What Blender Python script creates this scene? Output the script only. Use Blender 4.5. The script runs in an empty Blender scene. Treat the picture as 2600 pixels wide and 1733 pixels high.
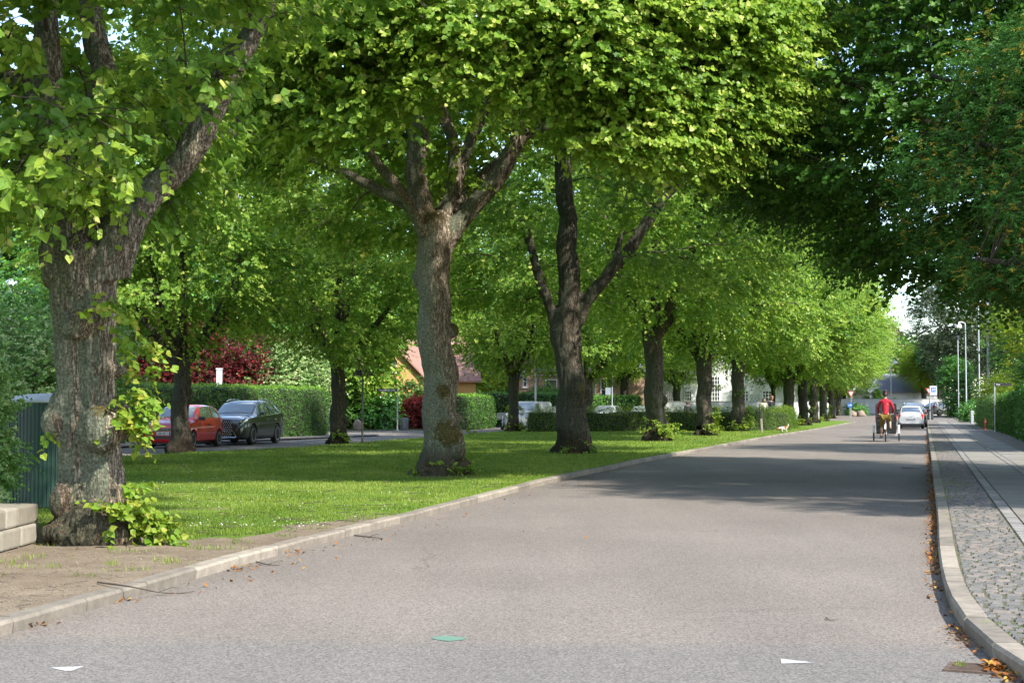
import bpy, bmesh, math, random
import numpy as np
from mathutils import Vector, Matrix, noise as mn
R = math.radians
sc = bpy.context.scene
col = sc.collection
rng = np.random.default_rng(7)
random.seed(7)

# ------------------------------------------------------------------ camera, light, exposure
F = 3800.0; HOR = 1032.0; CX, CY = 1300.0, 866.5; CAMH = 1.4
PITCH = math.atan((HOR - CY) / F)
cam = bpy.data.objects.new("camera", bpy.data.cameras.new("camera"))
col.objects.link(cam); sc.camera = cam
cam.data.sensor_width = 36.0
cam.data.lens = F / 2600 * 36
cam.data.clip_start = 0.1; cam.data.clip_end = 3000
cam.location = (0, 0, CAMH)
cam.rotation_euler = (math.pi / 2 + PITCH, 0, 0)

SUN = Vector((0.71, -0.70, 0)).normalized(); ELEV = R(43)
SUND = Vector((SUN.x * math.cos(ELEV), SUN.y * math.cos(ELEV), math.sin(ELEV)))
world = bpy.data.worlds.new("World"); sc.world = world; world.use_nodes = True
wt = world.node_tree; wt.nodes.clear()
sky = wt.nodes.new('ShaderNodeTexSky'); sky.sky_type = 'NISHITA'; sky.sun_disc = False
sky.sun_elevation = ELEV; sky.sun_rotation = math.atan2(SUN.x, SUN.y)
sky.air_density = 1.0; sky.dust_density = 0.3; sky.ozone_density = 2.0
tc = wt.nodes.new('ShaderNodeTexCoord'); mp = wt.nodes.new('ShaderNodeMapping'); mp.inputs['Scale'].default_value = (1, 1, 2.5); mp.inputs['Location'].default_value = (3.1, 1.7, 0.4)
cn = wt.nodes.new('ShaderNodeTexNoise'); cn.inputs['Scale'].default_value = 3.0; cn.inputs['Detail'].default_value = 6
cr = wt.nodes.new('ShaderNodeValToRGB'); cr.color_ramp.elements[0].position = 0.54; cr.color_ramp.elements[1].position = 0.74
cm = wt.nodes.new('ShaderNodeMixRGB'); cm.inputs[2].default_value = (9.5, 9.7, 10.0, 1)
bg = wt.nodes.new('ShaderNodeBackground'); bg.inputs['Strength'].default_value = 0.15
wo = wt.nodes.new('ShaderNodeOutputWorld')
L = wt.links.new
L(tc.outputs['Generated'], mp.inputs[0]); L(mp.outputs[0], cn.inputs['Vector']); L(cn.outputs['Fac'], cr.inputs[0])
L(cr.outputs[0], cm.inputs[0]); hz = wt.nodes.new('ShaderNodeMixRGB'); hz.blend_type = 'MULTIPLY'; hz.inputs[0].default_value = 1; hz.inputs[2].default_value = (0.98, 0.97, 0.96, 1)
L(sky.outputs[0], hz.inputs[1]); L(hz.outputs[0], cm.inputs[1]); L(cm.outputs[0], bg.inputs['Color']); L(bg.outputs[0], wo.inputs[0])
sl = bpy.data.lights.new("sun", 'SUN'); sl.energy = 3.7; sl.angle = R(1.2); sl.color = (1.0, 0.95, 0.86)
so = bpy.data.objects.new("sun", sl); col.objects.link(so)
so.rotation_euler = SUND.to_track_quat('Z', 'Y').to_euler()
sc.view_settings.view_transform = 'Standard'; sc.view_settings.look = 'None'
sc.view_settings.exposure = 1.6; sc.view_settings.gamma = 1.0
sc.render.engine = 'CYCLES'
sc.cycles.max_bounces = 7; sc.cycles.diffuse_bounces = 4; sc.cycles.transmission_bounces = 5; sc.cycles.glossy_bounces = 3
sc.cycles.transparent_max_bounces = 4
sc.cycles.use_denoising = True
sc.cycles.caustics_reflective = False; sc.cycles.caustics_refractive = False
sc.cycles.sample_clamp_indirect = 6

# ------------------------------------------------------------------ picture-to-place helpers
def ray(x, y):
    v = -(y - CY); c, s = math.cos(PITCH), math.sin(PITCH)
    return Vector((x - CX, F * c - v * s, F * s + v * c))
def G(x, y, z=0.0):
    d = ray(x, y); t = (z - CAMH) / d.z
    return Vector((d.x * t, d.y * t, z))
def P(x, y, Y):
    d = ray(x, y); t = Y / d.y
    return Vector((d.x * t, Y, CAMH + d.z * t))
def PD(x, y, Y):                 # the same from 2352-wide picture coordinates
    return P(x * 1.1054, y * 1.1054, Y)
TA = 1048.0 / F                  # the road runs off at this slope
AL = math.atan(TA)
U = Vector((math.sin(AL), math.cos(AL), 0)); NR = Vector((math.cos(AL), -math.sin(AL), 0))
def road(s, t, z=0.0):           # s metres right of the road axis line through the camera, t metres along
    return Vector((NR.x * s + U.x * t, NR.y * s + U.y * t, z))

# ------------------------------------------------------------------ object helpers
def tag(o, label=None, cat=None, group=None, kind=None):
    if label: o['label'] = label
    if cat: o['category'] = cat
    if group: o['group'] = group
    if kind: o['kind'] = kind
    return o
def empty(name, loc=(0, 0, 0), rz=0, label=None, cat=None, group=None):
    o = bpy.data.objects.new(name, None); col.objects.link(o)
    o.location = loc; o.rotation_euler = (0, 0, rz); o.empty_display_size = 0.3
    return tag(o, label, cat, group)
def link(name, me, mats=None, parent=None, loc=None, rz=None):
    o = bpy.data.objects.new(name, me); col.objects.link(o)
    if mats is not None:
        for m in (mats if isinstance(mats, (list, tuple)) else [mats]): me.materials.append(m)
    if parent is not None: o.parent = parent
    if loc is not None: o.location = loc
    if rz is not None: o.rotation_euler = (0, 0, rz)
    return o
def struct(o):
    o['kind'] = 'structure'; return o
def copy_tree(o, parent=None):
    c = o.copy(); col.objects.link(c)
    if parent is not None: c.parent = parent
    for ch in [x for x in bpy.data.objects if x.parent == o]: copy_tree(ch, c)
    return c
def npmesh(name, V, groups, attrs=None, smooth=False):
    """groups: list of (faces array n x k, material index)"""
    me = bpy.data.meshes.new(name)
    V = np.asarray(V, dtype=np.float32)
    me.vertices.add(len(V)); me.vertices.foreach_set('co', V.ravel())
    nl = sum(f.size for f, _ in groups); nf = sum(len(f) for f, _ in groups)
    me.loops.add(nl); me.polygons.add(nf)
    me.loops.foreach_set('vertex_index', np.concatenate([f.ravel() for f, _ in groups]).astype(np.int32))
    tot = np.concatenate([np.full(len(f), f.shape[1]) for f, _ in groups]).astype(np.int32)
    me.polygons.foreach_set('loop_start', (np.cumsum(tot) - tot).astype(np.int32))
    me.polygons.foreach_set('material_index', np.concatenate([np.full(len(f), m) for f, m in groups]).astype(np.int32))
    me.polygons.foreach_set('use_smooth', np.full(nf, smooth))
    for k, a in (attrs or {}).items():
        at = me.attributes.new(k, 'FLOAT', 'POINT'); at.data.foreach_set('value', np.asarray(a, dtype=np.float32))
    me.update(calc_edges=True)
    return me
class MB:
    """collects simple shapes into one mesh"""
    def __init__(s): s.bm = bmesh.new()
    def box(s, c, size, rz=0, bevel=0.0, M=None):
        r = bmesh.ops.create_cube(s.bm, size=1.0); vs = r['verts']
        bmesh.ops.scale(s.bm, vec=size, verts=vs)
        if bevel > 0:
            es = list({e for v in vs for e in v.link_edges})
            r2 = bmesh.ops.bevel(s.bm, geom=es, offset=bevel, segments=2, affect='EDGES', profile=0.6)
            vs = list({v for f in r2['faces'] for v in f.verts} | {v for v in vs if v.is_valid})
        m = Matrix.Translation(c) @ Matrix.Rotation(rz, 4, 'Z')
        if M is not None: m = M @ m
        bmesh.ops.transform(s.bm, matrix=m, verts=vs); return s
    def cyl(s, a, b, r1, r2=None, n=12, caps=True):
        a, b = Vector(a), Vector(b); d = b - a
        if r2 is None: r2 = r1
        q = d.to_track_quat('Z', 'Y').to_matrix().to_4x4()
        m = Matrix.Translation((a + b) / 2) @ q
        bmesh.ops.create_cone(s.bm, cap_ends=caps, cap_tris=False, segments=n, radius1=r1, radius2=max(r2, 1e-4), depth=d.length, matrix=m); return s
    def tube(s, pts, r, n=8, taper=1.0):
        pts = [Vector(p) for p in pts]; k = len(pts); rings = []
        rr = [r[i] for i in range(k)] if isinstance(r, (list, tuple)) else [r * (1 + (taper - 1) * i / (k - 1)) for i in range(k)]
        up = None
        for i, p in enumerate(pts):
            d = (pts[min(i + 1, k - 1)] - pts[max(i - 1, 0)]).normalized()
            if up is None:
                up = Vector((0, 0, 1)) if abs(d.z) < 0.9 else Vector((1, 0, 0))
            x = d.cross(up).normalized(); y = x.cross(d).normalized(); up = y
            rings.append([s.bm.verts.new(p + (x * math.cos(2 * math.pi * j / n) + y * math.sin(2 * math.pi * j / n)) * rr[i]) for j in range(n)])
        for i in range(k - 1):
            for j in range(n):
                s.bm.faces.new((rings[i][j], rings[i][(j + 1) % n], rings[i + 1][(j + 1) % n], rings[i + 1][j]))
        s.bm.faces.new(rings[0][::-1]); s.bm.faces.new(rings[-1]); return s
    def sph(s, c, r, seg=16, rot=None):
        if not hasattr(r, '__len__'): r = (r, r, r)
        m = Matrix.Translation(c) @ (rot or Matrix.Identity(4)) @ Matrix.Diagonal((r[0], r[1], r[2], 1))
        bmesh.ops.create_uvsphere(s.bm, u_segments=seg, v_segments=max(6, seg * 2 // 3), radius=1, matrix=m); return s
    def lathe(s, prof, c=(0, 0, 0), n=24):
        rings = [[s.bm.verts.new((c[0] + r * math.cos(2 * math.pi * j / n), c[1] + r * math.sin(2 * math.pi * j / n), c[2] + z)) for j in range(n)] for r, z in prof]
        for i in range(len(prof) - 1):
            for j in range(n):
                s.bm.faces.new((rings[i][j], rings[i][(j + 1) % n], rings[i + 1][(j + 1) % n], rings[i + 1][j]))
        if prof[0][0] > 1e-3: s.bm.faces.new(rings[0][::-1])
        if prof[-1][0] > 1e-3: s.bm.faces.new(rings[-1])
        return s
    def prism(s, pts, d):
        """polygon given in 3-D extruded by vector d"""
        d = Vector(d)
        a = [s.bm.verts.new(Vector(p)) for p in pts]; b = [s.bm.verts.new(Vector(p) + d) for p in pts]
        s.bm.faces.new(a); s.bm.faces.new(b[::-1]); n = len(a)
        for i in range(n): s.bm.faces.new((a[i], b[i], b[(i + 1) % n], a[(i + 1) % n]))
        return s
    def face(s, pts):
        s.bm.faces.new([s.bm.verts.new(Vector(p)) for p in pts]); return s
    def mesh(s, name='m', smooth=False, recalc=True):
        if recalc: bmesh.ops.recalc_face_normals(s.bm, faces=s.bm.faces)
        me = bpy.data.meshes.new(name); s.bm.to_mesh(me); s.bm.free()
        if smooth:
            me.polygons.foreach_set('use_smooth', [True] * len(me.polygons))
            try: me.set_sharp_from_angle(angle=R(38))
            except Exception: pass
        return me
    def build(s, name, mat_, parent=None, smooth=False, loc=None, rz=None):
        return link(name, s.mesh(name, smooth), mat_, parent, loc, rz)
def bake(me, mods):
    """apply modifiers given as [(type, {props})] and return the new mesh"""
    o = bpy.data.objects.new('tmp', me); col.objects.link(o)
    for t, pr in mods:
        m = o.modifiers.new(t, t)
        for k, v in pr.items(): setattr(m, k, v)
    bpy.context.view_layer.update()
    ev = o.evaluated_get(bpy.context.evaluated_depsgraph_get())
    r = bpy.data.meshes.new_from_object(ev)
    bpy.data.objects.remove(o); return r
def text_mesh(txt, size, depth=0.002):
    c = bpy.data.curves.new('txt', 'FONT'); c.body = txt; c.size = size; c.extrude = depth; c.offset = size * 0.008; c.align_x = 'CENTER'; c.align_y = 'CENTER'
    o = bpy.data.objects.new('txt', c); col.objects.link(o)
    bpy.context.view_layer.update()
    me = bpy.data.meshes.new_from_object(o.evaluated_get(bpy.context.evaluated_depsgraph_get()))
    bpy.data.objects.remove(o); return me

# ------------------------------------------------------------------ materials
def nt(name):
    m = bpy.data.materials.new(name); m.use_nodes = True; t = m.node_tree
    return m, t, t.nodes['Principled BSDF'], t.links.new
def mat(name, c, rough=0.7, metal=0.0, var=0.0, scale=5.0, bump=0.0, bscale=None, spec=0.5, coat=0.0, c2=None, stretch=None):
    m, t, b, K = nt(name)
    b.inputs['Base Color'].default_value = (*c, 1); b.inputs['Roughness'].default_value = rough
    b.inputs['Metallic'].default_value = metal; b.inputs['Specular IOR Level'].default_value = spec
    if coat: b.inputs['Coat Weight'].default_value = coat; b.inputs['Coat Roughness'].default_value = 0.05
    if var or c2 or bump:
        tcn = t.nodes.new('ShaderNodeTexCoord'); mpn = t.nodes.new('ShaderNodeMapping')
        if stretch: mpn.inputs['Scale'].default_value = stretch
        K(tcn.outputs['Object'], mpn.inputs[0])
        n = t.nodes.new('ShaderNodeTexNoise'); n.inputs['Scale'].default_value = scale; n.inputs['Detail'].default_value = 5; n.inputs['Roughness'].default_value = 0.65
        K(mpn.outputs[0], n.inputs['Vector'])
        if var or c2:
            r = t.nodes.new('ShaderNodeValToRGB'); e = r.color_ramp.elements
            e[0].position = 0.32; e[1].position = 0.68
            if c2: e[0].color = (*c2, 1); e[1].color = (*c, 1)
            else:
                e[0].color = (*[x * (1 - var) for x in c], 1); e[1].color = (*[min(1, x * (1 + var)) for x in c], 1)
            K(n.outputs['Fac'], r.inputs[0]); K(r.outputs[0], b.inputs['Base Color'])
        if bump:
            n2 = t.nodes.new('ShaderNodeTexNoise'); n2.inputs['Scale'].default_value = bscale or scale * 4; n2.inputs['Detail'].default_value = 4
            K(mpn.outputs[0], n2.inputs['Vector'])
            bp = t.nodes.new('ShaderNodeBump'); bp.inputs['Strength'].default_value = bump; bp.inputs['Distance'].default_value = 0.02
            K(n2.outputs['Fac'], bp.inputs['Height']); K(bp.outputs[0], b.inputs['Normal'])
    return m
def leafmat(name, stops, trans=0.45, tcol=(0.30, 0.50, 0.04), rough=0.45, spec=0.28):
    """stops: [(pos,(r,g,b))] looked up with the per-leaf 'tint' attribute"""
    m, t, b, K = nt(name)
    a = t.nodes.new('ShaderNodeAttribute'); a.attribute_name = 'tint'
    r = t.nodes.new('ShaderNodeValToRGB'); e = r.color_ramp.elements
    while len(e) < len(stops): e.new(0.5)
    for i, (p, c) in enumerate(stops): e[i].position = p; e[i].color = (*c, 1)
    K(a.outputs['Fac'], r.inputs[0]); K(r.outputs[0], b.inputs['Base Color'])
    b.inputs['Roughness'].default_value = rough; b.inputs['Specular IOR Level'].default_value = spec
    tr = t.nodes.new('ShaderNodeBsdfTranslucent'); mx = t.nodes.new('ShaderNodeMixShader'); mx.inputs[0].default_value = trans
    mc = t.nodes.new('ShaderNodeMixRGB'); mc.blend_type = 'MIX'; mc.inputs[0].default_value = 0.6; mc.inputs[2].default_value = (*tcol, 1)
    K(r.outputs[0], mc.inputs[1]); K(mc.outputs[0], tr.inputs['Color'])
    K(b.outputs[0], mx.inputs[1]); K(tr.outputs[0], mx.inputs[2]); K(mx.outputs[0], t.nodes['Material Output'].inputs['Surface'])
    return m
def tintmat(name, stops, rough=0.85, nscale=6.0, nvar=0.25, bump=0.3, bscale=60):
    """stone-by-stone colour from 'tint' times noise"""
    m, t, b, K = nt(name)
    a = t.nodes.new('ShaderNodeAttribute'); a.attribute_name = 'tint'
    r = t.nodes.new('ShaderNodeValToRGB'); e = r.color_ramp.elements
    while len(e) < len(stops): e.new(0.5)
    for i, (p, c) in enumerate(stops): e[i].position = p; e[i].color = (*c, 1)
    K(a.outputs['Fac'], r.inputs[0])
    tcn = t.nodes.new('ShaderNodeTexCoord'); n = t.nodes.new('ShaderNodeTexNoise'); n.inputs['Scale'].default_value = nscale; n.inputs['Detail'].default_value = 6; n.inputs['Roughness'].default_value = 0.7
    K(tcn.outputs['Object'], n.inputs['Vector'])
    mr = t.nodes.new('ShaderNodeMapRange'); mr.inputs[1].default_value = 0.3; mr.inputs[2].default_value = 0.7; mr.inputs[3].default_value = 1 - nvar; mr.inputs[4].default_value = 1 + nvar
    K(n.outputs['Fac'], mr.inputs[0])
    mu = t.nodes.new('ShaderNodeMixRGB'); mu.blend_type = 'MULTIPLY'; mu.inputs[0].default_value = 1
    K(r.outputs[0], mu.inputs[1]); K(mr.outputs[0], mu.inputs[2]); K(mu.outputs[0], b.inputs['Base Color'])
    n2 = t.nodes.new('ShaderNodeTexNoise'); n2.inputs['Scale'].default_value = bscale; n2.inputs['Detail'].default_value = 3
    K(tcn.outputs['Object'], n2.inputs['Vector']); bp = t.nodes.new('ShaderNodeBump'); bp.inputs['Strength'].default_value = bump; bp.inputs['Distance'].default_value = 0.01
    K(n2.outputs['Fac'], bp.inputs['Height']); K(bp.outputs[0], b.inputs['Normal'])
    b.inputs['Roughness'].default_value = rough
    return m
def asphalt():
    m, t, b, K = nt('asphalt')
    tcn = t.nodes.new('ShaderNodeTexCoord')
    def noise(s, d=3, rgh=0.5, st=None):
        n = t.nodes.new('ShaderNodeTexNoise'); n.inputs['Scale'].default_value = s; n.inputs['Detail'].default_value = d; n.inputs['Roughness'].default_value = rgh
        if st:
            mm = t.nodes.new('ShaderNodeMapping'); mm.inputs['Scale'].default_value = st; mm.inputs['Rotation'].default_value = (0, 0, AL)
            K(tcn.outputs['Object'], mm.inputs[0]); K(mm.outputs[0], n.inputs['Vector'])
        else: K(tcn.outputs['Object'], n.inputs['Vector'])
        return n
    def ramp(src, a, b_, c0, c1):
        r = t.nodes.new('ShaderNodeValToRGB'); e = r.color_ramp.elements; e[0].position = a; e[1].position = b_
        e[0].color = (*c0, 1); e[1].color = (*c1, 1); K(src, r.inputs[0]); return r
    big = ramp(noise(0.35, 4).outputs['Fac'], 0.35, 0.68, (0.140, 0.122, 0.107), (0.168, 0.147, 0.130))
    streak = ramp(noise(0.8, 5, 0.6, (1.2, 0.12, 1)).outputs['Fac'], 0.35, 0.65, (0.9, 0.9, 0.91), (1.06, 1.05, 1.04))
    vo = t.nodes.new('ShaderNodeTexVoronoi'); vo.inputs['Scale'].default_value = 95; K(tcn.outputs['Object'], vo.inputs['Vector'])
    bw = t.nodes.new('ShaderNodeRGBToBW'); K(vo.outputs['Color'], bw.inputs[0])
    gr = ramp(bw.outputs[0], 0.2, 0.8, (0.62, 0.62, 0.62), (1.42, 1.40, 1.38))
    fine = ramp(noise(30, 3, 0.8).outputs['Fac'], 0.3, 0.7, (0.86, 0.86, 0.86), (1.14, 1.14, 1.14))
    # the newer, greyer patch laid across the road mouth
    sx = t.nodes.new('ShaderNodeSeparateXYZ'); K(tcn.outputs['Object'], sx.inputs[0])
    nb = noise(1.2, 3); ad = t.nodes.new('ShaderNodeMath'); ad.operation = 'MULTIPLY_ADD'; ad.inputs[1].default_value = 0.35
    K(nb.outputs['Fac'], ad.inputs[0]); K(sx.outputs['Y'], ad.inputs[2])
    a2 = t.nodes.new('ShaderNodeMath'); a2.operation = 'MULTIPLY_ADD'; a2.inputs[1].default_value = 0.055; K(sx.outputs['X'], a2.inputs[0]); K(ad.outputs[0], a2.inputs[2])
    pr = ramp(a2.outputs[0], 0.0, 1.0, (1, 1, 1), (0, 0, 0)); mr = t.nodes.new('ShaderNodeMapRange'); mr.inputs[1].default_value = 8.85; mr.inputs[2].default_value = 9.3
    K(a2.outputs[0], mr.inputs[0]); K(mr.outputs[0], pr.inputs[0])
    mix = t.nodes.new('ShaderNodeMixRGB'); mix.inputs[2].default_value = (0.130, 0.121, 0.111, 1); K(pr.outputs[0], mix.inputs[0]); K(big.outputs[0], mix.inputs[1])
    wv = t.nodes.new('ShaderNodeVectorMath'); wv.operation = 'MULTIPLY_ADD'; wv.inputs[1].default_value = (0.9, 0.9, 0); K(noise(1.1, 5, 0.7).outputs['Color'], wv.inputs[0]); K(tcn.outputs['Object'], wv.inputs[2])
    vc = t.nodes.new('ShaderNodeTexVoronoi'); vc.feature = 'DISTANCE_TO_EDGE'; vc.inputs['Scale'].default_value = 0.16; K(wv.outputs[0], vc.inputs['Vector'])
    ck = ramp(vc.outputs['Distance'], 0.0009, 0.0026, (0.66, 0.65, 0.64), (1, 1, 1))
    cmask = ramp(noise(0.5, 2).outputs['Fac'], 0.50, 0.58, (0, 0, 0), (1, 1, 1)); ckm = t.nodes.new('ShaderNodeMixRGB'); ckm.inputs[1].default_value = (1, 1, 1, 1); K(cmask.outputs[0], ckm.inputs[0]); K(ck.outputs[0], ckm.inputs[2])
    stain = ramp(noise(0.9, 6, 0.7).outputs['Fac'], 0.60, 0.74, (1, 1, 1), (0.84, 0.83, 0.81))
    cur = mix.outputs[0]
    for r in (streak, gr, fine, ckm, stain):
        mu = t.nodes.new('ShaderNodeMixRGB'); mu.blend_type = 'MULTIPLY'; mu.inputs[0].default_value = 1
        K(cur, mu.inputs[1]); K(r.outputs[0], mu.inputs[2]); cur = mu.outputs[0]
    K(cur, b.inputs['Base Color']); b.inputs['Roughness'].default_value = 0.9; b.inputs['Specular IOR Level'].default_value = 0.35
    bp = t.nodes.new('ShaderNodeBump'); bp.inputs['Strength'].default_value = 0.5; bp.inputs['Distance'].default_value = 0.006
    K(bw.outputs[0], bp.inputs['Height']); K(bp.outputs[0], b.inputs['Normal'])
    return m
def barkmat(name, light, dark, algae, amt=0.5, sc_=1.0):
    m, t, b, K = nt(name)
    tcn = t.nodes.new('ShaderNodeTexCoord'); mp_ = t.nodes.new('ShaderNodeMapping'); mp_.inputs['Scale'].default_value = (1, 1, 0.14)
    K(tcn.outputs['Object'], mp_.inputs[0])
    ws = t.nodes.new('ShaderNodeTexNoise'); ws.inputs['Scale'].default_value = 3.5; ws.inputs['Detail'].default_value = 2; K(tcn.outputs['Object'], ws.inputs['Vector'])
    va = t.nodes.new('ShaderNodeVectorMath'); va.operation = 'MULTIPLY_ADD'; va.inputs[1].default_value = (0.10, 0.10, 0.02)
    K(ws.outputs['Color'], va.inputs[0]); K(mp_.outputs[0], va.inputs[2])
    n = t.nodes.new('ShaderNodeTexNoise'); n.inputs['Scale'].default_value = 26 * sc_; n.inputs['Detail'].default_value = 5; n.inputs['Roughness'].default_value = 0.62
    n.noise_type = 'RIDGED_MULTIFRACTAL' if False else 'FBM'
    K(va.outputs[0], n.inputs['Vector'])
    ab = t.nodes.new('ShaderNodeMath'); ab.operation = 'SUBTRACT'; ab.inputs[1].default_value = 0.5; K(n.outputs['Fac'], ab.inputs[0])
    ab2 = t.nodes.new('ShaderNodeMath'); ab2.operation = 'ABSOLUTE'; K(ab.outputs[0], ab2.inputs[0])
    r = t.nodes.new('ShaderNodeValToRGB'); e = r.color_ramp.elements; e[0].position = 0.0; e[1].position = 0.09
    e[0].color = (*dark, 1); e[1].color = (*light, 1); K(ab2.outputs[0], r.inputs[0])
    # flaky lichen speckle
    n3 = t.nodes.new('ShaderNodeTexNoise'); n3.inputs['Scale'].default_value = 38; n3.inputs['Detail'].default_value = 4; K(tcn.outputs['Object'], n3.inputs['Vector'])
    r3 = t.nodes.new('ShaderNodeValToRGB'); r3.color_ramp.elements[0].position = 0.4; r3.color_ramp.elements[1].position = 0.66
    r3.color_ramp.elements[0].color = (0.62, 0.6, 0.58, 1); r3.color_ramp.elements[1].color = (1.35, 1.33, 1.3, 1); K(n3.outputs['Fac'], r3.inputs[0])
    mu = t.nodes.new('ShaderNodeMixRGB'); mu.blend_type = 'MULTIPLY'; mu.inputs[0].default_value = 1; K(r.outputs[0], mu.inputs[1]); K(r3.outputs[0], mu.inputs[2])
    # green algae film on the west side of the stem
    ge = t.nodes.new('ShaderNodeNewGeometry'); dt = t.nodes.new('ShaderNodeVectorMath'); dt.operation = 'DOT_PRODUCT'; dt.inputs[1].default_value = (-0.75, -0.62, -0.1)
    K(ge.outputs['Normal'], dt.inputs[0])
    n4 = t.nodes.new('ShaderNodeTexNoise'); n4.inputs['Scale'].default_value = 1.6; n4.inputs['Detail'].default_value = 4; K(mp_.outputs[0], n4.inputs['Vector'])
    s4 = t.nodes.new('ShaderNodeMath'); s4.operation = 'MULTIPLY_ADD'; s4.inputs[1].default_value = 2.4; s4.inputs[2].default_value = -1.25; K(n4.outputs['Fac'], s4.inputs[0])
    s5 = t.nodes.new('ShaderNodeMath'); s5.operation = 'ADD'; K(dt.outputs['Value'], s5.inputs[0]); K(s4.outputs[0], s5.inputs[1])
    r5 = t.nodes.new('ShaderNodeValToRGB'); r5.color_ramp.elements[0].position = 0.22; r5.color_ramp.elements[1].position = 0.42
    r5.color_ramp.elements[1].color = (amt, amt, amt, 1); K(s5.outputs[0], r5.inputs[0])
    mx = t.nodes.new('ShaderNodeMixRGB'); K(r5.outputs[0], mx.inputs[0]); K(mu.outputs[0], mx.inputs[1]); 
    mg = t.nodes.new('ShaderNodeMixRGB'); mg.blend_type = 'MULTIPLY'; mg.inputs[0].default_value = 1; mg.inputs[1].default_value = (*algae, 1); K(r3.outputs[0], mg.inputs[2]); K(mg.outputs[0], mx.inputs[2])
    # brown-green moss, on ledges and by attribute
    at = t.nodes.new('ShaderNodeAttribute'); at.attribute_name = 'moss'
    n6 = t.nodes.new('ShaderNodeTexNoise'); n6.inputs['Scale'].default_value = 9; n6.inputs['Detail'].default_value = 4; K(tcn.outputs['Object'], n6.inputs['Vector'])
    m6 = t.nodes.new('ShaderNodeMath'); m6.operation = 'MULTIPLY_ADD'; m6.inputs[1].default_value = 1.0; K(at.outputs['Fac'], m6.inputs[0]); K(n6.outputs['Fac'], m6.inputs[2])
    r6 = t.nodes.new('ShaderNodeValToRGB'); r6.color_ramp.elements[0].position = 0.84; r6.color_ramp.elements[1].position = 1.0; K(m6.outputs[0], r6.inputs[0])
    r7 = t.nodes.new('ShaderNodeValToRGB'); r7.color_ramp.elements[0].color = (0.05, 0.04, 0.018, 1); r7.color_ramp.elements[1].color = (0.15, 0.125, 0.04, 1)
    r7.color_ramp.elements[0].position = 0.35; r7.color_ramp.elements[1].position = 0.7; K(n3.outputs['Fac'], r7.inputs[0])
    mm = t.nodes.new('ShaderNodeMixRGB'); K(r6.outputs[0], mm.inputs[0]); K(mx.outputs[0], mm.inputs[1]); K(r7.outputs[0], mm.inputs[2])
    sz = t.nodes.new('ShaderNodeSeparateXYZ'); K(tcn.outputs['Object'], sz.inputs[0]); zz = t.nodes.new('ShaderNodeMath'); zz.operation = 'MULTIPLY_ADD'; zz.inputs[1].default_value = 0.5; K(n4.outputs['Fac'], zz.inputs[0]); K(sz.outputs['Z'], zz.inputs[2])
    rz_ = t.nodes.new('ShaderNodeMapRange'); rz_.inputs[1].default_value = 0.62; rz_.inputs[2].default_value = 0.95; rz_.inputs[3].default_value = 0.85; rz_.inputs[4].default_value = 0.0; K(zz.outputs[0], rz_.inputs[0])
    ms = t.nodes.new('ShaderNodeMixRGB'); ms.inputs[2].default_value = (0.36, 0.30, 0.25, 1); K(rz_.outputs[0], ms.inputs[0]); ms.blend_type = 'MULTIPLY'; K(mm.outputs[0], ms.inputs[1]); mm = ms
    K(mm.outputs[0], b.inputs['Base Color']); b.inputs['Roughness'].default_value = 0.92; b.inputs['Specular IOR Level'].default_value = 0.2
    hh = t.nodes.new('ShaderNodeMath'); hh.operation = 'MINIMUM'; hh.inputs[1].default_value = 0.12; K(ab2.outputs[0], hh.inputs[0])
    h2 = t.nodes.new('ShaderNodeMath'); h2.operation = 'MULTIPLY_ADD'; h2.inputs[1].default_value = 0.04; K(n3.outputs['Fac'], h2.inputs[0]); K(hh.outputs[0], h2.inputs[2])
    bp = t.nodes.new('ShaderNodeBump'); bp.inputs['Strength'].default_value = 0.9; bp.inputs['Distance'].default_value = 0.14
    K(h2.outputs[0], bp.inputs['Height']); K(bp.outputs[0], b.inputs['Normal'])
    return m
def brick(name, c1, c2, mortar, scale=1.0, axis='XZ', bw=0.24, bh=0.07):
    m, t, b, K = nt(name)
    tcn = t.nodes.new('ShaderNodeTexCoord'); sx = t.nodes.new('ShaderNodeSeparateXYZ'); cx = t.nodes.new('ShaderNodeCombineXYZ')
    K(tcn.outputs['Object'], sx.inputs[0])
    ad = t.nodes.new('ShaderNodeMath'); ad.operation = 'ADD'; K(sx.outputs['X'], ad.inputs[0]); K(sx.outputs['Y'], ad.inputs[1]); K(ad.outputs[0], cx.inputs[0])
    K(sx.outputs['Z'], cx.inputs[1])
    br = t.nodes.new('ShaderNodeTexBrick'); br.inputs['Scale'].default_value = 1; br.inputs['Brick Width'].default_value = bw * scale; br.inputs['Row Height'].default_value = bh * scale
    br.inputs['Mortar Size'].default_value = 0.012 * scale; br.inputs['Color1'].default_value = (*c1, 1); br.inputs['Color2'].default_value = (*c2, 1); br.inputs['Mortar'].default_value = (*mortar, 1)
    K(cx.outputs[0], br.inputs['Vector']); K(br.outputs['Color'], b.inputs['Base Color']); b.inputs['Roughness'].default_value = 0.85
    return m
M = {}
M['asphalt'] = asphalt()
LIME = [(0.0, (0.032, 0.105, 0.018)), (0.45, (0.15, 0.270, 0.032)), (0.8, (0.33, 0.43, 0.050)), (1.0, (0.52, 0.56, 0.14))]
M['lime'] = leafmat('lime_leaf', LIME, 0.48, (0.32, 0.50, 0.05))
M['limedark'] = leafmat('lime_leaf_painted_shade', [(0.0, (0.026, 0.080, 0.012)), (0.5, (0.060, 0.150, 0.020)), (1.0, (0.15, 0.28, 0.03))], 0.38, (0.14, 0.30, 0.02))  # shade inside the right-hand crown put into darker leaf colours
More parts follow.
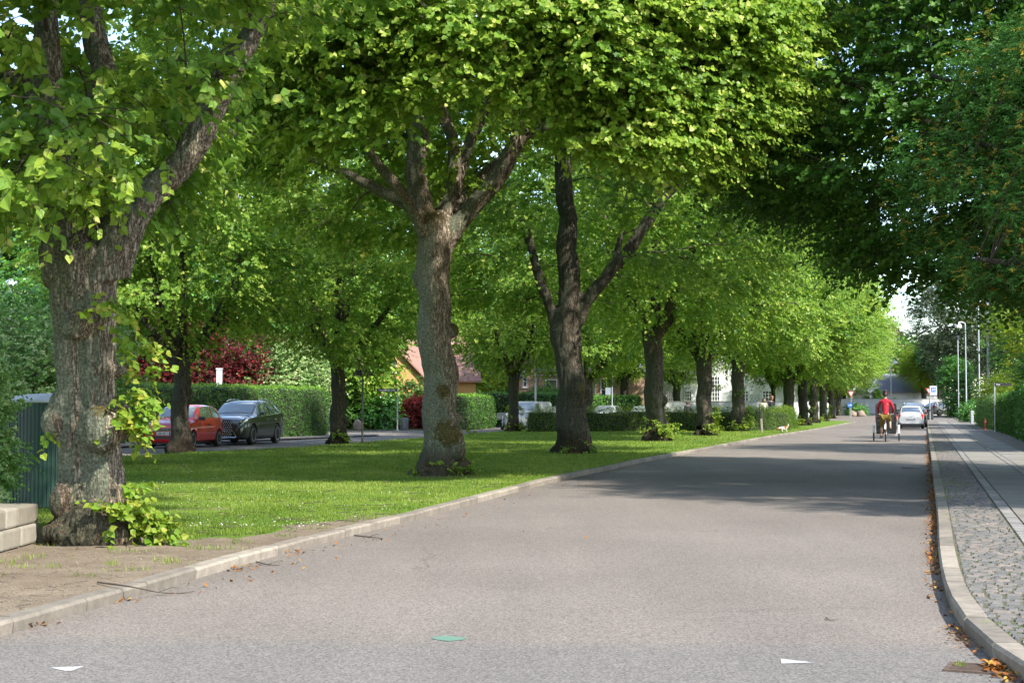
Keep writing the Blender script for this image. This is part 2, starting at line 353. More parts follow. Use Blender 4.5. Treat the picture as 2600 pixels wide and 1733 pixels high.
M['shoot'] = leafmat('young_lime_leaf', [(0.0, (0.072, 0.176, 0.016)), (0.5, (0.152, 0.272, 0.024)), (1.0, (0.336, 0.336, 0.048))], 0.45, (0.360, 0.440, 0.032))
M['hedge'] = leafmat('hedge_leaf', [(0.0, (0.030, 0.085, 0.015)), (0.6, (0.069, 0.170, 0.024)), (1.0, (0.213, 0.383, 0.031))], 0.25, (0.149, 0.319, 0.031))
M['hedgeglossy'] = leafmat('glossy_leaf', [(0.0, (0.026, 0.095, 0.014)), (0.6, (0.065, 0.203, 0.024)), (1.0, (0.156, 0.351, 0.036))], 0.25, (0.182, 0.432, 0.036), 0.3, 0.6)
M['privet'] = leafmat('privet_leaf', [(0.0, (0.028, 0.075, 0.010)), (0.5, (0.070, 0.150, 0.014)), (1.0, (0.224, 0.281, 0.028))], 0.35, (0.262, 0.355, 0.028))
M['pale'] = leafmat('pale_shrub_leaf', [(0.0, (0.056, 0.146, 0.029)), (0.5, (0.146, 0.281, 0.068)), (1.0, (0.473, 0.517, 0.247))], 0.35, (0.281, 0.473, 0.090))
M['red'] = leafmat('red_maple_leaf', [(0.0, (0.036, 0.008, 0.008)), (0.6, (0.104, 0.014, 0.014)), (1.0, (0.288, 0.024, 0.028))], 0.35, (0.336, 0.024, 0.024))
M['yew'] = leafmat('yew_needle', [(0.0, (0.029, 0.099, 0.016)), (0.7, (0.079, 0.212, 0.036)), (0.86, (0.137, 0.317, 0.054)), (1.0, (0.409, 0.288, 0.036))], 0.15, (0.160, 0.393, 0.036))
M['pine'] = leafmat('pine_needle', [(0.0, (0.060, 0.086, 0.050)), (0.7, (0.127, 0.166, 0.081)), (1.0, (0.270, 0.259, 0.100))], 0.1, (0.150, 0.216, 0.050))
M['gold'] = leafmat('golden_leaf', [(0.0, (0.060, 0.145, 0.009)), (0.5, (0.170, 0.289, 0.017)), (1.0, (0.383, 0.383, 0.034))], 0.45, (0.425, 0.468, 0.025))
M['core'] = mat('hedge_twigs', (0.02, 0.025, 0.012), 0.95, var=0.4, scale=8)
M['sett'] = tintmat('sett_granite', [(0, (0.136, 0.132, 0.128)), (0.5, (0.192, 0.180, 0.168)), (1, (0.240, 0.224, 0.204))], 0.8, 25, 0.2)
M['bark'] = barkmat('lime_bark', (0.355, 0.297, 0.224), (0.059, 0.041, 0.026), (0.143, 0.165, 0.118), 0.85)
M['barkdark'] = barkmat('lime_bark_painted_shade', (0.133, 0.113, 0.086), (0.025, 0.018, 0.013), (0.059, 0.069, 0.047), 0.7, 0.8)  # lime bark again, darkened to paint in the shade on these trunks
M['twig'] = mat('twig_bark', (0.055, 0.04, 0.028), 0.9, var=0.3)
M['granite'] = tintmat('granite', [(0, (0.143, 0.123, 0.099)), (0.5, (0.197, 0.167, 0.134)), (1, (0.250, 0.214, 0.171))], 0.85, 7, 0.34)
M['cobble'] = tintmat('cobble_stone', [(0, (0.087, 0.083, 0.080)), (0.4, (0.120, 0.113, 0.104)), (0.75, (0.149, 0.126, 0.110)), (1, (0.185, 0.148, 0.124))], 0.75, 25, 0.22)
M['slab'] = tintmat('concrete_slab', [(0, (0.144, 0.129, 0.114)), (1, (0.206, 0.190, 0.164))], 0.9, 3.0, 0.16, 0.15, 120)
M['joint'] = mat('sandy_joint', (0.096, 0.078, 0.055), 0.95, c2=(0.050, 0.066, 0.020), scale=1.3, bump=0.4, bscale=60)
M['gravel'] = mat('gravel', (0.164, 0.142, 0.118), 0.95, c2=(0.087, 0.076, 0.063), scale=9, bump=0.5, bscale=90)
M['white'] = mat('white_render', (0.477, 0.477, 0.468), 0.8, var=0.05, scale=1.5)
M['galv'] = mat('galvanised_steel', (0.42, 0.44, 0.46), 0.5, metal=0.55, var=0.12, scale=4)
M['blackpl'] = mat('black_plastic', (0.015, 0.015, 0.016), 0.5)
M['rubber'] = mat('tyre_rubber', (0.018, 0.018, 0.019), 0.8)
M['glass'] = mat('car_glass', (0.06, 0.075, 0.08), 0.03, spec=1.0, coat=1.0)
M['screen'] = mat('windscreen_painted_reflection', (0.20, 0.225, 0.235), 0.04, spec=1.0, coat=1.0)  # pale base colour stands in for sky reflected in the windscreens
M['glass'].node_tree.nodes['Principled BSDF'].inputs['IOR'].default_value = 2.0
M['chrome'] = mat('chrome', (0.75, 0.76, 0.78), 0.12, metal=1.0)
M['alloy'] = mat('alloy', (0.70, 0.71, 0.72), 0.4, metal=0.1)
M['plate'] = mat('plate_white', (0.506, 0.506, 0.492), 0.4)
M['ink'] = mat('ink_black', (0.01, 0.01, 0.012), 0.5)
M['signwhite'] = mat('sign_white', (0.518, 0.518, 0.518), 0.4)
M['signblue'] = mat('sign_blue', (0.01, 0.10, 0.34), 0.4)
M['signred'] = mat('sign_red', (0.42, 0.02, 0.02), 0.4)
M['signdark'] = mat('sign_back_grey', (0.05, 0.055, 0.06), 0.6)
M['wood'] = mat('weathered_wood', (0.240, 0.200, 0.152), 0.9, var=0.3, scale=3, stretch=(8, 8, 0.8))
M['leaflitter'] = leafmat('fallen_leaf', [(0, (0.102, 0.032, 0.007)), (0.6, (0.268, 0.095, 0.018)), (1.0, (0.319, 0.210, 0.036))], 0.1, (0.191, 0.078, 0.013))
# ------------------------------------------------------------------ ground, roads, kerbs
KH = 0.09
def interp(pts, z):              # pts sorted (z, x)
    return np.interp(z, [p[0] for p in pts], [p[1] for p in pts])
def smoothline(pts, n):
    pts = [Vector(p) for p in pts]; k = len(pts); out = []
    for i in range(k - 1):
        p0, p1, p2, p3 = pts[max(i - 1, 0)], pts[i], pts[i + 1], pts[min(i + 2, k - 1)]
        for j in range(n):
            t = j / n
            out.append(0.5 * ((2 * p1) + (p2 - p0) * t + (2 * p0 - 5 * p1 + 4 * p2 - p3) * t * t + (3 * p1 - p0 - 3 * p2 + p3) * t ** 3))
    out.append(pts[-1]); return out
def resample(line, step):
    out = [line[0]]; acc = 0
    d = [0]
    for a, b in zip(line, line[1:]): d.append(d[-1] + (b - a).length)
    n = max(2, int(d[-1] / step)); xs = np.linspace(0, d[-1], n + 1)
    arr = np.array([tuple(p) for p in line])
    return [Vector([float(np.interp(x, d, arr[:, i])) for i in range(3)]) for x in xs]
LK = [G(x, y, KH) for x, y in [(-420, 1712), (-220, 1650), (0, 1579), (279, 1503), (405, 1468), (645, 1401), (930, 1330), (1130, 1282), (1400, 1213), (1540, 1184),
      (1650, 1161), (1799, 1134.5), (1905, 1115), (1990, 1100.5), (2090, 1085)]]
LK += [G(2140, 1075, KH), G(2172, 1069.5, KH)]
LK = smoothline(LK, 8)
RK = [G(x, y, 0.1) for x, y in [(2820, 1812), (2690, 1735), (2600, 1684), (2547, 1653), (2490.6, 1606), (2442, 1561), (2406, 1503), (2390, 1451), (2383.2, 1411), (2379.5, 1366)]]
RK += [road(0.12, t, 0.1) for t in (20, 28, 40, 60, 90, 130, 141)]
RK[-7:] = RK[-7:]
RK = smoothline(RK, 8)
def offset(line, d):
    out = []
    for i, p in enumerate(line):
        t = (line[min(i + 1, len(line) - 1)] - line[max(i - 1, 0)]).normalized()
        out.append(p + Vector((-t.y, t.x, 0)) * d)
    return out
def kerb(line, width, h, name, label, side):
    line = resample(line, 0.98); V = []; Fq = []; T = []
    for i in range(len(line) - 1):
        a, b = line[i], line[i + 1]; t = (b - a).normalized(); n = Vector((-t.y, t.x, 0)) * side
        g = 0.006; a2 = a + t * g; b2 = b - t * g
        j = [random.uniform(-.006, .006) for _ in range(2)]
        o = len(V); tt = random.random()
        prof = [(0.016, -h - 0.05), (0.004, -0.02), (0.022, 0.0), (width, 0.0), (width + 0.002, -h - 0.05)]
        for q, jj in ((a2, j[0]), (b2, j[1])):
            for w, z in prof:
                p = q + n * w; V.append((p.x, p.y, p.z + z + (jj if z > -.05 else 0))); T.append(tt)
        for k in range(4):
            f = (o + k, o + k + 1, o + 5 + k + 1, o + 5 + k)
            Fq.append(f if side > 0 else f[::-1])
        Fq.append((o, o + 1, o + 2, o + 3)); Fq.append((o + 5, o + 6, o + 7, o + 8))
    me = npmesh(name, V, [(np.array(Fq), 0)], {'tint': T})
    o = struct(link(name, me, M['granite'])); tag(o, label); return o
kerb(LK, 0.15, KH, 'kerb', 'pale granite kerb curving along the grass verge', 1)
kerb(RK, 0.15, 0.1, 'kerb', 'granite kerb along the cobbled pavement edge', -1)

XK = sorted([(p.y, p.x) for p in offset(LK, 0.145)])
XL = [(0, -16), (25, -15), (34, -12.6), (40, -10.4), (49, -6.9), (62.5, -4.1), (79.7, -0.8), (100, 4.2), (150, 18.0), (180, 28)]
def xl(z): return interp(XL, z)
def xk(z): return interp(XK, z)
BIG = 900
def sheet(name, pts, z, m, label=None):
    b = MB(); b.face([(p[0], p[1], z) for p in pts]); o = b.build(name, m); struct(o)
    if label: o['label'] = label
    return o
sheet('ground', [(-BIG, -60), (BIG, -60), (BIG, BIG * 1.4), (-BIG, BIG * 1.4)], -0.04, mat('soil_and_grass', (0.05, 0.10, 0.02), 0.95, c2=(0.07, 0.07, 0.03), scale=0.4))
sheet('road', [(-40, -12), (34, -12), (70, 186), (-30, 186)], 0.0, M['asphalt'])

# the grass verge: fine mesh with a dirt mask
TB = {}                          # tree bases, filled here because the worn soil follows them
ROWSPEC = [(238, 1382), (1116, 1208), (1457, 1150), (1669, 1119), (1790, 1105), (1876, 1094), (2004, 1081), (2042, 1079), (2069, 1073), (2092, 1068.3), (2114, 1064.8), (2131, 1062.2), (2143, 1060.2)]
ROW = [G(x, y, KH) for x, y in ROWSPEC]
BACKSPEC = [(455, 1144, None), (857, 1125, None), (1302, 1094, None), (1490, None, 99), (1586, None, 112), (1715, None, 134), (1762, None, 150), (1813, None, 163), (1964, None, 106)]
BACK = [G(x, y, KH) if y else Vector(((x - CX) / F * Y, Y, KH)) for x, y, Y in BACKSPEC]
def vn(x, y, s, seed=0.0): return mn.noise(Vector((x * s, y * s, seed)))
def dirt(x, y):
    e = 15.2 + 1.0 * vn(x, y, 0.5, 3) + 0.6 * vn(x, y, 2.2, 9)
    d = 0.0
    lim = e if x < -1.0 else e
    # worn soil in front of and around the first tree, narrowing along the kerb
    k = xk(y) - x
    if y < lim and x > -5.6: d = min(1, (lim - y) * 1.2)
    if k < 0.55 + 0.35 * vn(x, y, 1.3, 1): d = max(d, min(1, (19.5 - y) * 0.3))
    for i, b in enumerate(ROW[:6]):
        r = math.hypot(x - b.x, (y - b.y) * 0.9); rr = 0.95 if i == 0 else 0.62
        d = max(d, min(1, max(0, (rr - r + 0.3 * vn(x, y, 2.5, 5)) * 3)))
    if x < -5.0 and y < 16: d *= 0.3
    pch = vn(x, y, 0.55, 20) + 0.5 * vn(x, y, 2.4, 21)
    if y < 24: d = max(d, min(0.75, max(0, (pch - 0.30) * 3)) * max(0, (25 - y) / 8 if y > 17 else 1))
    return max(0.0, min(1.0, d))
zs = np.concatenate([np.linspace(3.0, 24, 190), np.linspace(24.2, 60, 120), np.linspace(61, 178, 70)])
V = []; D = []; NU = 90
for z in zs:
    a, b = float(xl(z)), float(xk(z))
    for i in range(NU):
        u = (i / (NU - 1)) ** 0.75; x = a + (b - a) * u
        dv = dirt(x, z); V.append((x, z, KH - 0.004 + 0.022 * vn(x, z, 1.1) * min(1, (b - x) * 2) + 0.003 * vn(x, z, 7) * min(1, (b - x) * 2))); D.append(dv)
idx = np.arange(len(V)).reshape(len(zs), NU)
Fq = np.stack([idx[:-1, :-1], idx[:-1, 1:], idx[1:, 1:], idx[1:, :-1]], -1).reshape(-1, 4)
def vergemat():
    m, t, b, K = nt('verge')
    a = t.nodes.new('ShaderNodeAttribute'); a.attribute_name = 'dirt'
    tcn = t.nodes.new('ShaderNodeTexCoord')
    def nz(s, d, c0, c1, p0=.35, p1=.65):
        n = t.nodes.new('ShaderNodeTexNoise'); n.inputs['Scale'].default_value = s; n.inputs['Detail'].default_value = d; n.inputs['Roughness'].default_value = .7
        K(tcn.outputs['Object'], n.inputs['Vector']); r = t.nodes.new('ShaderNodeValToRGB'); e = r.color_ramp.elements
        e[0].position = p0; e[1].position = p1; e[0].color = (*c0, 1); e[1].color = (*c1, 1); K(n.outputs['Fac'], r.inputs[0]); return r, n
    soil, n1 = nz(1.6, 8, (0.13, 0.10, 0.072), (0.205, 0.165, 0.122))
    peb, n2 = nz(70, 2, (0.75, 0.74, 0.72), (1.3, 1.3, 1.3), .4, .62)
    mu = t.nodes.new('ShaderNodeMixRGB'); mu.blend_type = 'MULTIPLY'; mu.inputs[0].default_value = 1; K(soil.outputs[0], mu.inputs[1]); K(peb.outputs[0], mu.inputs[2])
    gr, n3 = nz(1.2, 8, (0.07, 0.13, 0.014), (0.14, 0.22, 0.03))
    n4 = t.nodes.new('ShaderNodeTexNoise'); n4.inputs['Scale'].default_value = 14; n4.inputs['Detail'].default_value = 5; K(tcn.outputs['Object'], n4.inputs['Vector'])
    ad = t.nodes.new('ShaderNodeMath'); ad.operation = 'MULTIPLY_ADD'; ad.inputs[1].default_value = 0.9; K(n4.outputs['Fac'], ad.inputs[0]); K(a.outputs['Fac'], ad.inputs[2])
    mr = t.nodes.new('ShaderNodeMapRange'); mr.inputs[1].default_value = 0.72; mr.inputs[2].default_value = 0.98; K(ad.outputs[0], mr.inputs[0])
    mx = t.nodes.new('ShaderNodeMixRGB'); K(mr.outputs[0], mx.inputs[0]); K(gr.outputs[0], mx.inputs[1]); K(mu.outputs[0], mx.inputs[2])
    K(mx.outputs[0], b.inputs['Base Color']); b.inputs['Roughness'].default_value = 0.97; b.inputs['Specular IOR Level'].default_value = 0.15
    bp = t.nodes.new('ShaderNodeBump'); bp.inputs['Strength'].default_value = 0.6; bp.inputs['Distance'].default_value = 0.02; K(n2.outputs['Fac'], bp.inputs['Height']); K(bp.outputs[0], b.inputs['Normal'])
    return m
struct(link('lawn', npmesh('lawn', V, [(Fq, 0)], {'dirt': D}, smooth=True), vergemat()))

# grass blades, denser where the picture shows them large
def blades(n, ymin, ymax, hmin, hmax, wid):
    k = n * 3
    y0 = (KH - CAMH)
    # even in picture height
    yy = rng.uniform(1 / ymax, 1 / ymin, k); z = 1 / yy
    a = xl(z); b = xk(z) - 0.02
    a = np.maximum(a, -0.372 * z - 0.5); b = np.minimum(b, 0.36 * z)
    x = a + (b - a) * rng.random(k); w = (b - a); keep = (rng.random(k) < w / w.max()) & (b > a)
    x, z = x[keep][:n], z[keep][:n]
    dv = np.array([dirt(float(p), float(q)) for p, q in zip(x, z)])
    tuft = np.array([vn(float(p), float(q), 3.2, 30) for p, q in zip(x, z)])
    keep = rng.random(len(x)) > dv * (1.25 - 0.5 * (tuft > 0.25))
    x, z, tuft = x[keep], z[keep], tuft[keep]; n = len(x)
    h = rng.uniform(hmin, hmax, n) * (1 + 0.5 * np.clip(tuft, -.5, .8)) ; ang = rng.uniform(0, 2 * np.pi, n); ln = rng.uniform(0.1, 0.7, n) * h
    wv = wid * rng.uniform(.7, 1.3, n) * (1 + z / 30)
    base = np.stack([x, z, np.full(n, KH - 0.012)], 1); s = np.stack([np.cos(ang), np.sin(ang), np.zeros(n)], 1); l = np.stack([-np.sin(ang), np.cos(ang), np.zeros(n)], 1)
    v0 = base - s * wv[:, None]; v1 = base + s * wv[:, None]
    v2 = base + l * (ln * .45)[:, None] + s * (wv * .7)[:, None]; v2[:, 2] += h * .6
    v3 = base + l * (ln * .45)[:, None] - s * (wv * .7)[:, None]; v3[:, 2] += h * .6
    v4 = base + l * ln[:, None]; v4[:, 2] += h
    V = np.stack([v0, v1, v2, v3, v4], 1).reshape(-1, 3); i = np.arange(n)[:, None] * 5
    big = np.array([vn(float(p), float(q), 0.5, 40) for p, q in zip(x, z)])
    dry = (rng.random(n) < .06) * .5; mid = np.array([vn(float(p), float(q), 1.9, 44) for p, q in zip(x, z)])
    t = np.repeat(np.clip(rng.normal(0.44, 0.18, n) + 0.5 * big + .3 * mid + dry, 0, 1), 5)
    return V, i + [[0, 1, 2, 3]], i + [[3, 2, 4]], t
V1, q1, t1, a1 = blades(150000, 11.5, 30, 0.022, 0.055, 0.0022)
V2, q2, t2, a2 = blades(110000, 28, 95, 0.035, 0.075, 0.0028)
gm = leafmat('grass_blade', [(0, (0.062, 0.115, 0.014)), (0.5, (0.155, 0.215, 0.028)), (1.0, (0.30, 0.33, 0.08))], 0.35, (0.28, 0.44, 0.03), 0.6, 0.2)
og = link('grass', npmesh('grass', np.concatenate([V1, V2]), [(np.concatenate([q1, q2 + len(V1)]), 0), (np.concatenate([t1, t2 + len(V1)]), 0)], {'tint': np.concatenate([a1, a2])}), gm)
tag(og, 'short green grass growing all over the verge between the trees', 'grass', kind='stuff')
def dots(n, ymin, ymax, size, name, m, label, cat, zoff=0.03, flat=True, xs=None, tint=None):
    k = n * 3; z = 1 / rng.uniform(1 / ymax, 1 / ymin, k); a = np.maximum(xl(z), -0.36 * z); b = xk(z) - .1
    x = a + (b - a) * rng.random(k); dens = np.array([vn(float(p), float(q), 0.35, 60) for p, q in zip(x, z)])
    keep = rng.random(k) < np.clip(.35 + dens * 1.3, 0, 1); x, z = x[keep][:n], z[keep][:n]; n = len(x)
    c = np.stack([x, z, np.full(n, KH + zoff)], 1); s = size * rng.uniform(.6, 1.3, n)[:, None]; an = rng.uniform(0, 6.28, n); tl = rng.uniform(.0, .5, n)
    e1 = np.stack([np.cos(an), np.sin(an), 0 * an], 1) * s; e2 = np.stack([-np.sin(an), np.cos(an), tl], 1) * s
    ring = [c + e1 * math.cos(q) + e2 * math.sin(q) for q in np.arange(6) * math.pi / 3]
    V = np.stack(ring, 1).reshape(-1, 3); f = np.arange(n * 6).reshape(n, 6)
    tag(link(name, npmesh(name, V, [(f, 0)], {'tint': np.repeat(rng.random(n), 6)}), m), label, cat, kind='stuff')
dots(2200, 16, 75, 0.008, 'daisies', mat('daisy_white', (0.5, 0.5, 0.44), 0.7), 'tiny white daisies scattered through the lawn', 'daisies', 0.045)

# twigs and crumbs on the bare soil
b = MB()
for i in range(330):
    y = random.uniform(8.3, 17.5); x = random.uniform(max(-.36 * y, -5), float(xk(y)) - .02)
    if dirt(x, y) < .5: continue
    an = random.uniform(0, 6.28); l = random.choice([.02, .03, .05, .12, .2]) * random.uniform(.6, 1.2); dz = KH + .004
    b.tube([(x, y, dz), (x + math.cos(an) * l * .5, y + math.sin(an) * l * .5, dz + .006), (x + math.cos(an + .3) * l, y + math.sin(an + .3) * l, dz)], random.uniform(.001, .0022), 4, .5)
for i in range(260):
    y = 1 / random.uniform(1 / 60, 1 / 15); x = random.uniform(float(max(-.36 * y, xl(y))), float(xk(y)) - .1); an = random.uniform(-.8, .8); l = random.uniform(.06, .28); dz = KH + .02
    b.tube([(x, y, dz), (x + math.cos(an) * l * .5, y + math.sin(an) * l * .5, dz + .012), (x + math.cos(an + .4) * l, y + math.sin(an + .4) * l, dz)], random.uniform(.003, .006), 4, .5)
tag(b.build('litter', M['twig']), 'dry twigs and crumbs on the bare soil and the lawn', 'litter', kind='stuff')

b = MB()
for i in range(900):
    y = random.uniform(8.3, 17.5); x = random.uniform(max(-.36 * y, -5), float(xk(y)) - .02)
    if dirt(x, y) < .4: continue
    r_ = random.uniform(.003, .010); bmesh.ops.create_icosphere(b.bm, subdivisions=1, radius=r_, matrix=Matrix.Translation((x, y, KH + r_ * .2)) @ Matrix.Diagonal((1, random.uniform(.6, 1), .6, 1)))
tag(b.build('pebbles', mat('pebble', (.24, .21, .17), .9, c2=(.12, .10, .08), scale=30)), 'small pebbles strewn over the bare soil', 'pebbles', kind='stuff')
# right pavement: base, cobble strip, sett bands, slabs, gravel
YA, YB = 3.0, 141.0
def band(s0, s1, z, name, m):
    return sheet(name, [tuple(road(s0, YA)[:2]), tuple(road(s1, YA)[:2]), tuple(road(s1, YB)[:2]), tuple(road(s0, YB)[:2])], z, m)
# joint bed: follows the curved kerb in front
inner = offset(RK, -0.13)
b = MB(); pts = inner
for i in range(len(pts) - 1):
    p, q = pts[i], pts[i + 1]
    tp, tq = p.dot(U), q.dot(U)
    b.face([(p.x, p.y, 0.093), tuple(road(max(p.dot(NR) + .02, 2.62), tp, 0.093)), tuple(road(max(q.dot(NR) + .02, 2.62), tq, 0.093)), (q.x, q.y, 0.093)])
struct(b.build('pavement_bed', M['joint']))
struct(sheet('gravel_strip', [tuple(road(2.60, 3)[:2]), tuple(road(4.6, 3)[:2]), tuple(road(9, 141)[:2]), tuple(road(2.60, 141)[:2])], 0.092, M['gravel']))
tk = sorted([(p.dot(U), p.dot(NR)) for p in inner]); tkx = [a for a, _ in tk]; tky = [b_ for _, b_ in tk]
def stones(name, s0, s1, w, l, h, m, t0, t1, label, jit=0.008, gap=0.005, stag=True, crown=0.006, drop=0.0):
    V = []; T = []; n = 0; t = t0; row = 0
    while t < t1:
        ll = l * random.uniform(.85, 1.15); s = s0 + (-random.uniform(0, w) if stag else 0)
        kb = float(np.interp(t, tkx, tky)) + .012
        while s < s1 - .01:
            ww = w * (random.uniform(.75, 1.35) if stag else 1); e = min(s + ww, s1)
            a = max(s, s0, kb) + gap; e2 = e - gap
            if e2 - a > .03 and random.random() > drop:
                z = h + random.uniform(-jit, jit) * .5; tt = random.random(); bv = min(.014, (e2 - a) * .25) if stag else .004
                ta, tb = t + gap, t + ll - gap
                j = [random.uniform(-.006, .006) if stag else 0 for _ in range(4)]
                sk = random.uniform(-.006, .006) if stag else 0
                cs = [(a + j[0], ta + sk), (e2 + j[1], ta - sk), (e2 + j[2], tb + sk), (a + j[3], tb)]
                for (q, r) in cs: V.append(tuple(road(q, r, z - .022)))
                cm_ = ((a + e2) / 2, (ta + tb) / 2)
                for (q, r) in cs: V.append(tuple(road(q + (cm_[0] - q) / abs(cm_[0] - q) * bv, r + (cm_[1] - r) / abs(cm_[1] - r) * bv, z + crown * random.uniform(.3, 1))))
                T += [tt] * 8; n += 1
            s = e
        t += ll; row += 1
    i = np.arange(n)[:, None] * 8
    Fs = np.concatenate([i + [[4, 5, 6, 7]], i + [[0, 1, 5, 4]], i + [[1, 2, 6, 5]], i + [[2, 3, 7, 6]], i + [[3, 0, 4, 7]]])
    o = struct(link(name, npmesh(name, V, [(Fs, 0)], {'tint': T}, smooth=False), m)); tag(o, label)
stones('cobble_strip', 0.26, 0.88, 0.105, 0.10, 0.098, M['cobble'], 5.2, 75, 'weathered cobble strip behind the pavement kerb')
stones('cobble_strip', 0.26, 0.88, 0.21, 0.20, 0.098, M['cobble'], 75, 140, 'far end of the cobbled strip')
for s_, lb in ((0.885, 'row of granite setts between cobbles and slabs'), (1.80, 'row of granite setts between the two lines of slabs')):
    stones('sett_row', s_, s_ + 0.15, 0.15, 0.115, 0.103, M['sett'], 4.5, 140, lb, stag=False)
stones('paving_slabs', 1.04, 1.795, 0.755, 0.62, 0.104, M['slab'], 4, 140, 'near line of big concrete paving slabs', jit=.004, gap=.004, stag=False, crown=0.001)
stones('paving_slabs', 1.955, 2.71, 0.755, 0.62, 0.104, M['slab'], 4, 140, 'outer line of big concrete paving slabs', jit=.004, gap=.004, stag=False, crown=0.001)

# moss and weeds in the cobble joints
def tufts(name, pts, n, h, m, label, cat, spread=.05):
    V = []; T = []
    for (x, y, z) in pts:
        for _ in range(n):
            a = random.uniform(0, 6.28); px, py = x + random.gauss(0, spread), y + random.gauss(0, spread * 1.6); hh = h * random.uniform(.4, 1.2); w = .004 + h * .05
            dx, dy = math.cos(a), math.sin(a)
            V += [(px - dy * w, py + dx * w, z - .01), (px + dy * w, py - dx * w, z - .01), (px + dx * hh * .5, py + dy * hh * .5, z + hh)]; T += [random.random()] * 3
    f = np.arange(len(V)).reshape(-1, 3)
    return tag(link(name, npmesh(name, V, [(f, 0)], {'tint': T}), m), label, cat, kind='stuff')
wp = []
for i in range(520):
    t = random.uniform(22, 110); s = random.choice([.27, .3, random.uniform(.27, .8), random.uniform(.27, .6)])
    if vn(s * 3, t, .35, 7) > .02: wp.append(tuple(road(s, t, .1)))
for i in range(70):
    t = random.uniform(7, 22); s = float(np.interp(t, tkx, tky)) + random.choice([.015, .02, random.uniform(.02, .6)])
    if s < .9 and vn(s * 2, t, .8, 17) > .05: wp.append(tuple(road(s, t, .095)))
tufts('weeds', wp, 12, 0.02, gm, 'small green weeds growing in the cobble joints', 'weeds')

# fallen leaves along the right kerb
def litter(name, pts, label, size=.02, sp=.05):
    n = len(pts); c = np.array(pts) + np.stack([rng.normal(0, sp, n), rng.normal(0, sp * 2, n), rng.uniform(.004, .03, n)], 1)
    an = rng.uniform(0, 6.28, n); s = (size * rng.uniform(.5, 1.4, n))[:, None]; tl = rng.uniform(-.7, .7, n); t2_ = rng.uniform(-.5, .5, n)
    e1 = np.stack([np.cos(an), np.sin(an), tl], 1) * s; e2 = np.stack([-np.sin(an), np.cos(an), t2_], 1) * s * .6
    V = np.stack([c - e1, c - e1 * .3 + e2, c + e1 * .5 + e2 * .8, c + e1, c + e1 * .5 - e2 * .8, c - e1 * .3 - e2], 1).reshape(-1, 3)
    return tag(link(name, npmesh(name, V, [(np.arange(n * 6).reshape(n, 6), 0)], {'tint': np.repeat(np.clip(rng.normal(.5, .25, n), 0, 1), 6)}), M['leaflitter']), label, 'fallen leaves', kind='stuff')
pts = []
dens = resample(RK, .05)
for p in dens:
    t = p.y; n_ = 0
    if t < 8.3: n_ = 11 if 7.7 < t < 8.1 else 1
    elif t < 13: n_ = 5 if vn(p.x, p.y, 2.3, 50) > 0.12 else (1 if random.random() < .4 else 0)
    elif t < 48: n_ = 5 if vn(p.x, p.y, .9, 50) > -.15 else 2
    elif t < 75: n_ = 3
    i = dens.index(p); tg = (dens[min(i + 1, len(dens) - 1)] - dens[max(i - 1, 0)]).normalized(); nn = Vector((-tg.y, tg.x, 0))
    for _ in range(n_):
        q = p + nn * abs(random.gauss(.015, .05)); pts.append((q.x, q.y, 0.0))
litter('fallen_leaves', pts, 'orange brown fallen leaves gathered along the pavement kerb', .015, .02)
pts = [tuple(G(random.gauss(80, 30), random.gauss(1585, 6))) for _ in range(70)] + [tuple(G(random.gauss(310, 18), random.gauss(1522, 5))) for _ in range(40)] + \
      [tuple(G(random.gauss(600, 14), random.gauss(1447, 4))) for _ in range(24)] + [tuple(G(random.gauss(760, 14), random.gauss(1403, 4))) for _ in range(24)]
litter('fallen_leaves', pts, 'few dry leaves in the gutter below the grass verge', .017, .01)
pts = []
for _ in range(260):
    i = random.randrange(30, len(LK) - 20); p = LK[i]; pts.append((p.x + random.uniform(.05, .6), p.y + random.uniform(-.3, .3), .0))
for _ in range(45): pts.append(tuple(G(random.uniform(300, 2300), random.uniform(1100, 1450))))
litter('fallen_leaves', pts, 'yellow leaf scraps scattered over the asphalt', .016, .03)

# sticks lying on the road and kerb
def stick(pp, r, label, z=.012, side=True):
    b = MB(); q = [G(x, y, zz) for x, y, zz in pp]; b.tube(smoothline(q, 4), r, 6, .4)
    if side:
        m_ = q[len(q) // 2]; b.tube([m_, m_ + Vector((.08, .12, .02)), m_ + Vector((.1, .25, .0))], r * .6, 5, .4)
    tag(b.build('fallen_stick', M['twig']), label, 'stick', 'fallen sticks')
stick([(248, 1477, .1), (330, 1488, .11), (400, 1502, .03), (450, 1505, .012), (494, 1500, .012)], .007, 'long forked stick lying over the kerb by the first tree')
stick([(900, 1358, .012), (935, 1362, .012), (972, 1366, .012)], .008, 'stick on the asphalt against the kerb below the lawn')
stick([(651, 1425, .012), (680, 1432, .012), (710, 1434, .012)], .006, 'short dark twig in the gutter beside the kerb')
stick([(2097, 1566, .01), (2108, 1573, .01), (2130, 1570, .01)], .004, 'small curled twig in the middle of the near asphalt', side=False)
stick([(2290, 1186, .012), (2312, 1188, .012), (2340, 1189, .012)], .010, 'brown stick on the asphalt near the pavement kerb', side=False)

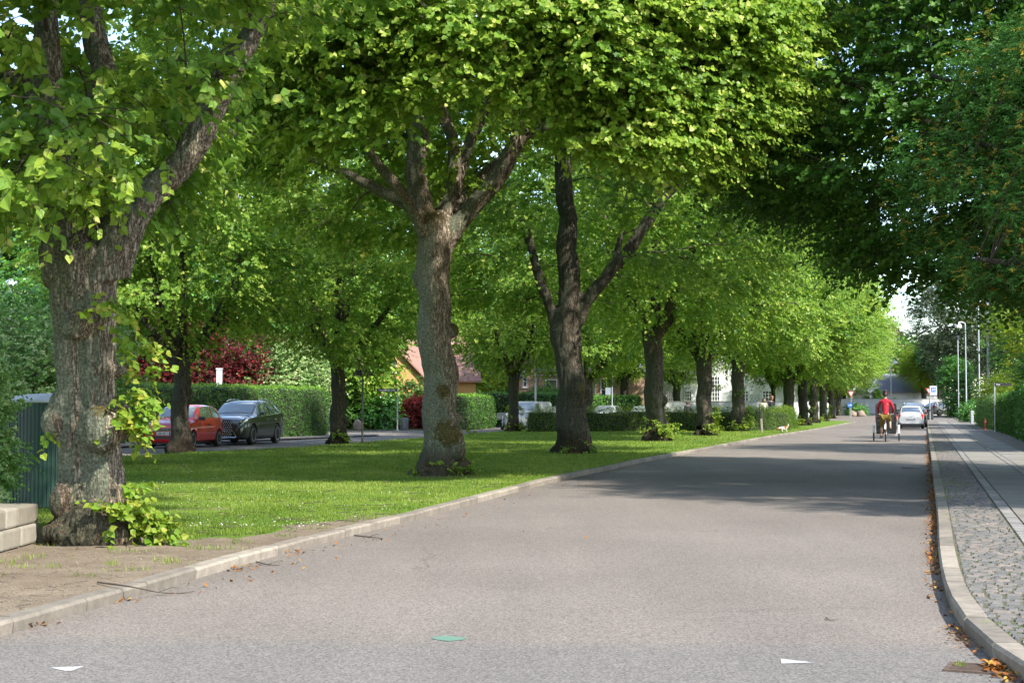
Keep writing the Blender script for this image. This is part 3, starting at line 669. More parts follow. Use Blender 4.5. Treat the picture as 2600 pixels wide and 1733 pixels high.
# road paint: shark teeth and a green survey mark
def paint(name, pp, m, label):
    b = MB(); b.face([G(x, y, .003) for x, y in pp]); o = b.build(name, m); struct(o); tag(o, label)
pm = mat('road_paint', (0.42, 0.42, 0.41), 0.8, c2=(0.26, 0.255, 0.245), scale=45)
paint('road_marking', [(126, 1693), (214, 1689.5), (183, 1701), (165, 1701.5)], pm, 'white give way triangle painted on the asphalt, chipped')
paint('road_marking', [(1982, 1670.5), (2067, 1680), (1984, 1683)], pm, 'white give way triangle painted on the asphalt, worn to a sliver')
paint('road_marking', [(1093, 1618), (1112, 1613.5), (1140, 1612), (1165, 1615.5), (1188, 1616), (1172, 1623), (1140, 1626), (1112, 1623)], mat('green_spray', (0.06, 0.20, 0.125), 0.9, c2=(0.12, 0.15, 0.13), scale=40), 'green survey mark sprayed on the asphalt')
# drain grating
g0 = G(2478, 1698); dr = empty('drain_grating', (g0.x, g0.y, 0), R(-24), 'rusty slotted drain grating in the gutter by the curved kerb', 'drain')
b = MB(); iron = mat('rusty_iron', (0.11, 0.075, 0.055), 0.8, metal=.3, var=.3, scale=20)
for s_, o_ in (((.30, .022, .012), (0, .125, .006)), ((.30, .022, .012), (0, -.125, .006)), ((.022, .228, .012), (.139, 0, .006)), ((.022, .228, .012), (-.139, 0, .006))): b.box(o_, s_)
b.build('frame', iron, dr)
b = MB()
for i in range(7): b.box((0, -.096 + i * .032, .005), (.254, .015, .008))
b.build('grate', iron, dr)
b = MB(); b.box((0, 0, .0015), (.255, .226, .002)); b.build('pit_shade', M['ink'], dr)  # flat black sheet painted as the darkness below the slots
litter('fallen_leaves', [tuple(G(random.gauss(2520, 12), random.gauss(1693, 7), .012)) for _ in range(60)] + [tuple(G(random.gauss(2565, 16), random.gauss(1700, 6))) for _ in range(50)], 'orange leaves lying on the drain grating', .018, .008)
tufts('weeds', [tuple(G(2430, 1691)), tuple(G(2440, 1690))], 30, .03, gm, 'green tuft growing at the corner of the drain grating', 'weeds', .02)
# ------------------------------------------------------------------ foliage and trees
def nrm(a): return a / np.maximum(np.linalg.norm(a, axis=1, keepdims=True), 1e-9)
def leaf_geo(Pp, D, N, size, five=False, wide=.46, fold=.14):
    """leaf blades: base point, direction, normal, length -> verts, face groups"""
    n = len(Pp); D = nrm(D); N = nrm(N - (N * D).sum(1, keepdims=True) * D); B = np.cross(D, N); s = size[:, None]
    def p(t, w, f): return Pp + D * s * t + B * s * w + N * s * f
    if five:
        V = np.stack([p(.04, 0, 0), p(-.03, wide * .62, fold * .6), p(.36, wide * 1.08, fold), p(.74, wide * .55, fold * .4), p(1.04, 0, -.10), p(.74, -wide * .55, fold * .4), p(.36, -wide * 1.08, fold), p(-.03, -wide * .62, fold * .6)], 1)
        i = np.arange(n)[:, None] * 8
        return V.reshape(-1, 3), np.concatenate([i + [[0, 4, 3, 2, 1]], i + [[0, 7, 6, 5, 4]]]), 8
    V = np.stack([p(0, 0, 0), p(.22, wide, fold), p(.68, wide * .8, fold * .6), p(1.0, 0, -.06), p(.68, -wide * .8, fold * .6), p(.22, -wide, fold)], 1)
    i = np.arange(n)[:, None] * 6
    return V.reshape(-1, 3), np.concatenate([i + [[0, 3, 2, 1]], i + [[0, 5, 4, 3]]]), 6
def sprays(S, D, Ln, nl, size, r, hang=.5, five=False, tint=(.42, .16), tip=.25, lite=.06, wide=.46):
    """S twig starts, D directions, Ln lengths; nl leaves each. returns V, F, tint, twig polylines"""
    n = len(S); D = nrm(D); T = (np.arange(nl) + .6)[None, :] / nl
    T = np.clip(T + r.uniform(-.04, .04, (n, nl)), 0, 1)
    sag = -0.22 * Ln[:, None] * T ** 2
    Q = S[:, None, :] + D[:, None, :] * (Ln[:, None] * T)[..., None]; Q[..., 2] += sag
    side = np.cross(D, [0, 0, 1.0]); side = nrm(side + 1e-4)
    sg = np.where(np.arange(nl) % 2 == 0, 1, -1)[None, :, None]
    DL = D[:, None, :] * .55 + side[:, None, :] * sg * .85 + r.normal(0, .3, (n, nl, 3)); DL[..., 2] -= hang
    out = D.copy(); out[:, 2] = 0
    NL = out[:, None, :] * .75 + r.normal(0, .42, (n, nl, 3)); NL[..., 2] += .5
    sz = size * r.uniform(.5, 1.2, (n, nl)) * (1.05 - .3 * T)
    tt = np.clip(r.normal(tint[0], tint[1], (n, 1)) * .5 + r.normal(tint[0], tint[1], (n, nl)) * .5 + tip * (T - .5) * .6, 0, 1)
    tt = np.where(r.random((n, nl)) < lite, .97, tt)
    V, Fc, k = leaf_geo(Q.reshape(-1, 3), DL.reshape(-1, 3), NL.reshape(-1, 3), sz.ravel(), five, wide)
    return V, Fc, np.repeat(tt.ravel(), k)
def tubes_np(A, B_, ra, rb, n=3, sag=0.0):
    """many thin straight-ish tubes of two segments"""
    A, B_ = np.asarray(A, float), np.asarray(B_, float); m = len(A); D = nrm(B_ - A)
    X = nrm(np.cross(D, [0.3, 0.2, 1.0])); Y = np.cross(D, X); C = (A + B_) / 2; C[:, 2] += sag
    R_ = []
    for P0, r0 in ((A, ra), (C, (ra + rb) / 2), (B_, rb)):
        for j in range(n):
            a = 2 * math.pi * j / n; R_.append(P0 + (X * math.cos(a) + Y * math.sin(a)) * np.reshape(r0, (-1, 1)))
    V = np.stack(R_, 1).reshape(-1, 3); i = np.arange(m)[:, None] * 3 * n; f = []
    for s in range(2):
        for j in range(n): f.append(i + [[s * n + j, s * n + (j + 1) % n, (s + 1) * n + (j + 1) % n, (s + 1) * n + j]])
    return V, np.concatenate(f)
def limb_points(limbs):
    pts = []
    for path, r in limbs:
        q = smoothline(path, 5)
        for i, p in enumerate(q): pts.append((p.x, p.y, p.z, r[0] + (r[-1] - r[0]) * i / len(q)))
    return np.array(pts)
def make_crown(r, clumps, base, limbpts, tpc, lpt, size, rc=(.9, .9, .45), twl=(.45, .9), five=False, tint=(.42, .16), lite=.06, twigs=False, out=.9, hang=.5, wide=.46, bs=1.0):
    """clumps n x 3; returns (leaf mesh data, branch mesh data)"""
    cl = np.asarray(clumps, float); n = len(cl); c0 = base
    S = cl[:, None, :] + r.normal(0, .45, (n, tpc, 3)) * np.array(rc); S = S.reshape(-1, 3)
    o = cl - c0; o = nrm(o); o = np.repeat(o, tpc, 0)
    D = o * out + r.normal(0, .55, o.shape); D[:, 2] = D[:, 2] * .6 - .1
    Ln = r.uniform(twl[0], twl[1], len(S)); ct = np.repeat(r.normal(0, .09, n), tpc)
    V, Fc, T = sprays(S, D, Ln, lpt, size, r, hang, five, tint, lite=lite, wide=wide)
    k = len(T) // len(S); T = np.clip(T + np.repeat(ct, k), 0, 1)
    # each clump hangs on the nearest limb point or on a clump already reached
    nodes = limbpts[:, :3].copy(); nr = limbpts[:, 3] * .55
    dist = np.linalg.norm(nodes[None] - cl[:, None], axis=2).min(1); A = np.zeros_like(cl); ra = np.zeros(n); rb = np.zeros(n); depth = np.zeros(len(nodes))
    for q in np.argsort(dist):
        c = cl[q]; dd = np.linalg.norm(nodes - c, axis=1) + np.maximum(0, nodes[:, 2] - c[2] + .1) * .8 + depth * .12
        j = dd.argmin(); A[q] = nodes[j]; ln = np.linalg.norm(c - nodes[j]); ra[q] = min(nr[j], (.014 + ln * .012) * bs); rb[q] = max(.008 * bs, ra[q] * .6)
        nodes = np.vstack([nodes, c]); nr = np.append(nr, rb[q]); depth = np.append(depth, depth[j] + 1)
    bv, bf = tubes_np(A, cl, ra, rb, 5, .10)
    kf = 4; E = cl[:, None, :] + nrm(r.normal(0, 1, (n * kf, 3)) * [1, 1, .4] + np.repeat(nrm(cl - c0), kf, 0) * .8).reshape(n, kf, 3) * r.uniform(.6, 1.1, (n, kf, 1)) * min(1, rc[0] * 1.2)
    fv, ff = tubes_np(np.repeat(cl, kf, 0), E.reshape(-1, 3), np.full(n * kf, .010 * bs), np.full(n * kf, .004 * bs), 3, .04)
    Vb = [bv, fv]; Fb = [bf, ff + len(bv)]
    if twigs:
        e = S + nrm(D) * Ln[:, None]; e[:, 2] -= .2 * Ln
        tv, tf = tubes_np(S, e, np.full(len(S), .0045), np.full(len(S), .0022), 3, .03)
        Vb.append(tv); Fb.append(tf + len(bv) + len(fv))
    return (V, Fc, T), (np.concatenate(Vb), np.concatenate(Fb))
def fill(r, n, inside, lo, hi, mind=.8, bias=None, tries=60):
    out = []; lo, hi = np.array(lo, float), np.array(hi, float); k = 0
    while len(out) < n and k < n * tries:
        k += 1; p = lo + (hi - lo) * r.random(3); q = inside(p)
        if q <= 0 or r.random() > q: continue
        if out and np.min(np.linalg.norm((np.array(out) - p) * [1, 1, 1.5], axis=1)) < mind: continue
        out.append(p)
    return np.array(out)
def crown_inside(c, rad, cut=None, shell=.25, seed=0):
    c = np.array(c, float); rad = np.array(rad, float)
    def f(p):
        q = (p - c) / rad; s = (q ** 2).sum() + .22 * mn.noise(Vector(p * .35) + Vector((seed, 0, 0)))
        if s > 1: return 0
        if cut is not None and not cut(p): return 0
        return shell + (1 - shell) * s
    return f
def trunk_mesh(limbs, lumps=(), voxel=.035, amp=.02, freq=11.0, moss=(), flare=None, seed=0.0, groove=1.0):
    """fuse limb tubes and burls into one skin, then raise bark ridges; coordinates relative to the tree base"""
    b = MB()
    for path, r in limbs:
        q = smoothline(path, 6); k = len(q); rr = [float(np.interp(i / (k - 1), np.linspace(0, 1, len(r)), r)) for i in range(k)]
        for i in range(1, k - 1):
            q[i] = q[i] + Vector((mn.noise(q[i] * 1.3 + Vector((seed, 0, 0))), mn.noise(q[i] * 1.3 + Vector((0, seed, 7))), 0)) * rr[i] * .35
        b.tube(q, rr, 16)
    for c, r_ in lumps: b.sph(c, r_, 20)
    me = b.mesh('t')
    me = bake(me, [('REMESH', dict(mode='VOXEL', voxel_size=voxel, adaptivity=0.0)), ('SMOOTH', dict(factor=.5, iterations=4))])
    n = len(me.vertices); co = np.empty(n * 3, np.float32); no = np.empty(n * 3, np.float32)
    me.vertices.foreach_get('co', co); me.vertices.foreach_get('normal', no); co = co.reshape(-1, 3); no = no.reshape(-1, 3); ms = np.zeros(n, np.float32)
    out = co.copy()
    for i in range(n):
        x, y, z = map(float, co[i]); v = Vector((x * freq + seed, y * freq, z * freq * .13))
        w = mn.noise(Vector((x * 2, y * 2, z * 1.0 + seed))) ; v.x += w * 2; v.y -= w * 1.5
        a = 1 - abs(mn.noise(v)) * 2.2; a2 = 1 - abs(mn.noise(v * 2.3)) * 2
        big = mn.noise(Vector((x * 2.2, y * 2.2, z * 1.1 + seed)))
        d = -amp * (max(0, a) ** 2 * 1.2 + .35 * max(0, a2) ** 2) * groove + big * amp * 1.6
        if z < .55: d += (.55 - z) * (.20 * (mn.noise(Vector((math.atan2(y, x) * 1.9 + seed, z * .7, 3))) + .1) + .10 * mn.noise(Vector((x * 7, y * 7, z * 3))))   # root buttresses
        out[i] = co[i] + no[i] * d
        for c, rm, k in moss:
            q = math.dist((x, y, z), c) / rm
            if q < 1: ms[i] = max(ms[i], k * (1 - q) ** .6)
    me.vertices.foreach_set('co', out.ravel()); at = me.attributes.new('moss', 'FLOAT', 'POINT'); at.data.foreach_set('value', ms)
    me.polygons.foreach_set('use_smooth', [True] * len(me.polygons)); me.update()
    return me
def build_tree(name, base, label, trunkme, leaf, branch, leafm, group=None, cat='tree', barkm=None, crown='crown'):
    e = empty(name, base, 0, label, cat, group)
    if trunkme: link('trunk', trunkme, barkm or M['bark'], e)
    off = np.array(base, np.float32)
    if branch is not None: link('branches', npmesh('branches', branch[0] - off, [(branch[1], 0)]), M['twig'], e)
    link(crown, npmesh('crown', leaf[0] - off, [(leaf[1], 0)], {'tint': leaf[2]}), leafm, e)
    return e
def rel(path, base): return [Vector(p) - Vector(base) for p in path]
def shoots(r, spots, size=.075, tint=(.55, .22), nl=8, ln=(.15, .45), m=None, parent=None, base=(0, 0, 0), name='sucker_leaves', five=True, lite=.1):
    """spots: [(x,y,z,(dir),radius,count)] leafy suckers on a trunk"""
    S = []; D = []
    for x, y, z, d, rad, k in spots:
        for _ in range(k):
            S.append((x + r.normal(0, rad * .5), y + r.normal(0, rad * .4), max(z + r.normal(0, rad * .5), KH + .02))); v = np.array(d) + r.normal(0, .5, 3); D.append(v)
    S = np.array(S); D = np.array(D, float); Ln = r.uniform(*ln, len(S))
    V, Fc, T = sprays(S, D, Ln, nl, size, r, .25, five, tint, tip=.5, lite=lite)
    V[:, 2] = np.maximum(V[:, 2], KH + .004)
    e = S + nrm(D) * Ln[:, None]; e[:, 2] -= .2 * Ln; tv, tf = tubes_np(S, e, np.full(len(S), .003), np.full(len(S), .0015), 3)
    off = np.array(base, np.float32)
    me = npmesh(name, np.concatenate([V, tv]) - off, [(Fc, 0), (tf + len(V), 1)], {'tint': np.concatenate([T, np.zeros(len(tv))])})
    return link(name, me, [m or M['shoot'], M['twig']], parent)
def proj(p):
    """photo position of a world point (used only to see which limbs the photo shows bare)"""
    x, y, z = p[0], p[1], p[2] - CAMH; c, s = math.cos(PITCH), math.sin(PITCH); d = y * c + z * s; u = z * c - y * s
    return CX + F * x / d, CY - F * u / d

# ---- first tree: huge burred lime in the left foreground
b1 = ROW[0]; Y1 = b1.y + .25
def L1(x, y, dy=0): return PD(x, y, Y1 + dy)
trunk1 = [L1(214, 1262), L1(212, 1200), L1(210, 1120), L1(207, 1000), L1(200, 880), L1(193, 760), L1(195, 660), L1(200, 580)]
limbs1 = [([p + Vector((-.115, .02, 0)) for p in trunk1], [.30, .24, .20, .19, .19, .20, .23, .27]), ([p + Vector((.115, -.03, 0)) for p in trunk1], [.30, .23, .20, .19, .185, .19, .21, .26]),
          ([L1(150, 640), L1(135, 530), L1(128, 400), L1(118, 250), L1(108, 80), L1(95, -120)], [.24, .20, .16, .15, .14, .11]),
          ([L1(190, 640, .1), L1(200, 520, .15), L1(212, 400, .2), L1(214, 300, .2), L1(240, 180, .2), L1(215, 80, .3), L1(190, -100, .5)], [.26, .24, .18, .15, .13, .13, .1]),
          ([L1(235, 640), L1(285, 535), L1(345, 450), L1(425, 360), L1(480, 270), L1(530, 170), L1(580, 80), L1(640, -40), L1(700, -180)], [.28, .22, .165, .15, .14, .13, .11, .10, .07]),
          ([L1(260, 560, .4), L1(330, 460, .9), L1(400, 385, 1.5), L1(470, 330, 2.2), L1(560, 290, 3)], [.15, .13, .11, .09, .06]),
          ([L1(130, 330), L1(70, 215), L1(0, 165, .3), L1(-120, 120, .6)], [.13, .11, .09, .06]),
          ([L1(200, 420, .5), L1(205, 300, 1.5), L1(225, 200, 2.5)], [.15, .1, .06])]
lumps1 = [(L1(128, 968, -.02), (.155, .15, .20)), (L1(148, 930, 0), (.15, .16, .16)), (L1(228, 985, -.27), (.225, .22, .24)), (L1(268, 970, -.14), (.15, .2, .2)), (L1(283, 955, 0), (.10, .12, .14)),
          (L1(175, 745, -.25), (.17, .14, .15)), (L1(208, 735, -.22), (.15, .15, .12)), (L1(165, 1228, -.20), (.24, .26, .15)), (L1(212, 1200, -.30), (.25, .2, .22)), (L1(265, 1235, -.2), (.24, .26, .2)),
          (L1(138, 1225, -.05), (.19, .26, .13)), (L1(152, 1150, -.05), (.13, .2, .2)), (L1(190, 1235, -.3), (.2, .2, .12)), (L1(288, 1250, 0), (.13, .2, .16)), (L1(272, 850, .0), (.10, .12, .08)), (L1(285, 1120, .1), (.05, .05, .05)),
          (L1(180, 620, -.12), (.2, .2, .35)), (L1(118, 590, 0), (.14, .2, .25))]
base1 = Vector((b1.x, b1.y + .25, KH))
moss1 = [(tuple(L1(225, 930, -.42) - base1), .24, .5), (tuple(L1(180, 735, -.3) - base1), .25, .35), (tuple(L1(170, 1170, -.4) - base1), .28, .4), (tuple(L1(400, 400) - base1), .5, .4), (tuple(L1(280, 950) - base1), .3, .5)]
tm1 = trunk_mesh([(rel(p, base1), r) for p, r in limbs1], [(c - base1, r) for c, r in lumps1], .022, .020, 12.0, moss1, seed=2.0)
r1 = np.random.default_rng(11)
def in1(p):
    x, y = proj(p)                         # the bole stays bare below the fork; crown ends left of the neighbour
    if p[2] < 2.95: return 0
    q = (np.array(p) - [-4.6, 14.6, 6.6]) / [5.4, 5.6, 4.2]; s = (q ** 2).sum()
    if s > 1: return 0
    if p[1] < 9.2: return 0
    lim = np.interp(y / 1.1054, [-900, 0, 150, 300, 420, 520, 640], [600, 640, 600, 520, 440, 400, 200])
    if x / 1.1054 > lim - 20 and p[2] < 6.3: return 0
    low = np.interp(x / 1.1054, [-400, 0, 120, 300, 420], [620, 540, 465, 545, 520])
    if y / 1.1054 > low - 20: return 0
    if p[1] < 13.6 and 60 < x / 1.1054 < 480 and y / 1.1054 > 200 and r1.random() < .35: return 0
    return .35 + .65 * s
cl1 = fill(r1, 540, in1, (-10.5, 9.2, 2.9), (1.2, 20, 10.8), .42)
lp1 = limb_points(limbs1[1:])
lf, br = make_crown(r1, cl1, np.array([-4.2, 14.8, 4.6]), lp1, 26, 9, .112, rc=(.5, .5, .28), twl=(.3, .6), five=True, twigs=True, tint=(.40, .15), lite=.05)
tree1 = build_tree('lime_tree', base1, 'huge burred forked lime with bright suckers, on bare soil beside the block wall', tm1, lf, br, M['lime'], 'limes in the row along the kerb')
sp = []
for x, y, dy, rad, k in [(262, 690, -.35, .08, 6), (285, 735, -.35, .10, 6), (300, 785, -.35, .09, 6), (330, 800, -.3, .07, 5), (345, 860, -.3, .05, 4), (300, 900, -.3, .10, 9), (325, 925, -.3, .10, 9), (290, 955, -.35, .12, 10), (320, 965, -.3, .09, 8), (300, 1000, -.3, .1, 6), (220, 690, -.4, .04, 2), (190, 715, -.42, .03, 2), (100, 1000, -.2, .05, 3), (345, 810, -.3, .05, 3)]:
    p = L1(x, y, dy); sp.append((p.x, p.y, p.z, (.6, -.5, -.3), rad, k))
for x, y, dy, rad, k in [(300, 1130, -.3, .08, 9), (300, 1170, -.35, .13, 16), (320, 1200, -.35, .14, 20), (345, 1225, -.3, .15, 20), (370, 1240, -.25, .12, 12), (250, 1180, -.45, .07, 7), (240, 1060, -.5, .0, 0), (215, 1165, -.5, .04, 3), (245, 1240, -.6, .03, 2), (150, 1180, -.1, .06, 4), (130, 1210, .1, .1, 6)]:
    p = L1(x, y, dy); sp.append((p.x, p.y, max(p.z, .2), (.7, -.4, .1), rad, k))
shoots(np.random.default_rng(5), sp, .085, (.5, .2), 6, (.12, .32), parent=tree1, base=base1)

# ---- second tree
Y2 = ROW[1].y + .25
def L2(x, y, dy=0): return PD(x, y, Y2 + dy)
base2 = Vector((ROW[1].x, Y2, KH))
limbs2 = [([L2(1012, 1098), L2(1012, 1060), L2(1015, 1000), L2(1010, 900), L2(1003, 800), L2(995, 700), L2(992, 620), L2(998, 560), L2(995, 500)], [.50, .42, .35, .345, .335, .32, .34, .36, .30]),
          ([L2(975, 560), L2(955, 490), L2(880, 442), L2(780, 392), L2(660, 342), L2(560, 300)], [.16, .13, .12, .10, .07, .04]),
          ([L2(975, 540, -.2), L2(935, 460, -.4), L2(890, 400, -.7), L2(850, 350, -1), L2(820, 280, -1.4)], [.14, .12, .10, .09, .06]),
          ([L2(985, 560), L2(962, 430), L2(955, 320), L2(948, 180), L2(965, 60), L2(960, -150)], [.25, .23, .21, .18, .16, .12]),
          ([L2(1005, 540, .2), L2(1042, 420, .3), L2(1040, 330, .3), L2(1010, 220, .4), L2(1030, 50, .5)], [.2, .16, .13, .11, .08]),
          ([L2(1020, 560), L2(1080, 480), L2(1150, 400), L2(1185, 320), L2(1205, 230), L2(1240, 120), L2(1255, 0), L2(1290, -120)], [.22, .19, .18, .17, .15, .12, .1, .07]),
          ([L2(1185, 320), L2(1240, 300), L2(1300, 255), L2(1390, 220), L2(1480, 160)], [.11, .09, .08, .06, .04]),
          ([L2(1010, 520, .4), L2(1080, 430, .9), L2(1150, 365, 1.5), L2(1230, 300, 2.3)], [.15, .12, .1, .06]),
          ([L2(1045, 450, .5), L2(1075, 340, .6), L2(1120, 240, .6), L2(1150, 100, .6)], [.14, .12, .1, .07])]
lumps2 = [(L2(1035, 1000, -.25), (.26, .2, .20)), (L2(1052, 1030, -.2), (.18, .2, .22)), (L2(1020, 900, -.3), (.14, .1, .12)), (L2(1040, 760, 0), (.13, .15, .16)), (L2(1062, 1070, -.1), (.2, .2, .18)),
          (L2(1020, 1075, -.35), (.22, .16, .18)), (L2(955, 1092, 0), (.20, .26, .13)), (L2(985, 1080, -.3), (.2, .2, .16)), (L2(1068, 1088, .1), (.16, .2, .12)), (L2(960, 640, 0), (.12, .15, .2)), (L2(1050, 960, -.1), (.12, .12, .1))]
moss2 = [(tuple(L2(1030, 995, -.4) - base2), .38, .8), (tuple(L2(1020, 898, -.35) - base2), .22, .8), (tuple(L2(1045, 750, -.1) - base2), .25, .6), (tuple(L2(990, 500, -.2) - base2), .5, .55), (tuple(L2(1060, 1040, -.2) - base2), .25, .6)]
tm2 = trunk_mesh([(rel(p, base2), r) for p, r in limbs2], [(c - base2, r) for c, r in lumps2], .030, .022, 10.0, moss2, seed=5.0)
r2 = np.random.default_rng(22)
def in2(p):
    q = (np.array(p) - [-.6, 28, 8.6]) / [6.4, 6.6, 5.4]; s = (q ** 2).sum() + .2 * mn.noise(Vector(p) * .35)
    if s > 1: return 0
    x, y = proj(p); x /= 1.1054; y /= 1.1054
    lo = np.interp(x, [500, 600, 700, 800, 900, 1000, 1100, 1200, 1400, 1600, 1780], [350, 420, 380, 330, 290, 245, 300, 330, 400, 430, 290])
    if p[1] < 28.8 and y > lo - 8: return 0
    if p[1] >= 28.8 and y > np.interp(x, [800, 1000, 1150, 1200, 1400, 1600, 1780], [560, 520, 330, 300, 330, 380, 300]): return 0
    if y > 600: return 0
    if p[1] < 27.5 and 860 < x < 1230 and y > 120 and r2.random() < .45: return 0
    return .15 + .85 * s * s
cl2 = fill(r2, 560, in2, (-7, 21.4, 4.0), (6, 34.6, 14), .56)
def in2f(p):
    if p[1] > 27.6 or p[2] < 4.9: return 0
    q = (np.array(p) - [-.6, 28, 8.6]) / [6.4, 6.6, 5.4]; s = (q ** 2).sum() + .15 * mn.noise(Vector(p) * .35)
    if s > 1 or s < .45: return 0
    x, y = proj(p); x /= 1.1054; y /= 1.1054
    if y > np.interp(x, [560, 700, 800, 900, 1000, 1100, 1200, 1400, 1600, 1780], [400, 360, 310, 270, 225, 260, 250, 380, 405, 270]) - 30 or x < 600 or x > 1760 or y < -60: return 0
    return 1 if x > 1180 else .45
cl2 = np.vstack([cl2, fill(r2, 260, in2f, (-6, 21, 4.9), (6.6, 27.6, 14), .42)])
lf, br = make_crown(r2, cl2, np.array([-.8, 28, 6.5]), limb_points(limbs2[1:]), 36, 11, .108, rc=(.75, .75, .36), twl=(.35, .75), tint=(.52, .16), lite=.10, five=False, wide=.5)
tree2 = build_tree('lime_tree', base2, 'thick lime with mossy swollen foot and a wide fan of limbs, mid lawn', tm2, lf, br, M['lime'], 'limes in the row along the kerb')
sp = [(p.x, p.y, p.z, (.2, -.5, .2), rad, k) for p, rad, k in [(L2(1045, 1082, -.5), .12, 8), (L2(1000, 1065, -.5), .06, 4), (L2(950, 1075, -.3), .07, 4), (L2(1075, 1075, -.3), .12, 7), (L2(1082, 1000, 0), .06, 3), (L2(1080, 1075, -.1), .14, 8)]]
shoots(np.random.default_rng(6), sp, .07, (.35, .2), 6, (.1, .25), parent=tree2, base=base2)

# ---- third tree: shade painted into its darker bark
Y3 = ROW[2].y + .2
def L3(x, y, dy=0): return PD(x, y, Y3 + dy)
base3 = Vector((ROW[2].x, Y3, KH))
limbs3 = [([L3(1318, 1043), L3(1316, 1010), L3(1313, 940), L3(1308, 840), L3(1303, 760), L3(1298, 700)], [.62, .50, .43, .41, .40, .36]),
          ([L3(1285, 790), L3(1268, 720), L3(1240, 640), L3(1222, 570), L3(1195, 510), L3(1150, 485), L3(1080, 460)], [.22, .18, .15, .13, .13, .10, .06]),
          ([L3(1305, 740), L3(1307, 600), L3(1300, 450), L3(1292, 300), L3(1280, 150), L3(1260, 0)], [.34, .32, .27, .24, .2, .15]),
          ([L3(1320, 740), L3(1375, 655), L3(1440, 580), L3(1500, 490), L3(1560, 420), L3(1640, 355), L3(1720, 290)], [.24, .2, .18, .16, .13, .1, .06]),
          ([L3(1330, 700, .5), L3(1400, 620, 1.4), L3(1430, 520, 2.2), L3(1440, 420, 3)], [.15, .12, .1, .06])]
lumps3 = [(L3(1345, 900, 0), (.2, .25, .25)), (L3(1290, 980, -.1), (.2, .2, .15)), (L3(1285, 1035, 0), (.28, .3, .16)), (L3(1350, 1035, 0), (.26, .3, .16)), (L3(1315, 1038, -.3), (.3, .25, .14))]
tm3 = trunk_mesh([(rel(p, base3), r) for p, r in limbs3], [(c - base3, r) for c, r in lumps3], .045, .03, 8.0, [(tuple(L3(1340, 890, -.3) - base3), .4, .6), ((0, -.5, .1), .9, .45)], seed=9.0)
r3 = np.random.default_rng(33)
def in3(p):
    q = (np.array(p) - [2.6, 42, 8.6]) / [6.8, 7.2, 5.6]; s = (q ** 2).sum() + .2 * mn.noise(Vector(p) * .35)
    if s > 1 or p[2] < 4.3: return 0
    x, y = proj(p); x /= 1.1054; y /= 1.1054
    if p[1] < 42.5 and y > np.interp(x, [1050, 1200, 1300, 1400, 1500, 1700, 1800], [640, 640, 400, 500, 640, 700, 600]): return 0
    if p[1] < 42.3 and 1330 < x < 1720 and abs(y - np.interp(x, [1330, 1440, 1560, 1720], [690, 580, 420, 290])) < 75: return 0
    if p[1] < 42 and 1175 < x < 1400 and y > 300: return 0
    return .3 + .7 * s
cl3 = fill(r3, 300, in3, (-5, 34, 4), (10, 50, 14.5), .8)
lf, br = make_crown(r3, cl3, np.array([2.3, 42, 6.5]), limb_points(limbs3[1:]), 34, 11, .12, rc=(.95, .95, .4), twl=(.45, .9), tint=(.38, .16), lite=.05, wide=.5)
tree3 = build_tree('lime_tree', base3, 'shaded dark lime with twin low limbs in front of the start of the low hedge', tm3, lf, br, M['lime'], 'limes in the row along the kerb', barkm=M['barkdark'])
shoots(np.random.default_rng(7), [(base3.x + .5, Y3 - .5, .2, (.4, -.5, .3), .25, 16), (base3.x - .2, Y3 - .6, .15, (0, -.6, .3), .2, 8)], .07, (.3, .2), 6, (.15, .35), M['lime'], tree3, base3)

# ---- generic limes: three stock trees, copied along the rows
def stock(seed, H=13.0, rad=5.8, n=270, size=.135, tr=.36, low=3.8):
    r = np.random.default_rng(seed); rnd = random.Random(seed); z0 = rnd.uniform(2.7, 3.3)
    lean = rnd.uniform(-.25, .25)
    limbs = [([Vector((0, 0, -.05)), Vector((0, 0, .25)), Vector((lean * .3, 0, .9)), Vector((lean * .6, 0, 2)), Vector((lean, 0, z0 + .4))], [tr * 1.5, tr * 1.22, tr, tr * .95, tr * 1.0])]
    na = 5
    for i in range(na):
        a = 2 * math.pi * (i + rnd.uniform(-.2, .2)) / na; o = rnd.uniform(1.6, 3.4); t = Vector((lean, 0, z0))
        limbs.append(([t, t + Vector((math.cos(a) * o * .3, math.sin(a) * o * .3, 1.0)), t + Vector((math.cos(a) * o * .75, math.sin(a) * o * .75, 2.6)), t + Vector((math.cos(a) * o * 1.1, math.sin(a) * o * 1.1, 5))], [tr * .55, tr * .45, tr * .36, .06]))
    limbs.append(([Vector((lean, 0, z0)), Vector((lean * .5, 0, 6)), Vector((0, .3, H - 2.5))], [tr * .7, tr * .5, .08]))
    lumps = [(Vector((rnd.uniform(-.3, .3), -.22, rnd.uniform(.5, 2.6))), (rnd.uniform(.12, .22),) * 3) for _ in range(3)] + [(Vector((math.cos(a) * tr * 1.1, math.sin(a) * tr * 1.1, .02)), (.22, .22, .2)) for a in (0.3, 1.9, 3.4, 4.4, 5.3)]
    tm = trunk_mesh(limbs, lumps, .05, .028, 8.0, [((0, -.4, .2), .8, .3), ((.3, -.2, 1.4), .4, .5)], seed=seed * 1.7)
    ins = crown_inside((0, 0, (H + low) / 2), (rad, rad * 1.1, (H - low) / 2 + .3), lambda p: p[2] > low - .9 + .5 * mn.noise(Vector(p) * .5), .3, seed)
    cl = fill(r, n, ins, (-rad, -rad * 1.2, low - 1), (rad, rad * 1.2, H), .95)
    lf, br = make_crown(r, cl, np.array([0, 0, 5.5]), limb_points(limbs[1:]), 30, 10, size, rc=(1.05, 1.05, .5), twl=(.5, 1.0), tint=(.45, .17), lite=.08, wide=.52)
    return tm, lf, br
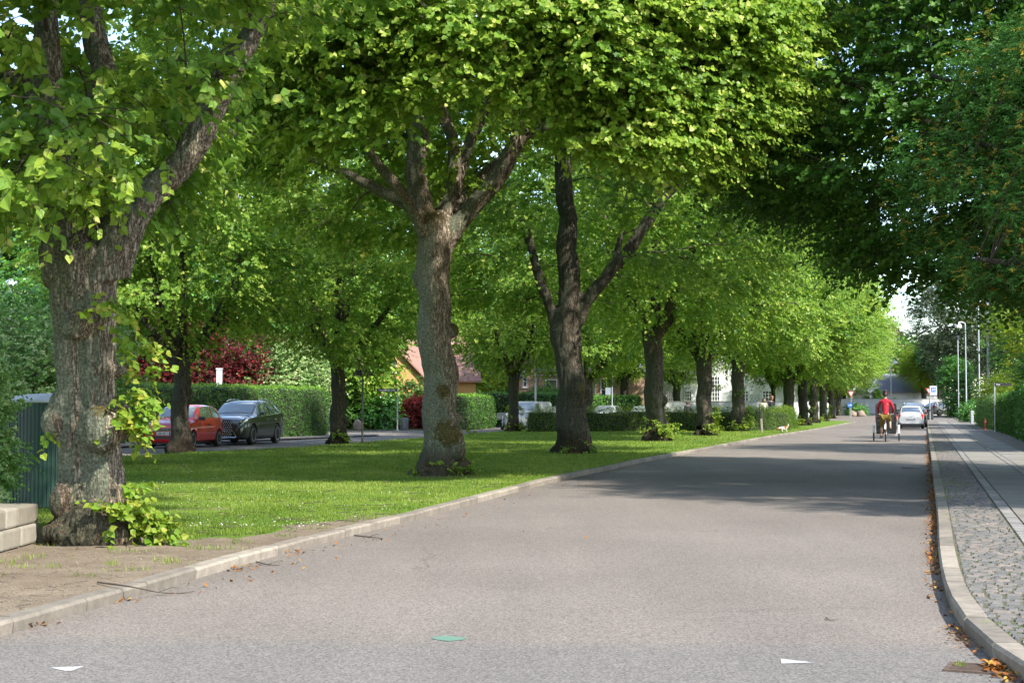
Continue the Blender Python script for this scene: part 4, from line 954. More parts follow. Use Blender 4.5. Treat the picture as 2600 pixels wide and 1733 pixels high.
def stock_tree(st, base, label, group, rz=0.0, sc_=1.0, leafm=None, sh=0, seed=0, barkm=None):
    if 'proto' not in st:
        tm, lf, br = st['d']
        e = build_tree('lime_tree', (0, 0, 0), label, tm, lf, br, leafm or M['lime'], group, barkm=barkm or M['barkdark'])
        st['proto'] = e
    else:
        e = copy_tree(st['proto'])
        for ch in [x for x in bpy.data.objects if x.parent == e and x.name.startswith('sucker_leaves')]: bpy.data.objects.remove(ch)
    tag(e, label, 'tree', group); e.location = base; e.rotation_euler = (0, 0, rz); e.scale = (sc_,) * 3 if not hasattr(sc_, '__len__') else sc_
    if sh:
        r = np.random.default_rng(seed); sp = []
        for _ in range(sh):
            a = r.uniform(-2.4, .6); sp.append((math.cos(a) * .5, math.sin(a) * .5, r.uniform(.1, .5) if r.random() < .7 else r.uniform(.5, 2.2), (math.cos(a), math.sin(a), .2), .18, 9))
        o = shoots(r, sp, .10, (.5, .2), 6, (.15, .4), parent=e, five=False)
        o.rotation_euler = (0, 0, -rz)
    return e
ST = [dict(d=stock(101)), dict(d=stock(102, 12.6, 5.3)), dict(d=stock(103, 13.4, 5.8))]
rowlab = ['lime with a burl on its trunk, fourth in the kerb row, before the low hedge', 'lime with a thick split foot, fifth in the kerb row, by the low hedge', 'lime with bright suckers round its foot, sixth in the kerb row, beside the low hedge',
          'lime with a wrinkled knobbly foot just behind the dog', 'straight lime, second one beyond the dog', 'pale barked lime, third one beyond the dog', 'slim leafy lime, fourth one beyond the dog',
          'lime with yellow lichen on its bark, third from the far end of the kerb row', 'lime next to last at the far end of the kerb row', 'last lime at the far end of the kerb row, beside the give way sign']
for i, p in enumerate(ROW[3:]):
    if i == 3:
        e = stock_tree(ST[1], p, rowlab[i], 'limes in the row along the kerb', 2.1, (1.15, 1.0, .95), sh=3, seed=3)
        continue
    stock_tree(ST[i % 3], (p.x, p.y + .2, KH), rowlab[i], 'limes in the row along the kerb', [0.3, 1.9, 4.4, 0, 2.8, 5.2, 1.1, 3.6, .4, 2.2][i], [(1.08, 1.08, 1.22), (1.05, 1.05, 1.12), 1.02, 1, 1, .98, .94, .9, .84, .78][i], sh=[8, 10, 14, 0, 4, 3, 5, 3, 0, 0][i], seed=i + 40)
backlab = ['slimmer lime standing in front of the parked red car', 'slim lime with a dark burl low on its stem, by the warning sign', 'lime with leafy suckers at its foot, in front of the grey trailer', 'half hidden lime directly behind the shaded third lime', 'smooth grey lime in front of the tan house window',
           'lime before the white mansion, left of the fourth kerb lime', 'narrow lime before the white mansion, behind the fifth kerb lime', 'lime between the fifth and sixth kerb limes, by the white mansion', 'thin dark lime stem beside the couple']
for i, p in enumerate(BACK):
    s_ = [.86, .84, .9, .95, .95, 1, 1, 1, .8][i]
    e = stock_tree(ST[(i + 1) % 3], (p.x, p.y, KH), backlab[i], 'limes in the row along the side road', [0.9, 2.6, 4.0, 1, 5.5, 3, 0.4, 2, 4.9][i], (s_ * (.92 if i < 3 else 1), s_ * (.92 if i < 3 else 1), s_) if i != 8 else (.45, .45, .8), sh=[0, 3, 12, 0, 0, 0, 0, 0, 0][i], seed=i + 70)

# ---- the big dark lime and its neighbours on the right side of the road
r4 = np.random.default_rng(44)
BR = Vector((11.6, 29.5, .1))
limbsR = [([BR + Vector((0, 0, -.1)), BR + Vector((0, 0, 2)), BR + Vector((-.1, 0, 4))], [.5, .36, .36]), ([BR + Vector((0, 0, 3.6)), BR + Vector((-1.6, -.6, 5.2)), BR + Vector((-3.5, -1.2, 6.6)), BR + Vector((-5.2, -2, 7.2))], [.2, .16, .12, .06]),
          ([BR + Vector((0, 0, 3.8)), BR + Vector((-.8, -1.8, 6)), BR + Vector((-1.5, -3.5, 8))], [.2, .16, .08]), ([BR + Vector((0, 0, 3.8)), BR + Vector((0, 0, 9)), BR + Vector((.2, .3, 12))], [.3, .2, .08]),
          ([BR + Vector((0, 0, 3.6)), BR + Vector((-1.4, 1.8, 6)), BR + Vector((-3.2, 3.2, 7.5))], [.18, .14, .06]), ([BR + Vector((0, 0, 3.7)), BR + Vector((2.4, 1, 6)), BR + Vector((4, 1, 9))], [.2, .14, .06])]
tmR = trunk_mesh([(rel(p, BR), r) for p, r in limbsR], [], .06, .03, 8.0, seed=14)
def inR(p):
    q = (np.array(p) - [9.6, 29, 8.4]) / [6.1, 6.2, 5.7]; s = (q ** 2).sum() + .22 * mn.noise(Vector(p) * .35)
    if s > 1: return 0
    x, y = proj(p); x /= 1.1054; y /= 1.1054
    lo = np.interp(x, [1700, 1780, 1900, 2000, 2080, 2120, 2200, 2600], [430, 500, 565, 600, 590, 640, 690, 700])
    if y > lo: return 0
    if y > 455 and 2060 < x < 2105: return .1
    return .35 + .65 * s
clR = fill(r4, 560, inR, (3, 22, 3), (16, 36, 14.2), .52)
lf, br = make_crown(r4, clR, np.array([9.9, 29, 5.5]), limb_points(limbsR[1:]), 34, 11, .115, rc=(.95, .95, .26), twl=(.5, .95), tint=(.42, .17), lite=.03, hang=.35, wide=.5)
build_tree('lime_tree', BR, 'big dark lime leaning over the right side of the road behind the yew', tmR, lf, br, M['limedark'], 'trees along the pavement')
def stem_limbs(h, spread, seed, r0=.2):
    rnd = random.Random(seed); l = [([Vector((0, 0, -.1)), Vector((0, 0, h * .3)), Vector((rnd.uniform(-.3, .3), 0, h * .6))], [r0 * 1.2, r0, r0 * .7])]
    for i in range(6):
        a = i * 1.05 + rnd.random(); z = h * rnd.uniform(.25, .6); l.append(([Vector((0, 0, z)), Vector((math.cos(a) * spread * .4, math.sin(a) * spread * .4, z + h * .12)), Vector((math.cos(a) * spread * .8, math.sin(a) * spread * .8, z + h * .25))], [r0 * .5, r0 * .35, r0 * .12]))
    return l
def leafy(name, base, size3, leafm, label, cat='tree', n=120, tpc=22, lpt=9, leaf=.12, low=.2, tint=(.45, .18), lite=.06, seed=1, group=None, wide=.46, trunk_r=.2, zc=None, hang=.45, tw=(.4, .8), rc=None, shell=.35, out=.9, trunk=True, taper=False, mind=None, crown='crown'):
    """a free-standing tree or shrub: size3 = (rx, ry, total height)"""
    r = np.random.default_rng(seed); rx, ry, h = size3; cz = (h + low) / 2 if zc is None else zc
    def ins(p):
        hz = (h - low) / 2; q = (p - np.array([0, 0, cz])) / np.array([rx, ry, hz + .05])
        if taper:
            k = (p[2] - low) / (h - low)
            if k < 0 or k > 1: return 0
            w = max(.05, 1 - k) ** .8; s = (p[0] / rx / w) ** 2 + (p[1] / ry / w) ** 2; s += .2 * mn.noise(Vector(p) * .8)
        else: s = (q ** 2).sum() + .3 * mn.noise(Vector(p) * (1.6 / max(rx, 1)) + Vector((seed, 0, 0)))
        return 0 if s > 1 else shell + (1 - shell) * s
    cl = fill(r, n, ins, (-rx, -ry, low), (rx, ry, h), mind if mind is not None else .55 * (rx * ry * h / n) ** (1 / 3) * 1.4)
    if rc is None: k_ = (rx * ry * (h - low) / n) ** (1 / 3); rc = (k_ * 1.3, k_ * 1.3, k_ * .8)
    lb = stem_limbs(h, min(rx, ry), seed, trunk_r); bz = Vector(base)
    lf, br = make_crown(r, cl, np.array([0, 0, low + (h - low) * .3]), limb_points(lb), tpc, lpt, leaf, rc=rc, twl=tw, tint=tint, lite=lite, wide=wide, hang=hang, out=out, bs=min(1, max(.25, rx / 3)))
    e = empty(name, base, 0, label, cat, group)
    if trunk:
        b = MB()
        for pth, rr in lb:
            q = smoothline(pth, 3); b.tube(q, [float(np.interp(i / (len(q) - 1), np.linspace(0, 1, len(rr)), rr)) for i in range(len(q))], 8)
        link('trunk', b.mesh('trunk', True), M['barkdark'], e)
        link('branches', npmesh('branches', br[0], [(br[1], 0)]), M['twig'], e)
    lf[0][:, 2] = np.maximum(lf[0][:, 2], .01)
    link(crown, npmesh('crown', lf[0], [(lf[1], 0)], {'tint': lf[2]}), leafm, e)
    return e
# yew hanging over the pavement
YB_ = Vector((9.8, 23.0, .1))
r5 = np.random.default_rng(55)
def inY(p):
    q = (np.array(p) - [9.9, 23, 6.2]) / [4.2, 3.8, 4.4]; s = (q ** 2).sum() + .2 * mn.noise(Vector(p) * .6)
    if s > 1: return 0
    x, y = proj(p); x /= 1.1054; y /= 1.1054
    if y > np.interp(x, [2040, 2100, 2150, 2200, 2352], [520, 600, 660, 700, 700]): return 0
    if y < np.interp(x, [2060, 2090, 2110, 2135, 2200, 2230, 2290, 2352], [420, 250, 300, 240, 330, 90, 80, 60]): return 0
    return .3 + .7 * s
clY = fill(r5, 620, inY, (5.4, 19, 2.8), (14, 27, 11), .28)
S = clY[:, None, :] + r5.normal(0, .35, (len(clY), 44, 3)) * [.5, .5, .55]; S = S.reshape(-1, 3)
D = r5.normal(0, .5, S.shape) + [-.5, -.3, .1]; ct = np.repeat(r5.normal(0, .08, len(clY)), 44)
V, Fc, T = sprays(S, D, r5.uniform(.14, .3, len(S)), 12, .062, r5, .25, False, (.5, .16), tip=.1, lite=0, wide=.2)
T = np.clip(T + np.repeat(ct, len(T) // len(S)), 0, .86); brn = np.repeat(r5.random(len(S)) < .11, len(T) // len(S)); T[brn] = .97
lbY = [([YB_ + Vector((0, 0, -.1)), YB_ + Vector((0, 0, 2.5)), YB_ + Vector((0, 0, 8))], [.25, .2, .1])] + [([YB_ + Vector((0, 0, 2.6 + i * .8)), YB_ + Vector((-1.6, (i - 2) * .6, 3.2 + i * .9)), YB_ + Vector((-3.2, (i - 2) * .9, 3.4 + i * 1.1))], [.12, .08, .03]) for i in range(5)]
bv = MB()
for pth, rr in lbY: bv.tube(rel(smoothline(pth, 4), YB_), [float(np.interp(i / 8, np.linspace(0, 1, len(rr)), rr)) for i in range(9)], 8)
eY = empty('yew_tree', YB_, 0, 'dark yew with rusty brown tips hanging over the pavement at the upper right', 'tree', 'trees along the pavement')
link('trunk', bv.mesh('trunk', True), M['barkdark'], eY)
bb = tubes_np(limb_points(lbY)[np.linalg.norm(limb_points(lbY)[None, :, :3] - clY[:, None, :], axis=2).argmin(1), :3] - np.array(YB_), clY - np.array(YB_), np.full(len(clY), .010), np.full(len(clY), .005), 4, .05)
link('branches', npmesh('branches', bb[0], [(bb[1], 0)]), M['twig'], eY)
link('crown', npmesh('crown', V - np.array(YB_, np.float32), [(Fc, 0)], {'tint': T}), M['yew'], eY)

stock_tree(ST[2], (14.2, 19.5, .05), 'unseen lime beyond the right edge, its crown added to shade the road', 'trees along the pavement', 1.0, (1, 1, .8))  # stands out of view, added for the shade it throws across the road
# ------------------------------------------------------------------ hedges, shrubs, background trees
def hedge(name, path, thick, h, leafm, label, dens=420, leaf=.055, z0=0.0, bulge=.10, tint=(.45, .18), painted_top_sun=.25, seed=1, fuzz=.05, ragged=.0, cat='hedge', group=None):
    """path: (x, y) centre line; leaves laid over a lumpy clipped body"""
    r = np.random.default_rng(seed); b0 = Vector((path[0][0], path[0][1], z0)); q = resample([Vector((p[0], p[1], 0)) for p in path], .35)
    def nz(p, s=1.0, k=0.0): return mn.noise(Vector((p[0] * s, p[1] * s, p[2] * s + k)))
    V = []; prof = [(-.5, 0), (-.52, .3), (-.5, .75), (-.44, .95), (-.25, 1.0), (0, 1.01), (.25, 1.0), (.44, .95), (.5, .75), (.52, .3), (.5, 0)]
    np_ = len(prof)
    for i, p in enumerate(q):
        t = (q[min(i + 1, len(q) - 1)] - q[max(i - 1, 0)]).normalized(); n = Vector((t.y, -t.x, 0)); e = min(1, .72 + .28 * min(i, len(q) - 1 - i))
        for u, w in prof:
            c = p + n * (u * thick * (e if e < 1 else 1)); c.z = z0 + w * h * (1 + .02 * nz((c.x, c.y, 0), .5, 3)); d = bulge * nz(c, .9, seed) + bulge * .5 * nz(c, 3, seed)
            c = c + n * d * (1 if u > 0 else -1) + Vector((0, 0, d * .6 if w > .9 else 0)); V.append(c - b0)
    idx = np.arange(len(V)).reshape(len(q), np_)
    Fq = np.stack([idx[:-1, :-1], idx[:-1, 1:], idx[1:, 1:], idx[1:, :-1]], -1).reshape(-1, 4)
    A = np.array([tuple(v) for v in V]); P4 = A[Fq]; cr_ = np.cross(P4[:, 2] - P4[:, 0], P4[:, 3] - P4[:, 1]); ar = np.linalg.norm(cr_, axis=1) / 2; N = cr_ / np.maximum(1e-9, 2 * ar)[:, None]
    ctr = A.mean(0); 
    out = ((P4.mean(1)[:, None, :] - A[idx[:, np_ // 2]][None] ) ** 2).sum(2).argmin(1); ax = A[idx[:, np_ // 2]][out].copy(); ax[:, 2] = h * .5
    sgn = np.sign(((P4.mean(1) - ax) * N).sum(1)); sgn[sgn == 0] = 1; N = N * sgn[:, None]
    m = int(ar.sum() * dens); f = r.choice(len(Fq), m, p=ar / ar.sum()); u, v = r.random((2, m, 1))
    Pp = (P4[f, 0] * (1 - u) + P4[f, 1] * u) * (1 - v) + (P4[f, 3] * (1 - u) + P4[f, 2] * u) * v; Nn = N[f]
    ends = []
    Pp = Pp + Nn * (r.normal(0, fuzz, m) + (ragged * np.maximum(0, Nn[:, 2]) * r.random(m) ** 2))[:, None]
    # end caps
    for k in (0, -1):
        me_ = int(thick * h * dens); c = A[idx[k, np_ // 2]]; tt = np.array(tuple((q[1] - q[0]).normalized() if k == 0 else (q[-1] - q[-2]).normalized())) * (-1 if k == 0 else 1); nn = np.array([tt[1], -tt[0], 0])
        e_ = c[None] * [1, 1, 0] + nn * ((r.random((me_, 1)) - .5) * thick * .9) + np.array([0, 0, 1]) * (r.random((me_, 1)) * h * .97) + tt * r.normal(0, fuzz, (me_, 1)); Pp = np.vstack([Pp, e_]); Nn = np.vstack([Nn, np.repeat(tt[None], me_, 0)])
    m = len(Pp); Pp[:, 2] = np.maximum(Pp[:, 2], .01); D = r.normal(0, 1, (m, 3)); D[:, 2] -= .3; NN = Nn + r.normal(0, .5, (m, 3)) + [0, 0, .2]
    big = np.array([nz(p, 1.4, 9) for p in Pp]); T = np.clip(r.normal(tint[0], tint[1], m) + painted_top_sun * np.clip(Nn[:, 2], 0, 1) + .25 * big, 0, 1)  # tint raised on upward faces, painting sun onto the hedge top
    LV, LF, k = leaf_geo(Pp, D, NN, leaf * r.uniform(.6, 1.2, m), wide=.42)
    e = empty(name, b0, 0, label, cat, group)
    inner = A.copy(); inner = inner + (ax.mean(0) * 0); 
    axis = A[idx[:, np_ // 2]]
    for i in range(len(q)):
        for j in range(np_):
            a = A[idx[i, j]]; c0 = axis[i].copy(); c0[2] = a[2]; d = c0 - a; L_ = np.linalg.norm(d)
            inner[idx[i, j]] = a + (d / L_ * min(.07, L_ * .5) if L_ > 1e-6 else 0) - ([0, 0, .06] if a[2] > .2 else [0, 0, 0])
    caps = [np.array([idx[0]]), np.array([idx[-1][::-1]])]
    link('core', npmesh('core', inner, [(Fq, 0), (caps[0], 0), (caps[1], 0)]), M['core'], e)
    link('foliage', npmesh('foliage', LV, [(LF, 0)], {'tint': np.repeat(T, k)}), leafm, e)
    return e
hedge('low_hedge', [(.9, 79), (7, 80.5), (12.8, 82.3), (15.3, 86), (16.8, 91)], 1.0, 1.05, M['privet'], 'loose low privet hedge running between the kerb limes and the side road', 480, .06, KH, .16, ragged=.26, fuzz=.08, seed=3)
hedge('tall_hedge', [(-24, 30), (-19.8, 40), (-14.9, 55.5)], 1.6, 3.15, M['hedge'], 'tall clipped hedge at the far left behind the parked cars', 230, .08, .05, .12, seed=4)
hedge('beech_hedge', [(-14.6, 57), (-11.6, 64), (-9.2, 71.3)], 1.2, 2.22, M['hedge'], 'neatly clipped hedge with a painted sunlit top behind the grey car', 420, .06, .05, .08, tint=(.36, .16), painted_top_sun=.45, seed=5)
hedge('corner_hedge', [(-3.4, 90.5), (-1.9, 98)], 1.7, 2.05, M['hedge'], 'rounded dark hedge at the corner of the side street', 260, .08, .05, .2, tint=(.3, .16), painted_top_sun=.5, seed=6)
hedge('front_garden_hedge', [(-5, 108), (3.3, 105.5)], 1.4, 2.3, M['hedgeglossy'], 'bright green hedge behind the trailer and the van', 200, .09, .05, .15, tint=(.5, .16), painted_top_sun=.3, seed=7)
hedge('ivy_hedge', [(5.0, 106), (9.2, 109)], .9, 2.1, M['hedgeglossy'], 'ivy covered wall hedge below the tan house windows', 220, .10, .05, .12, tint=(.55, .2), painted_top_sun=.3, seed=8)
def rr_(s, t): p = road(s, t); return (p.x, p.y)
hedge('pavement_hedge', [rr_(4.75, 46), rr_(4.35, 64.5)], 1.4, 2.25, M['hedgeglossy'], 'big glossy hedge at the right edge, closest to the camera', 330, .085, .09, .22, tint=(.42, .2), painted_top_sun=.25, seed=9, fuzz=.08)
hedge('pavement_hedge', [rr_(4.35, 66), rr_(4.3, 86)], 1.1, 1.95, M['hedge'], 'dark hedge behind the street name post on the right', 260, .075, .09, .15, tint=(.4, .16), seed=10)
hedge('pavement_hedge', [rr_(4.25, 87.5), rr_(4.15, 112)], 1.1, 1.85, M['pale'], 'pale flowering hedge beyond the red hydrant', 200, .09, .09, .2, tint=(.3, .2), painted_top_sun=.3, seed=11, fuzz=.1)

def at(x, Y, z=0.0): return Vector(((x - CX) / F * Y, Y, z))
# left foreground shrubs
leafy('shrub', at(-95, 16.9, .08), (.36, .8, 1.9), M['pale'], 'leafy shrub spilling over the block wall at the left edge', 'shrub', 110, 36, 8, .055, .05, (.5, .18), .03, 21, hang=.2, tw=(.12, .3), trunk_r=.03)
leafy('shrub', at(55, 33, .05), (2.4, 2.2, 3.4), M['pale'], 'cream flecked shrub behind the green container', 'shrub', 150, 34, 9, .08, .2, (.55, .2), .1, 22, hang=.2, tw=(.2, .5), trunk_r=.06)  # leaf tint raised here and on the next bush, standing in for sunlight
leafy('shrub', at(-60, 36, .05), (2.4, 2.5, 4.2), M['hedgeglossy'], 'tall dark green bush behind the container at the left edge', 'shrub', 120, 26, 9, .10, .2, (.6, .2), .05, 23, trunk_r=.08)
leafy('red_maple', at(500, 79), (4.4, 3, 6.4), M['red'], 'dark red maple behind the clipped hedge', 'tree', 170, 30, 9, .13, 1.0, (.35, .25), .12, 24, hang=.6, tw=(.3, .6), trunk_r=.12)
leafy('flowering_shrub', at(706, 80), (2.95, 2.6, 5.05), M['pale'], 'large round pale green shrub with creamy tips behind the clipped hedge', 'shrub', 150, 30, 9, .12, .3, (.5, .2), .25, 25, hang=.3, tw=(.3, .6), trunk_r=.08)
leafy('chestnut_tree', at(898, 93), (2.5, 2.6, 9), M['lime'], 'horse chestnut with big leaves behind the warning sign', 'tree', 170, 16, 7, .32, 1.9, (.42, .18), .06, 26, hang=.5, tw=(.5, 1.1), trunk_r=.25, wide=.36)
for x, Y, sz, m_, lb, sd in [(905, 92, (1.6, 1.2, 2.2), 'hedge', 'dark leafy garden bush left of the street name sign', 27), (968, 91.5, (1.3, 1.2, 1.9), 'hedgeglossy', 'green garden bush with pale flowers under the street name sign', 28), (1040, 95.5, (1.4, 1, 3.2), 'hedge', 'upright garden bush behind the grey waste bin', 29),
                             (1062, 92.3, (.95, .8, 1.9), 'red', 'small rust red bush beside the second kerb lime', 30), (1118, 94, (1.2, 1, 2.3), 'gold', 'yellow green garden bush before the yellow house', 31)]:
    leafy('garden_bush', at(x, Y), sz, M[m_], lb, 'bush', 70, 26, 8, .11, .05, (.4, .2), .06, sd, tw=(.2, .5), trunk_r=.04)
leafy('spruce', at(1268, 122), (3.2, 3, 10.5), M['yew'], 'dark spruce behind the long garden hedge', 'tree', 130, 30, 10, .16, .8, (.3, .15), 0, 32, taper=True, wide=.2, trunk_r=.2, hang=.6, tw=(.4, 1.0))
leafy('bright_tree', at(1205, 118), (3.0, 3, 7.5), M['gold'], 'light yellow green tree right of the yellow house roof', 'tree', 100, 26, 9, .15, 1, (.15, .15), .1, 33, trunk_r=.15)
leafy('garden_bush', at(1385, 112), (1.5, 1, 2.85), M['yew'], 'low spreading juniper by the tan house', 'bush', 50, 26, 9, .13, .8, (.6, .15), 0, 34, wide=.2, trunk_r=.05)
# backdrop trees left
bgsp = [(-60, 78, 7, 15), (130, 86, 6, 14), (330, 96, 6.5, 16), (560, 112, 7, 17), (790, 118, 7, 17), (1000, 130, 7, 16), (1210, 142, 8, 17), (1420, 150, 8, 16), (1640, 168, 9, 18), (1850, 185, 9, 18), (1980, 205, 10, 18), (2080, 215, 9, 16)]
blab = ['behind the left shrubs', 'above the tall hedge, left of the first lime', 'above the tall hedge, right of the first lime', 'behind the brick house and the red maple', 'behind the pale round shrub', 'behind the yellow house', 'behind the spruce', 'behind the tan house', 'left of the white mansion', 'behind the white mansion', 'right of the white mansion', 'left of the black tiled roof']
protoB = None
for i, ((x, Y, rx, h), lb) in enumerate(zip(bgsp, blab)):
    full = 'large broad garden tree ' + lb
    if protoB is None:
        protoB = leafy('garden_tree', at(x, Y), (7, 7, 15), M['hedgeglossy'], full, 'tree', 260, 26, 9, .24, 1.6, (.5, .2), .05, 40, trunk_r=.3, tw=(.5, 1.2), group='large garden trees behind the houses'); e = protoB
    else: e = copy_tree(protoB)
    tag(e, full, 'tree', 'large garden trees behind the houses'); e.location = at(x, Y); s_ = rx / 7; e.scale = (s_, s_, h / 15); e.rotation_euler = (0, 0, i * 1.3)
# right side of the road
def near_r(s, t, z=.05): return road(s, t, z)
p = near_r(8.5, 48); stock_tree(ST[1], p, 'lime overhanging the pavement hedge behind the yew', 'trees along the pavement', 2.2, 1.0)
p = near_r(11.5, 66); stock_tree(ST[0], p, 'second lime beyond the pavement hedge', 'trees along the pavement', 5.2, (1, 1, .9))
leafy('conifer', near_r(5.9, 68), (1.9, 1.9, 3.9), M['yew'], 'bushy evergreen bulging over the pavement hedge', 'shrub', 130, 40, 10, .09, 1.5, (.62, .18), 0, 50, wide=.22, trunk_r=.12, hang=.1, tw=(.2, .5))
leafy('golden_tree', near_r(8.2, 92), (4.2, 4, 9), M['gold'], 'golden green tree above the pavement hedges', 'tree', 130, 26, 9, .13, 3.5, (.4, .2), .12, 51, trunk_r=.18)
leafy('shrub', near_r(6.0, 101), (2.3, 2.4, 3.9), M['gold'], 'light green shrub around the foot of the lamp posts', 'shrub', 90, 26, 9, .11, .1, (.15, .15), .05, 52, trunk_r=.06)
leafy('shrub', near_r(5.5, 84), (1.4, 1.4, 2.7), M['gold'], 'yellow tipped shrub over the dark pavement hedge', 'shrub', 60, 26, 9, .09, .8, (.3, .2), .1, 53, trunk_r=.05)
pp = at(2452, 165, .4); leafy('pine_tree', pp, (5.8, 5, 17), M['pine'], 'broad dusky pine with a bare reddish trunk beyond the lamp post', 'tree', 210, 40, 12, .24, 4.2, (.45, .2), .02, 54, wide=.16, trunk_r=.34, hang=.0, tw=(.4, .9), zc=10.6)
leafy('round_tree', at(2428, 158, .3), (1.6, 1.6, 6.2), M['hedgeglossy'], 'round dark green tree close behind the curved lamp post', 'tree', 120, 28, 9, .13, .3, (.35, .2), .03, 55, trunk_r=.12)
leafy('shrub', near_r(3.9, 134), (.9, 1.3, 1.7), M['hedgeglossy'], 'low bush at the far end of the pavement', 'shrub', 40, 24, 8, .11, .05, (.5, .2), .03, 56, trunk_r=.04)
leafy('willow_tree', (at(2345, 186, .4)), (2.4, 2.4, 8.5), M['gold'], 'weeping willow hanging behind the 30 zone sign', 'tree', 120, 26, 14, .18, 3.6, (.35, .2), .0, 57, wide=.2, trunk_r=.3, hang=1.6, tw=(.8, 1.8))
leafy('plane_tree', (at(2388, 182, .4)), (2.3, 2.4, 9.6), M['hedgeglossy'], 'dark tree whose trunk stands against the white wall by the silver car', 'tree', 120, 26, 9, .2, 5.2, (.4, .15), .0, 58, trunk_r=.42)
leafy('background_tree', at(2300, 236, .4), (6.5, 5, 12.5), M['hedge'], 'mid green tree before the big brick building', 'tree', 150, 24, 9, .26, 1.0, (.75, .15), .05, 59, trunk_r=.3)
leafy('background_tree', at(2590, 205, .4), (9, 5, 15), M['hedge'], 'wide green tree closing the view right of the pine', 'tree', 170, 24, 9, .28, .6, (.5, .15), .02, 60, trunk_r=.3)
leafy('background_tree', at(2740, 150, .1), (8, 5, 13), M['hedge'], 'deep green trees behind the pavement hedges', 'tree', 170, 24, 9, .26, .4, (.4, .15), .02, 61, trunk_r=.3)
leafy('background_tree', at(2810, 100, .1), (7, 5, 12), M['hedge'], 'deep green tree at the right edge behind the evergreen', 'tree', 170, 24, 9, .22, .4, (.35, .15), .02, 62, trunk_r=.3)
for x, Y, sz, lb, sd in [(2226, 181, (.72, .7, 3.7), 'taller cone shaped thuja behind the white wall', 63), (2237, 180, (.62, .6, 2.9), 'shorter cone shaped thuja touching the taller one', 64), (2198, 182, (.85, .8, 2.8), 'broad thuja half hidden by the last lime leaves', 65), (2271, 181, (.5, .5, 2.3), 'narrow thuja in front of the black tiled roof', 66), (2160, 183, (1.1, .8, 2.6), 'thuja behind the give way sign', 67)]:
    leafy('thuja', at(x, Y, .4), sz, M['hedge'], lb, 'conifer', 60, 30, 8, .13, .05, (.55, .15), .0, sd, taper=True, wide=.3, tw=(.1, .25), hang=-.3, trunk_r=.05, group='thujas behind the white wall')
leafy('shrub', at(2170, 166, .35), (1.1, .8, 1.2), M['hedgeglossy'], 'little green bush behind the boulders', 'shrub', 30, 20, 8, .12, .02, (.6, .15), .1, 68, trunk_r=.03)

# ------------------------------------------------------------------ far street, walls and houses
ramp = MB(); ramp.face([(-40, 142, .01), (90, 142, .01), (90, 162, .40), (-40, 162, .40)]); ramp.face([(-40, 162, .40), (90, 162, .40), (110, 330, .40), (-60, 330, .40)]); struct(ramp.build('cross_street', M['asphalt']))
sheet('side_pavement', [(-22, 36), (-17.4, 36), (-11.8, 56), (-6.3, 71.5), (-6.8, 75), (-12, 78), (-16, 74)], .06, M['slab'])
sheet('garden_ground', [(-60, 84), (-14, 86), (-6, 89), (-3.5, 88.7), (-3, 110), (2, 104), (5, 104), (12, 110), (20, 125), (38, 165), (-60, 165)], .03, mat('garden_soil', (0.07, 0.09, 0.03), .95, var=.4, scale=.7))
brk = brick('red_brick', (0.31, 0.125, 0.075), (0.41, 0.19, 0.125), (0.34, 0.28, 0.24), 1.6)
yel = mat('yellow_render', (0.46, 0.27, 0.10), .85, var=.08, scale=1.2)
tan = mat('tan_render', (0.31, 0.20, 0.135), .85, var=.07, scale=1.2)
tile = mat('red_roof_tile', (0.34, 0.18, 0.135), .8, c2=(0.22, 0.11, 0.085), scale=2.5, stretch=(1, 1, 14))
slate = mat('dark_roof', (0.09, 0.095, 0.11), .6, var=.25, scale=3)
dglass = mat('window_glass', (0.05, 0.06, 0.07), .08, spec=.8)
wframe = mat('window_white', (0.55, 0.55, 0.54), .6)
cream = mat('plinth_grey', (0.3, 0.29, 0.27), .9, var=.1)
def window(parent, c, w, h, rz=0, bars=(1, 1), depth=.08, sill=True):
    """window facing -y in the parent's frame"""
    Mx = Matrix.Translation(c) @ Matrix.Rotation(rz, 4, 'Z'); t = .07 if w > .6 else .05
    b = MB()
    for s in (-1, 1): b.box((s * (w / 2 - t / 2), -depth / 2, 0), (t, depth, h), M=Mx)
    for s in (-1, 1): b.box((0, -depth / 2 - .002, s * (h / 2 - t / 2)), (w - 2 * t, depth, t), M=Mx)
    for i in range(bars[0]): b.box((-w / 2 + w * (i + 1) / (bars[0] + 1), -depth / 2 + .003, 0), (t * .8, depth * .8, h - 2 * t), M=Mx)
    for i in range(bars[1]): b.box((0, -depth / 2 + .006, -h / 2 + h * (i + 1) / (bars[1] + 1)), (w - 2 * t, depth * .7, t * .7), M=Mx)
    if sill: b.box((0, -depth * .7, -h / 2 - .05), (w + .2, depth * 1.6, .07), M=Mx)
    o = b.build('window', wframe, parent); g = MB(); g.box((0, -.012, 0), (w - t, .02, h - t), M=Mx); g.build('pane', dglass, o); return o
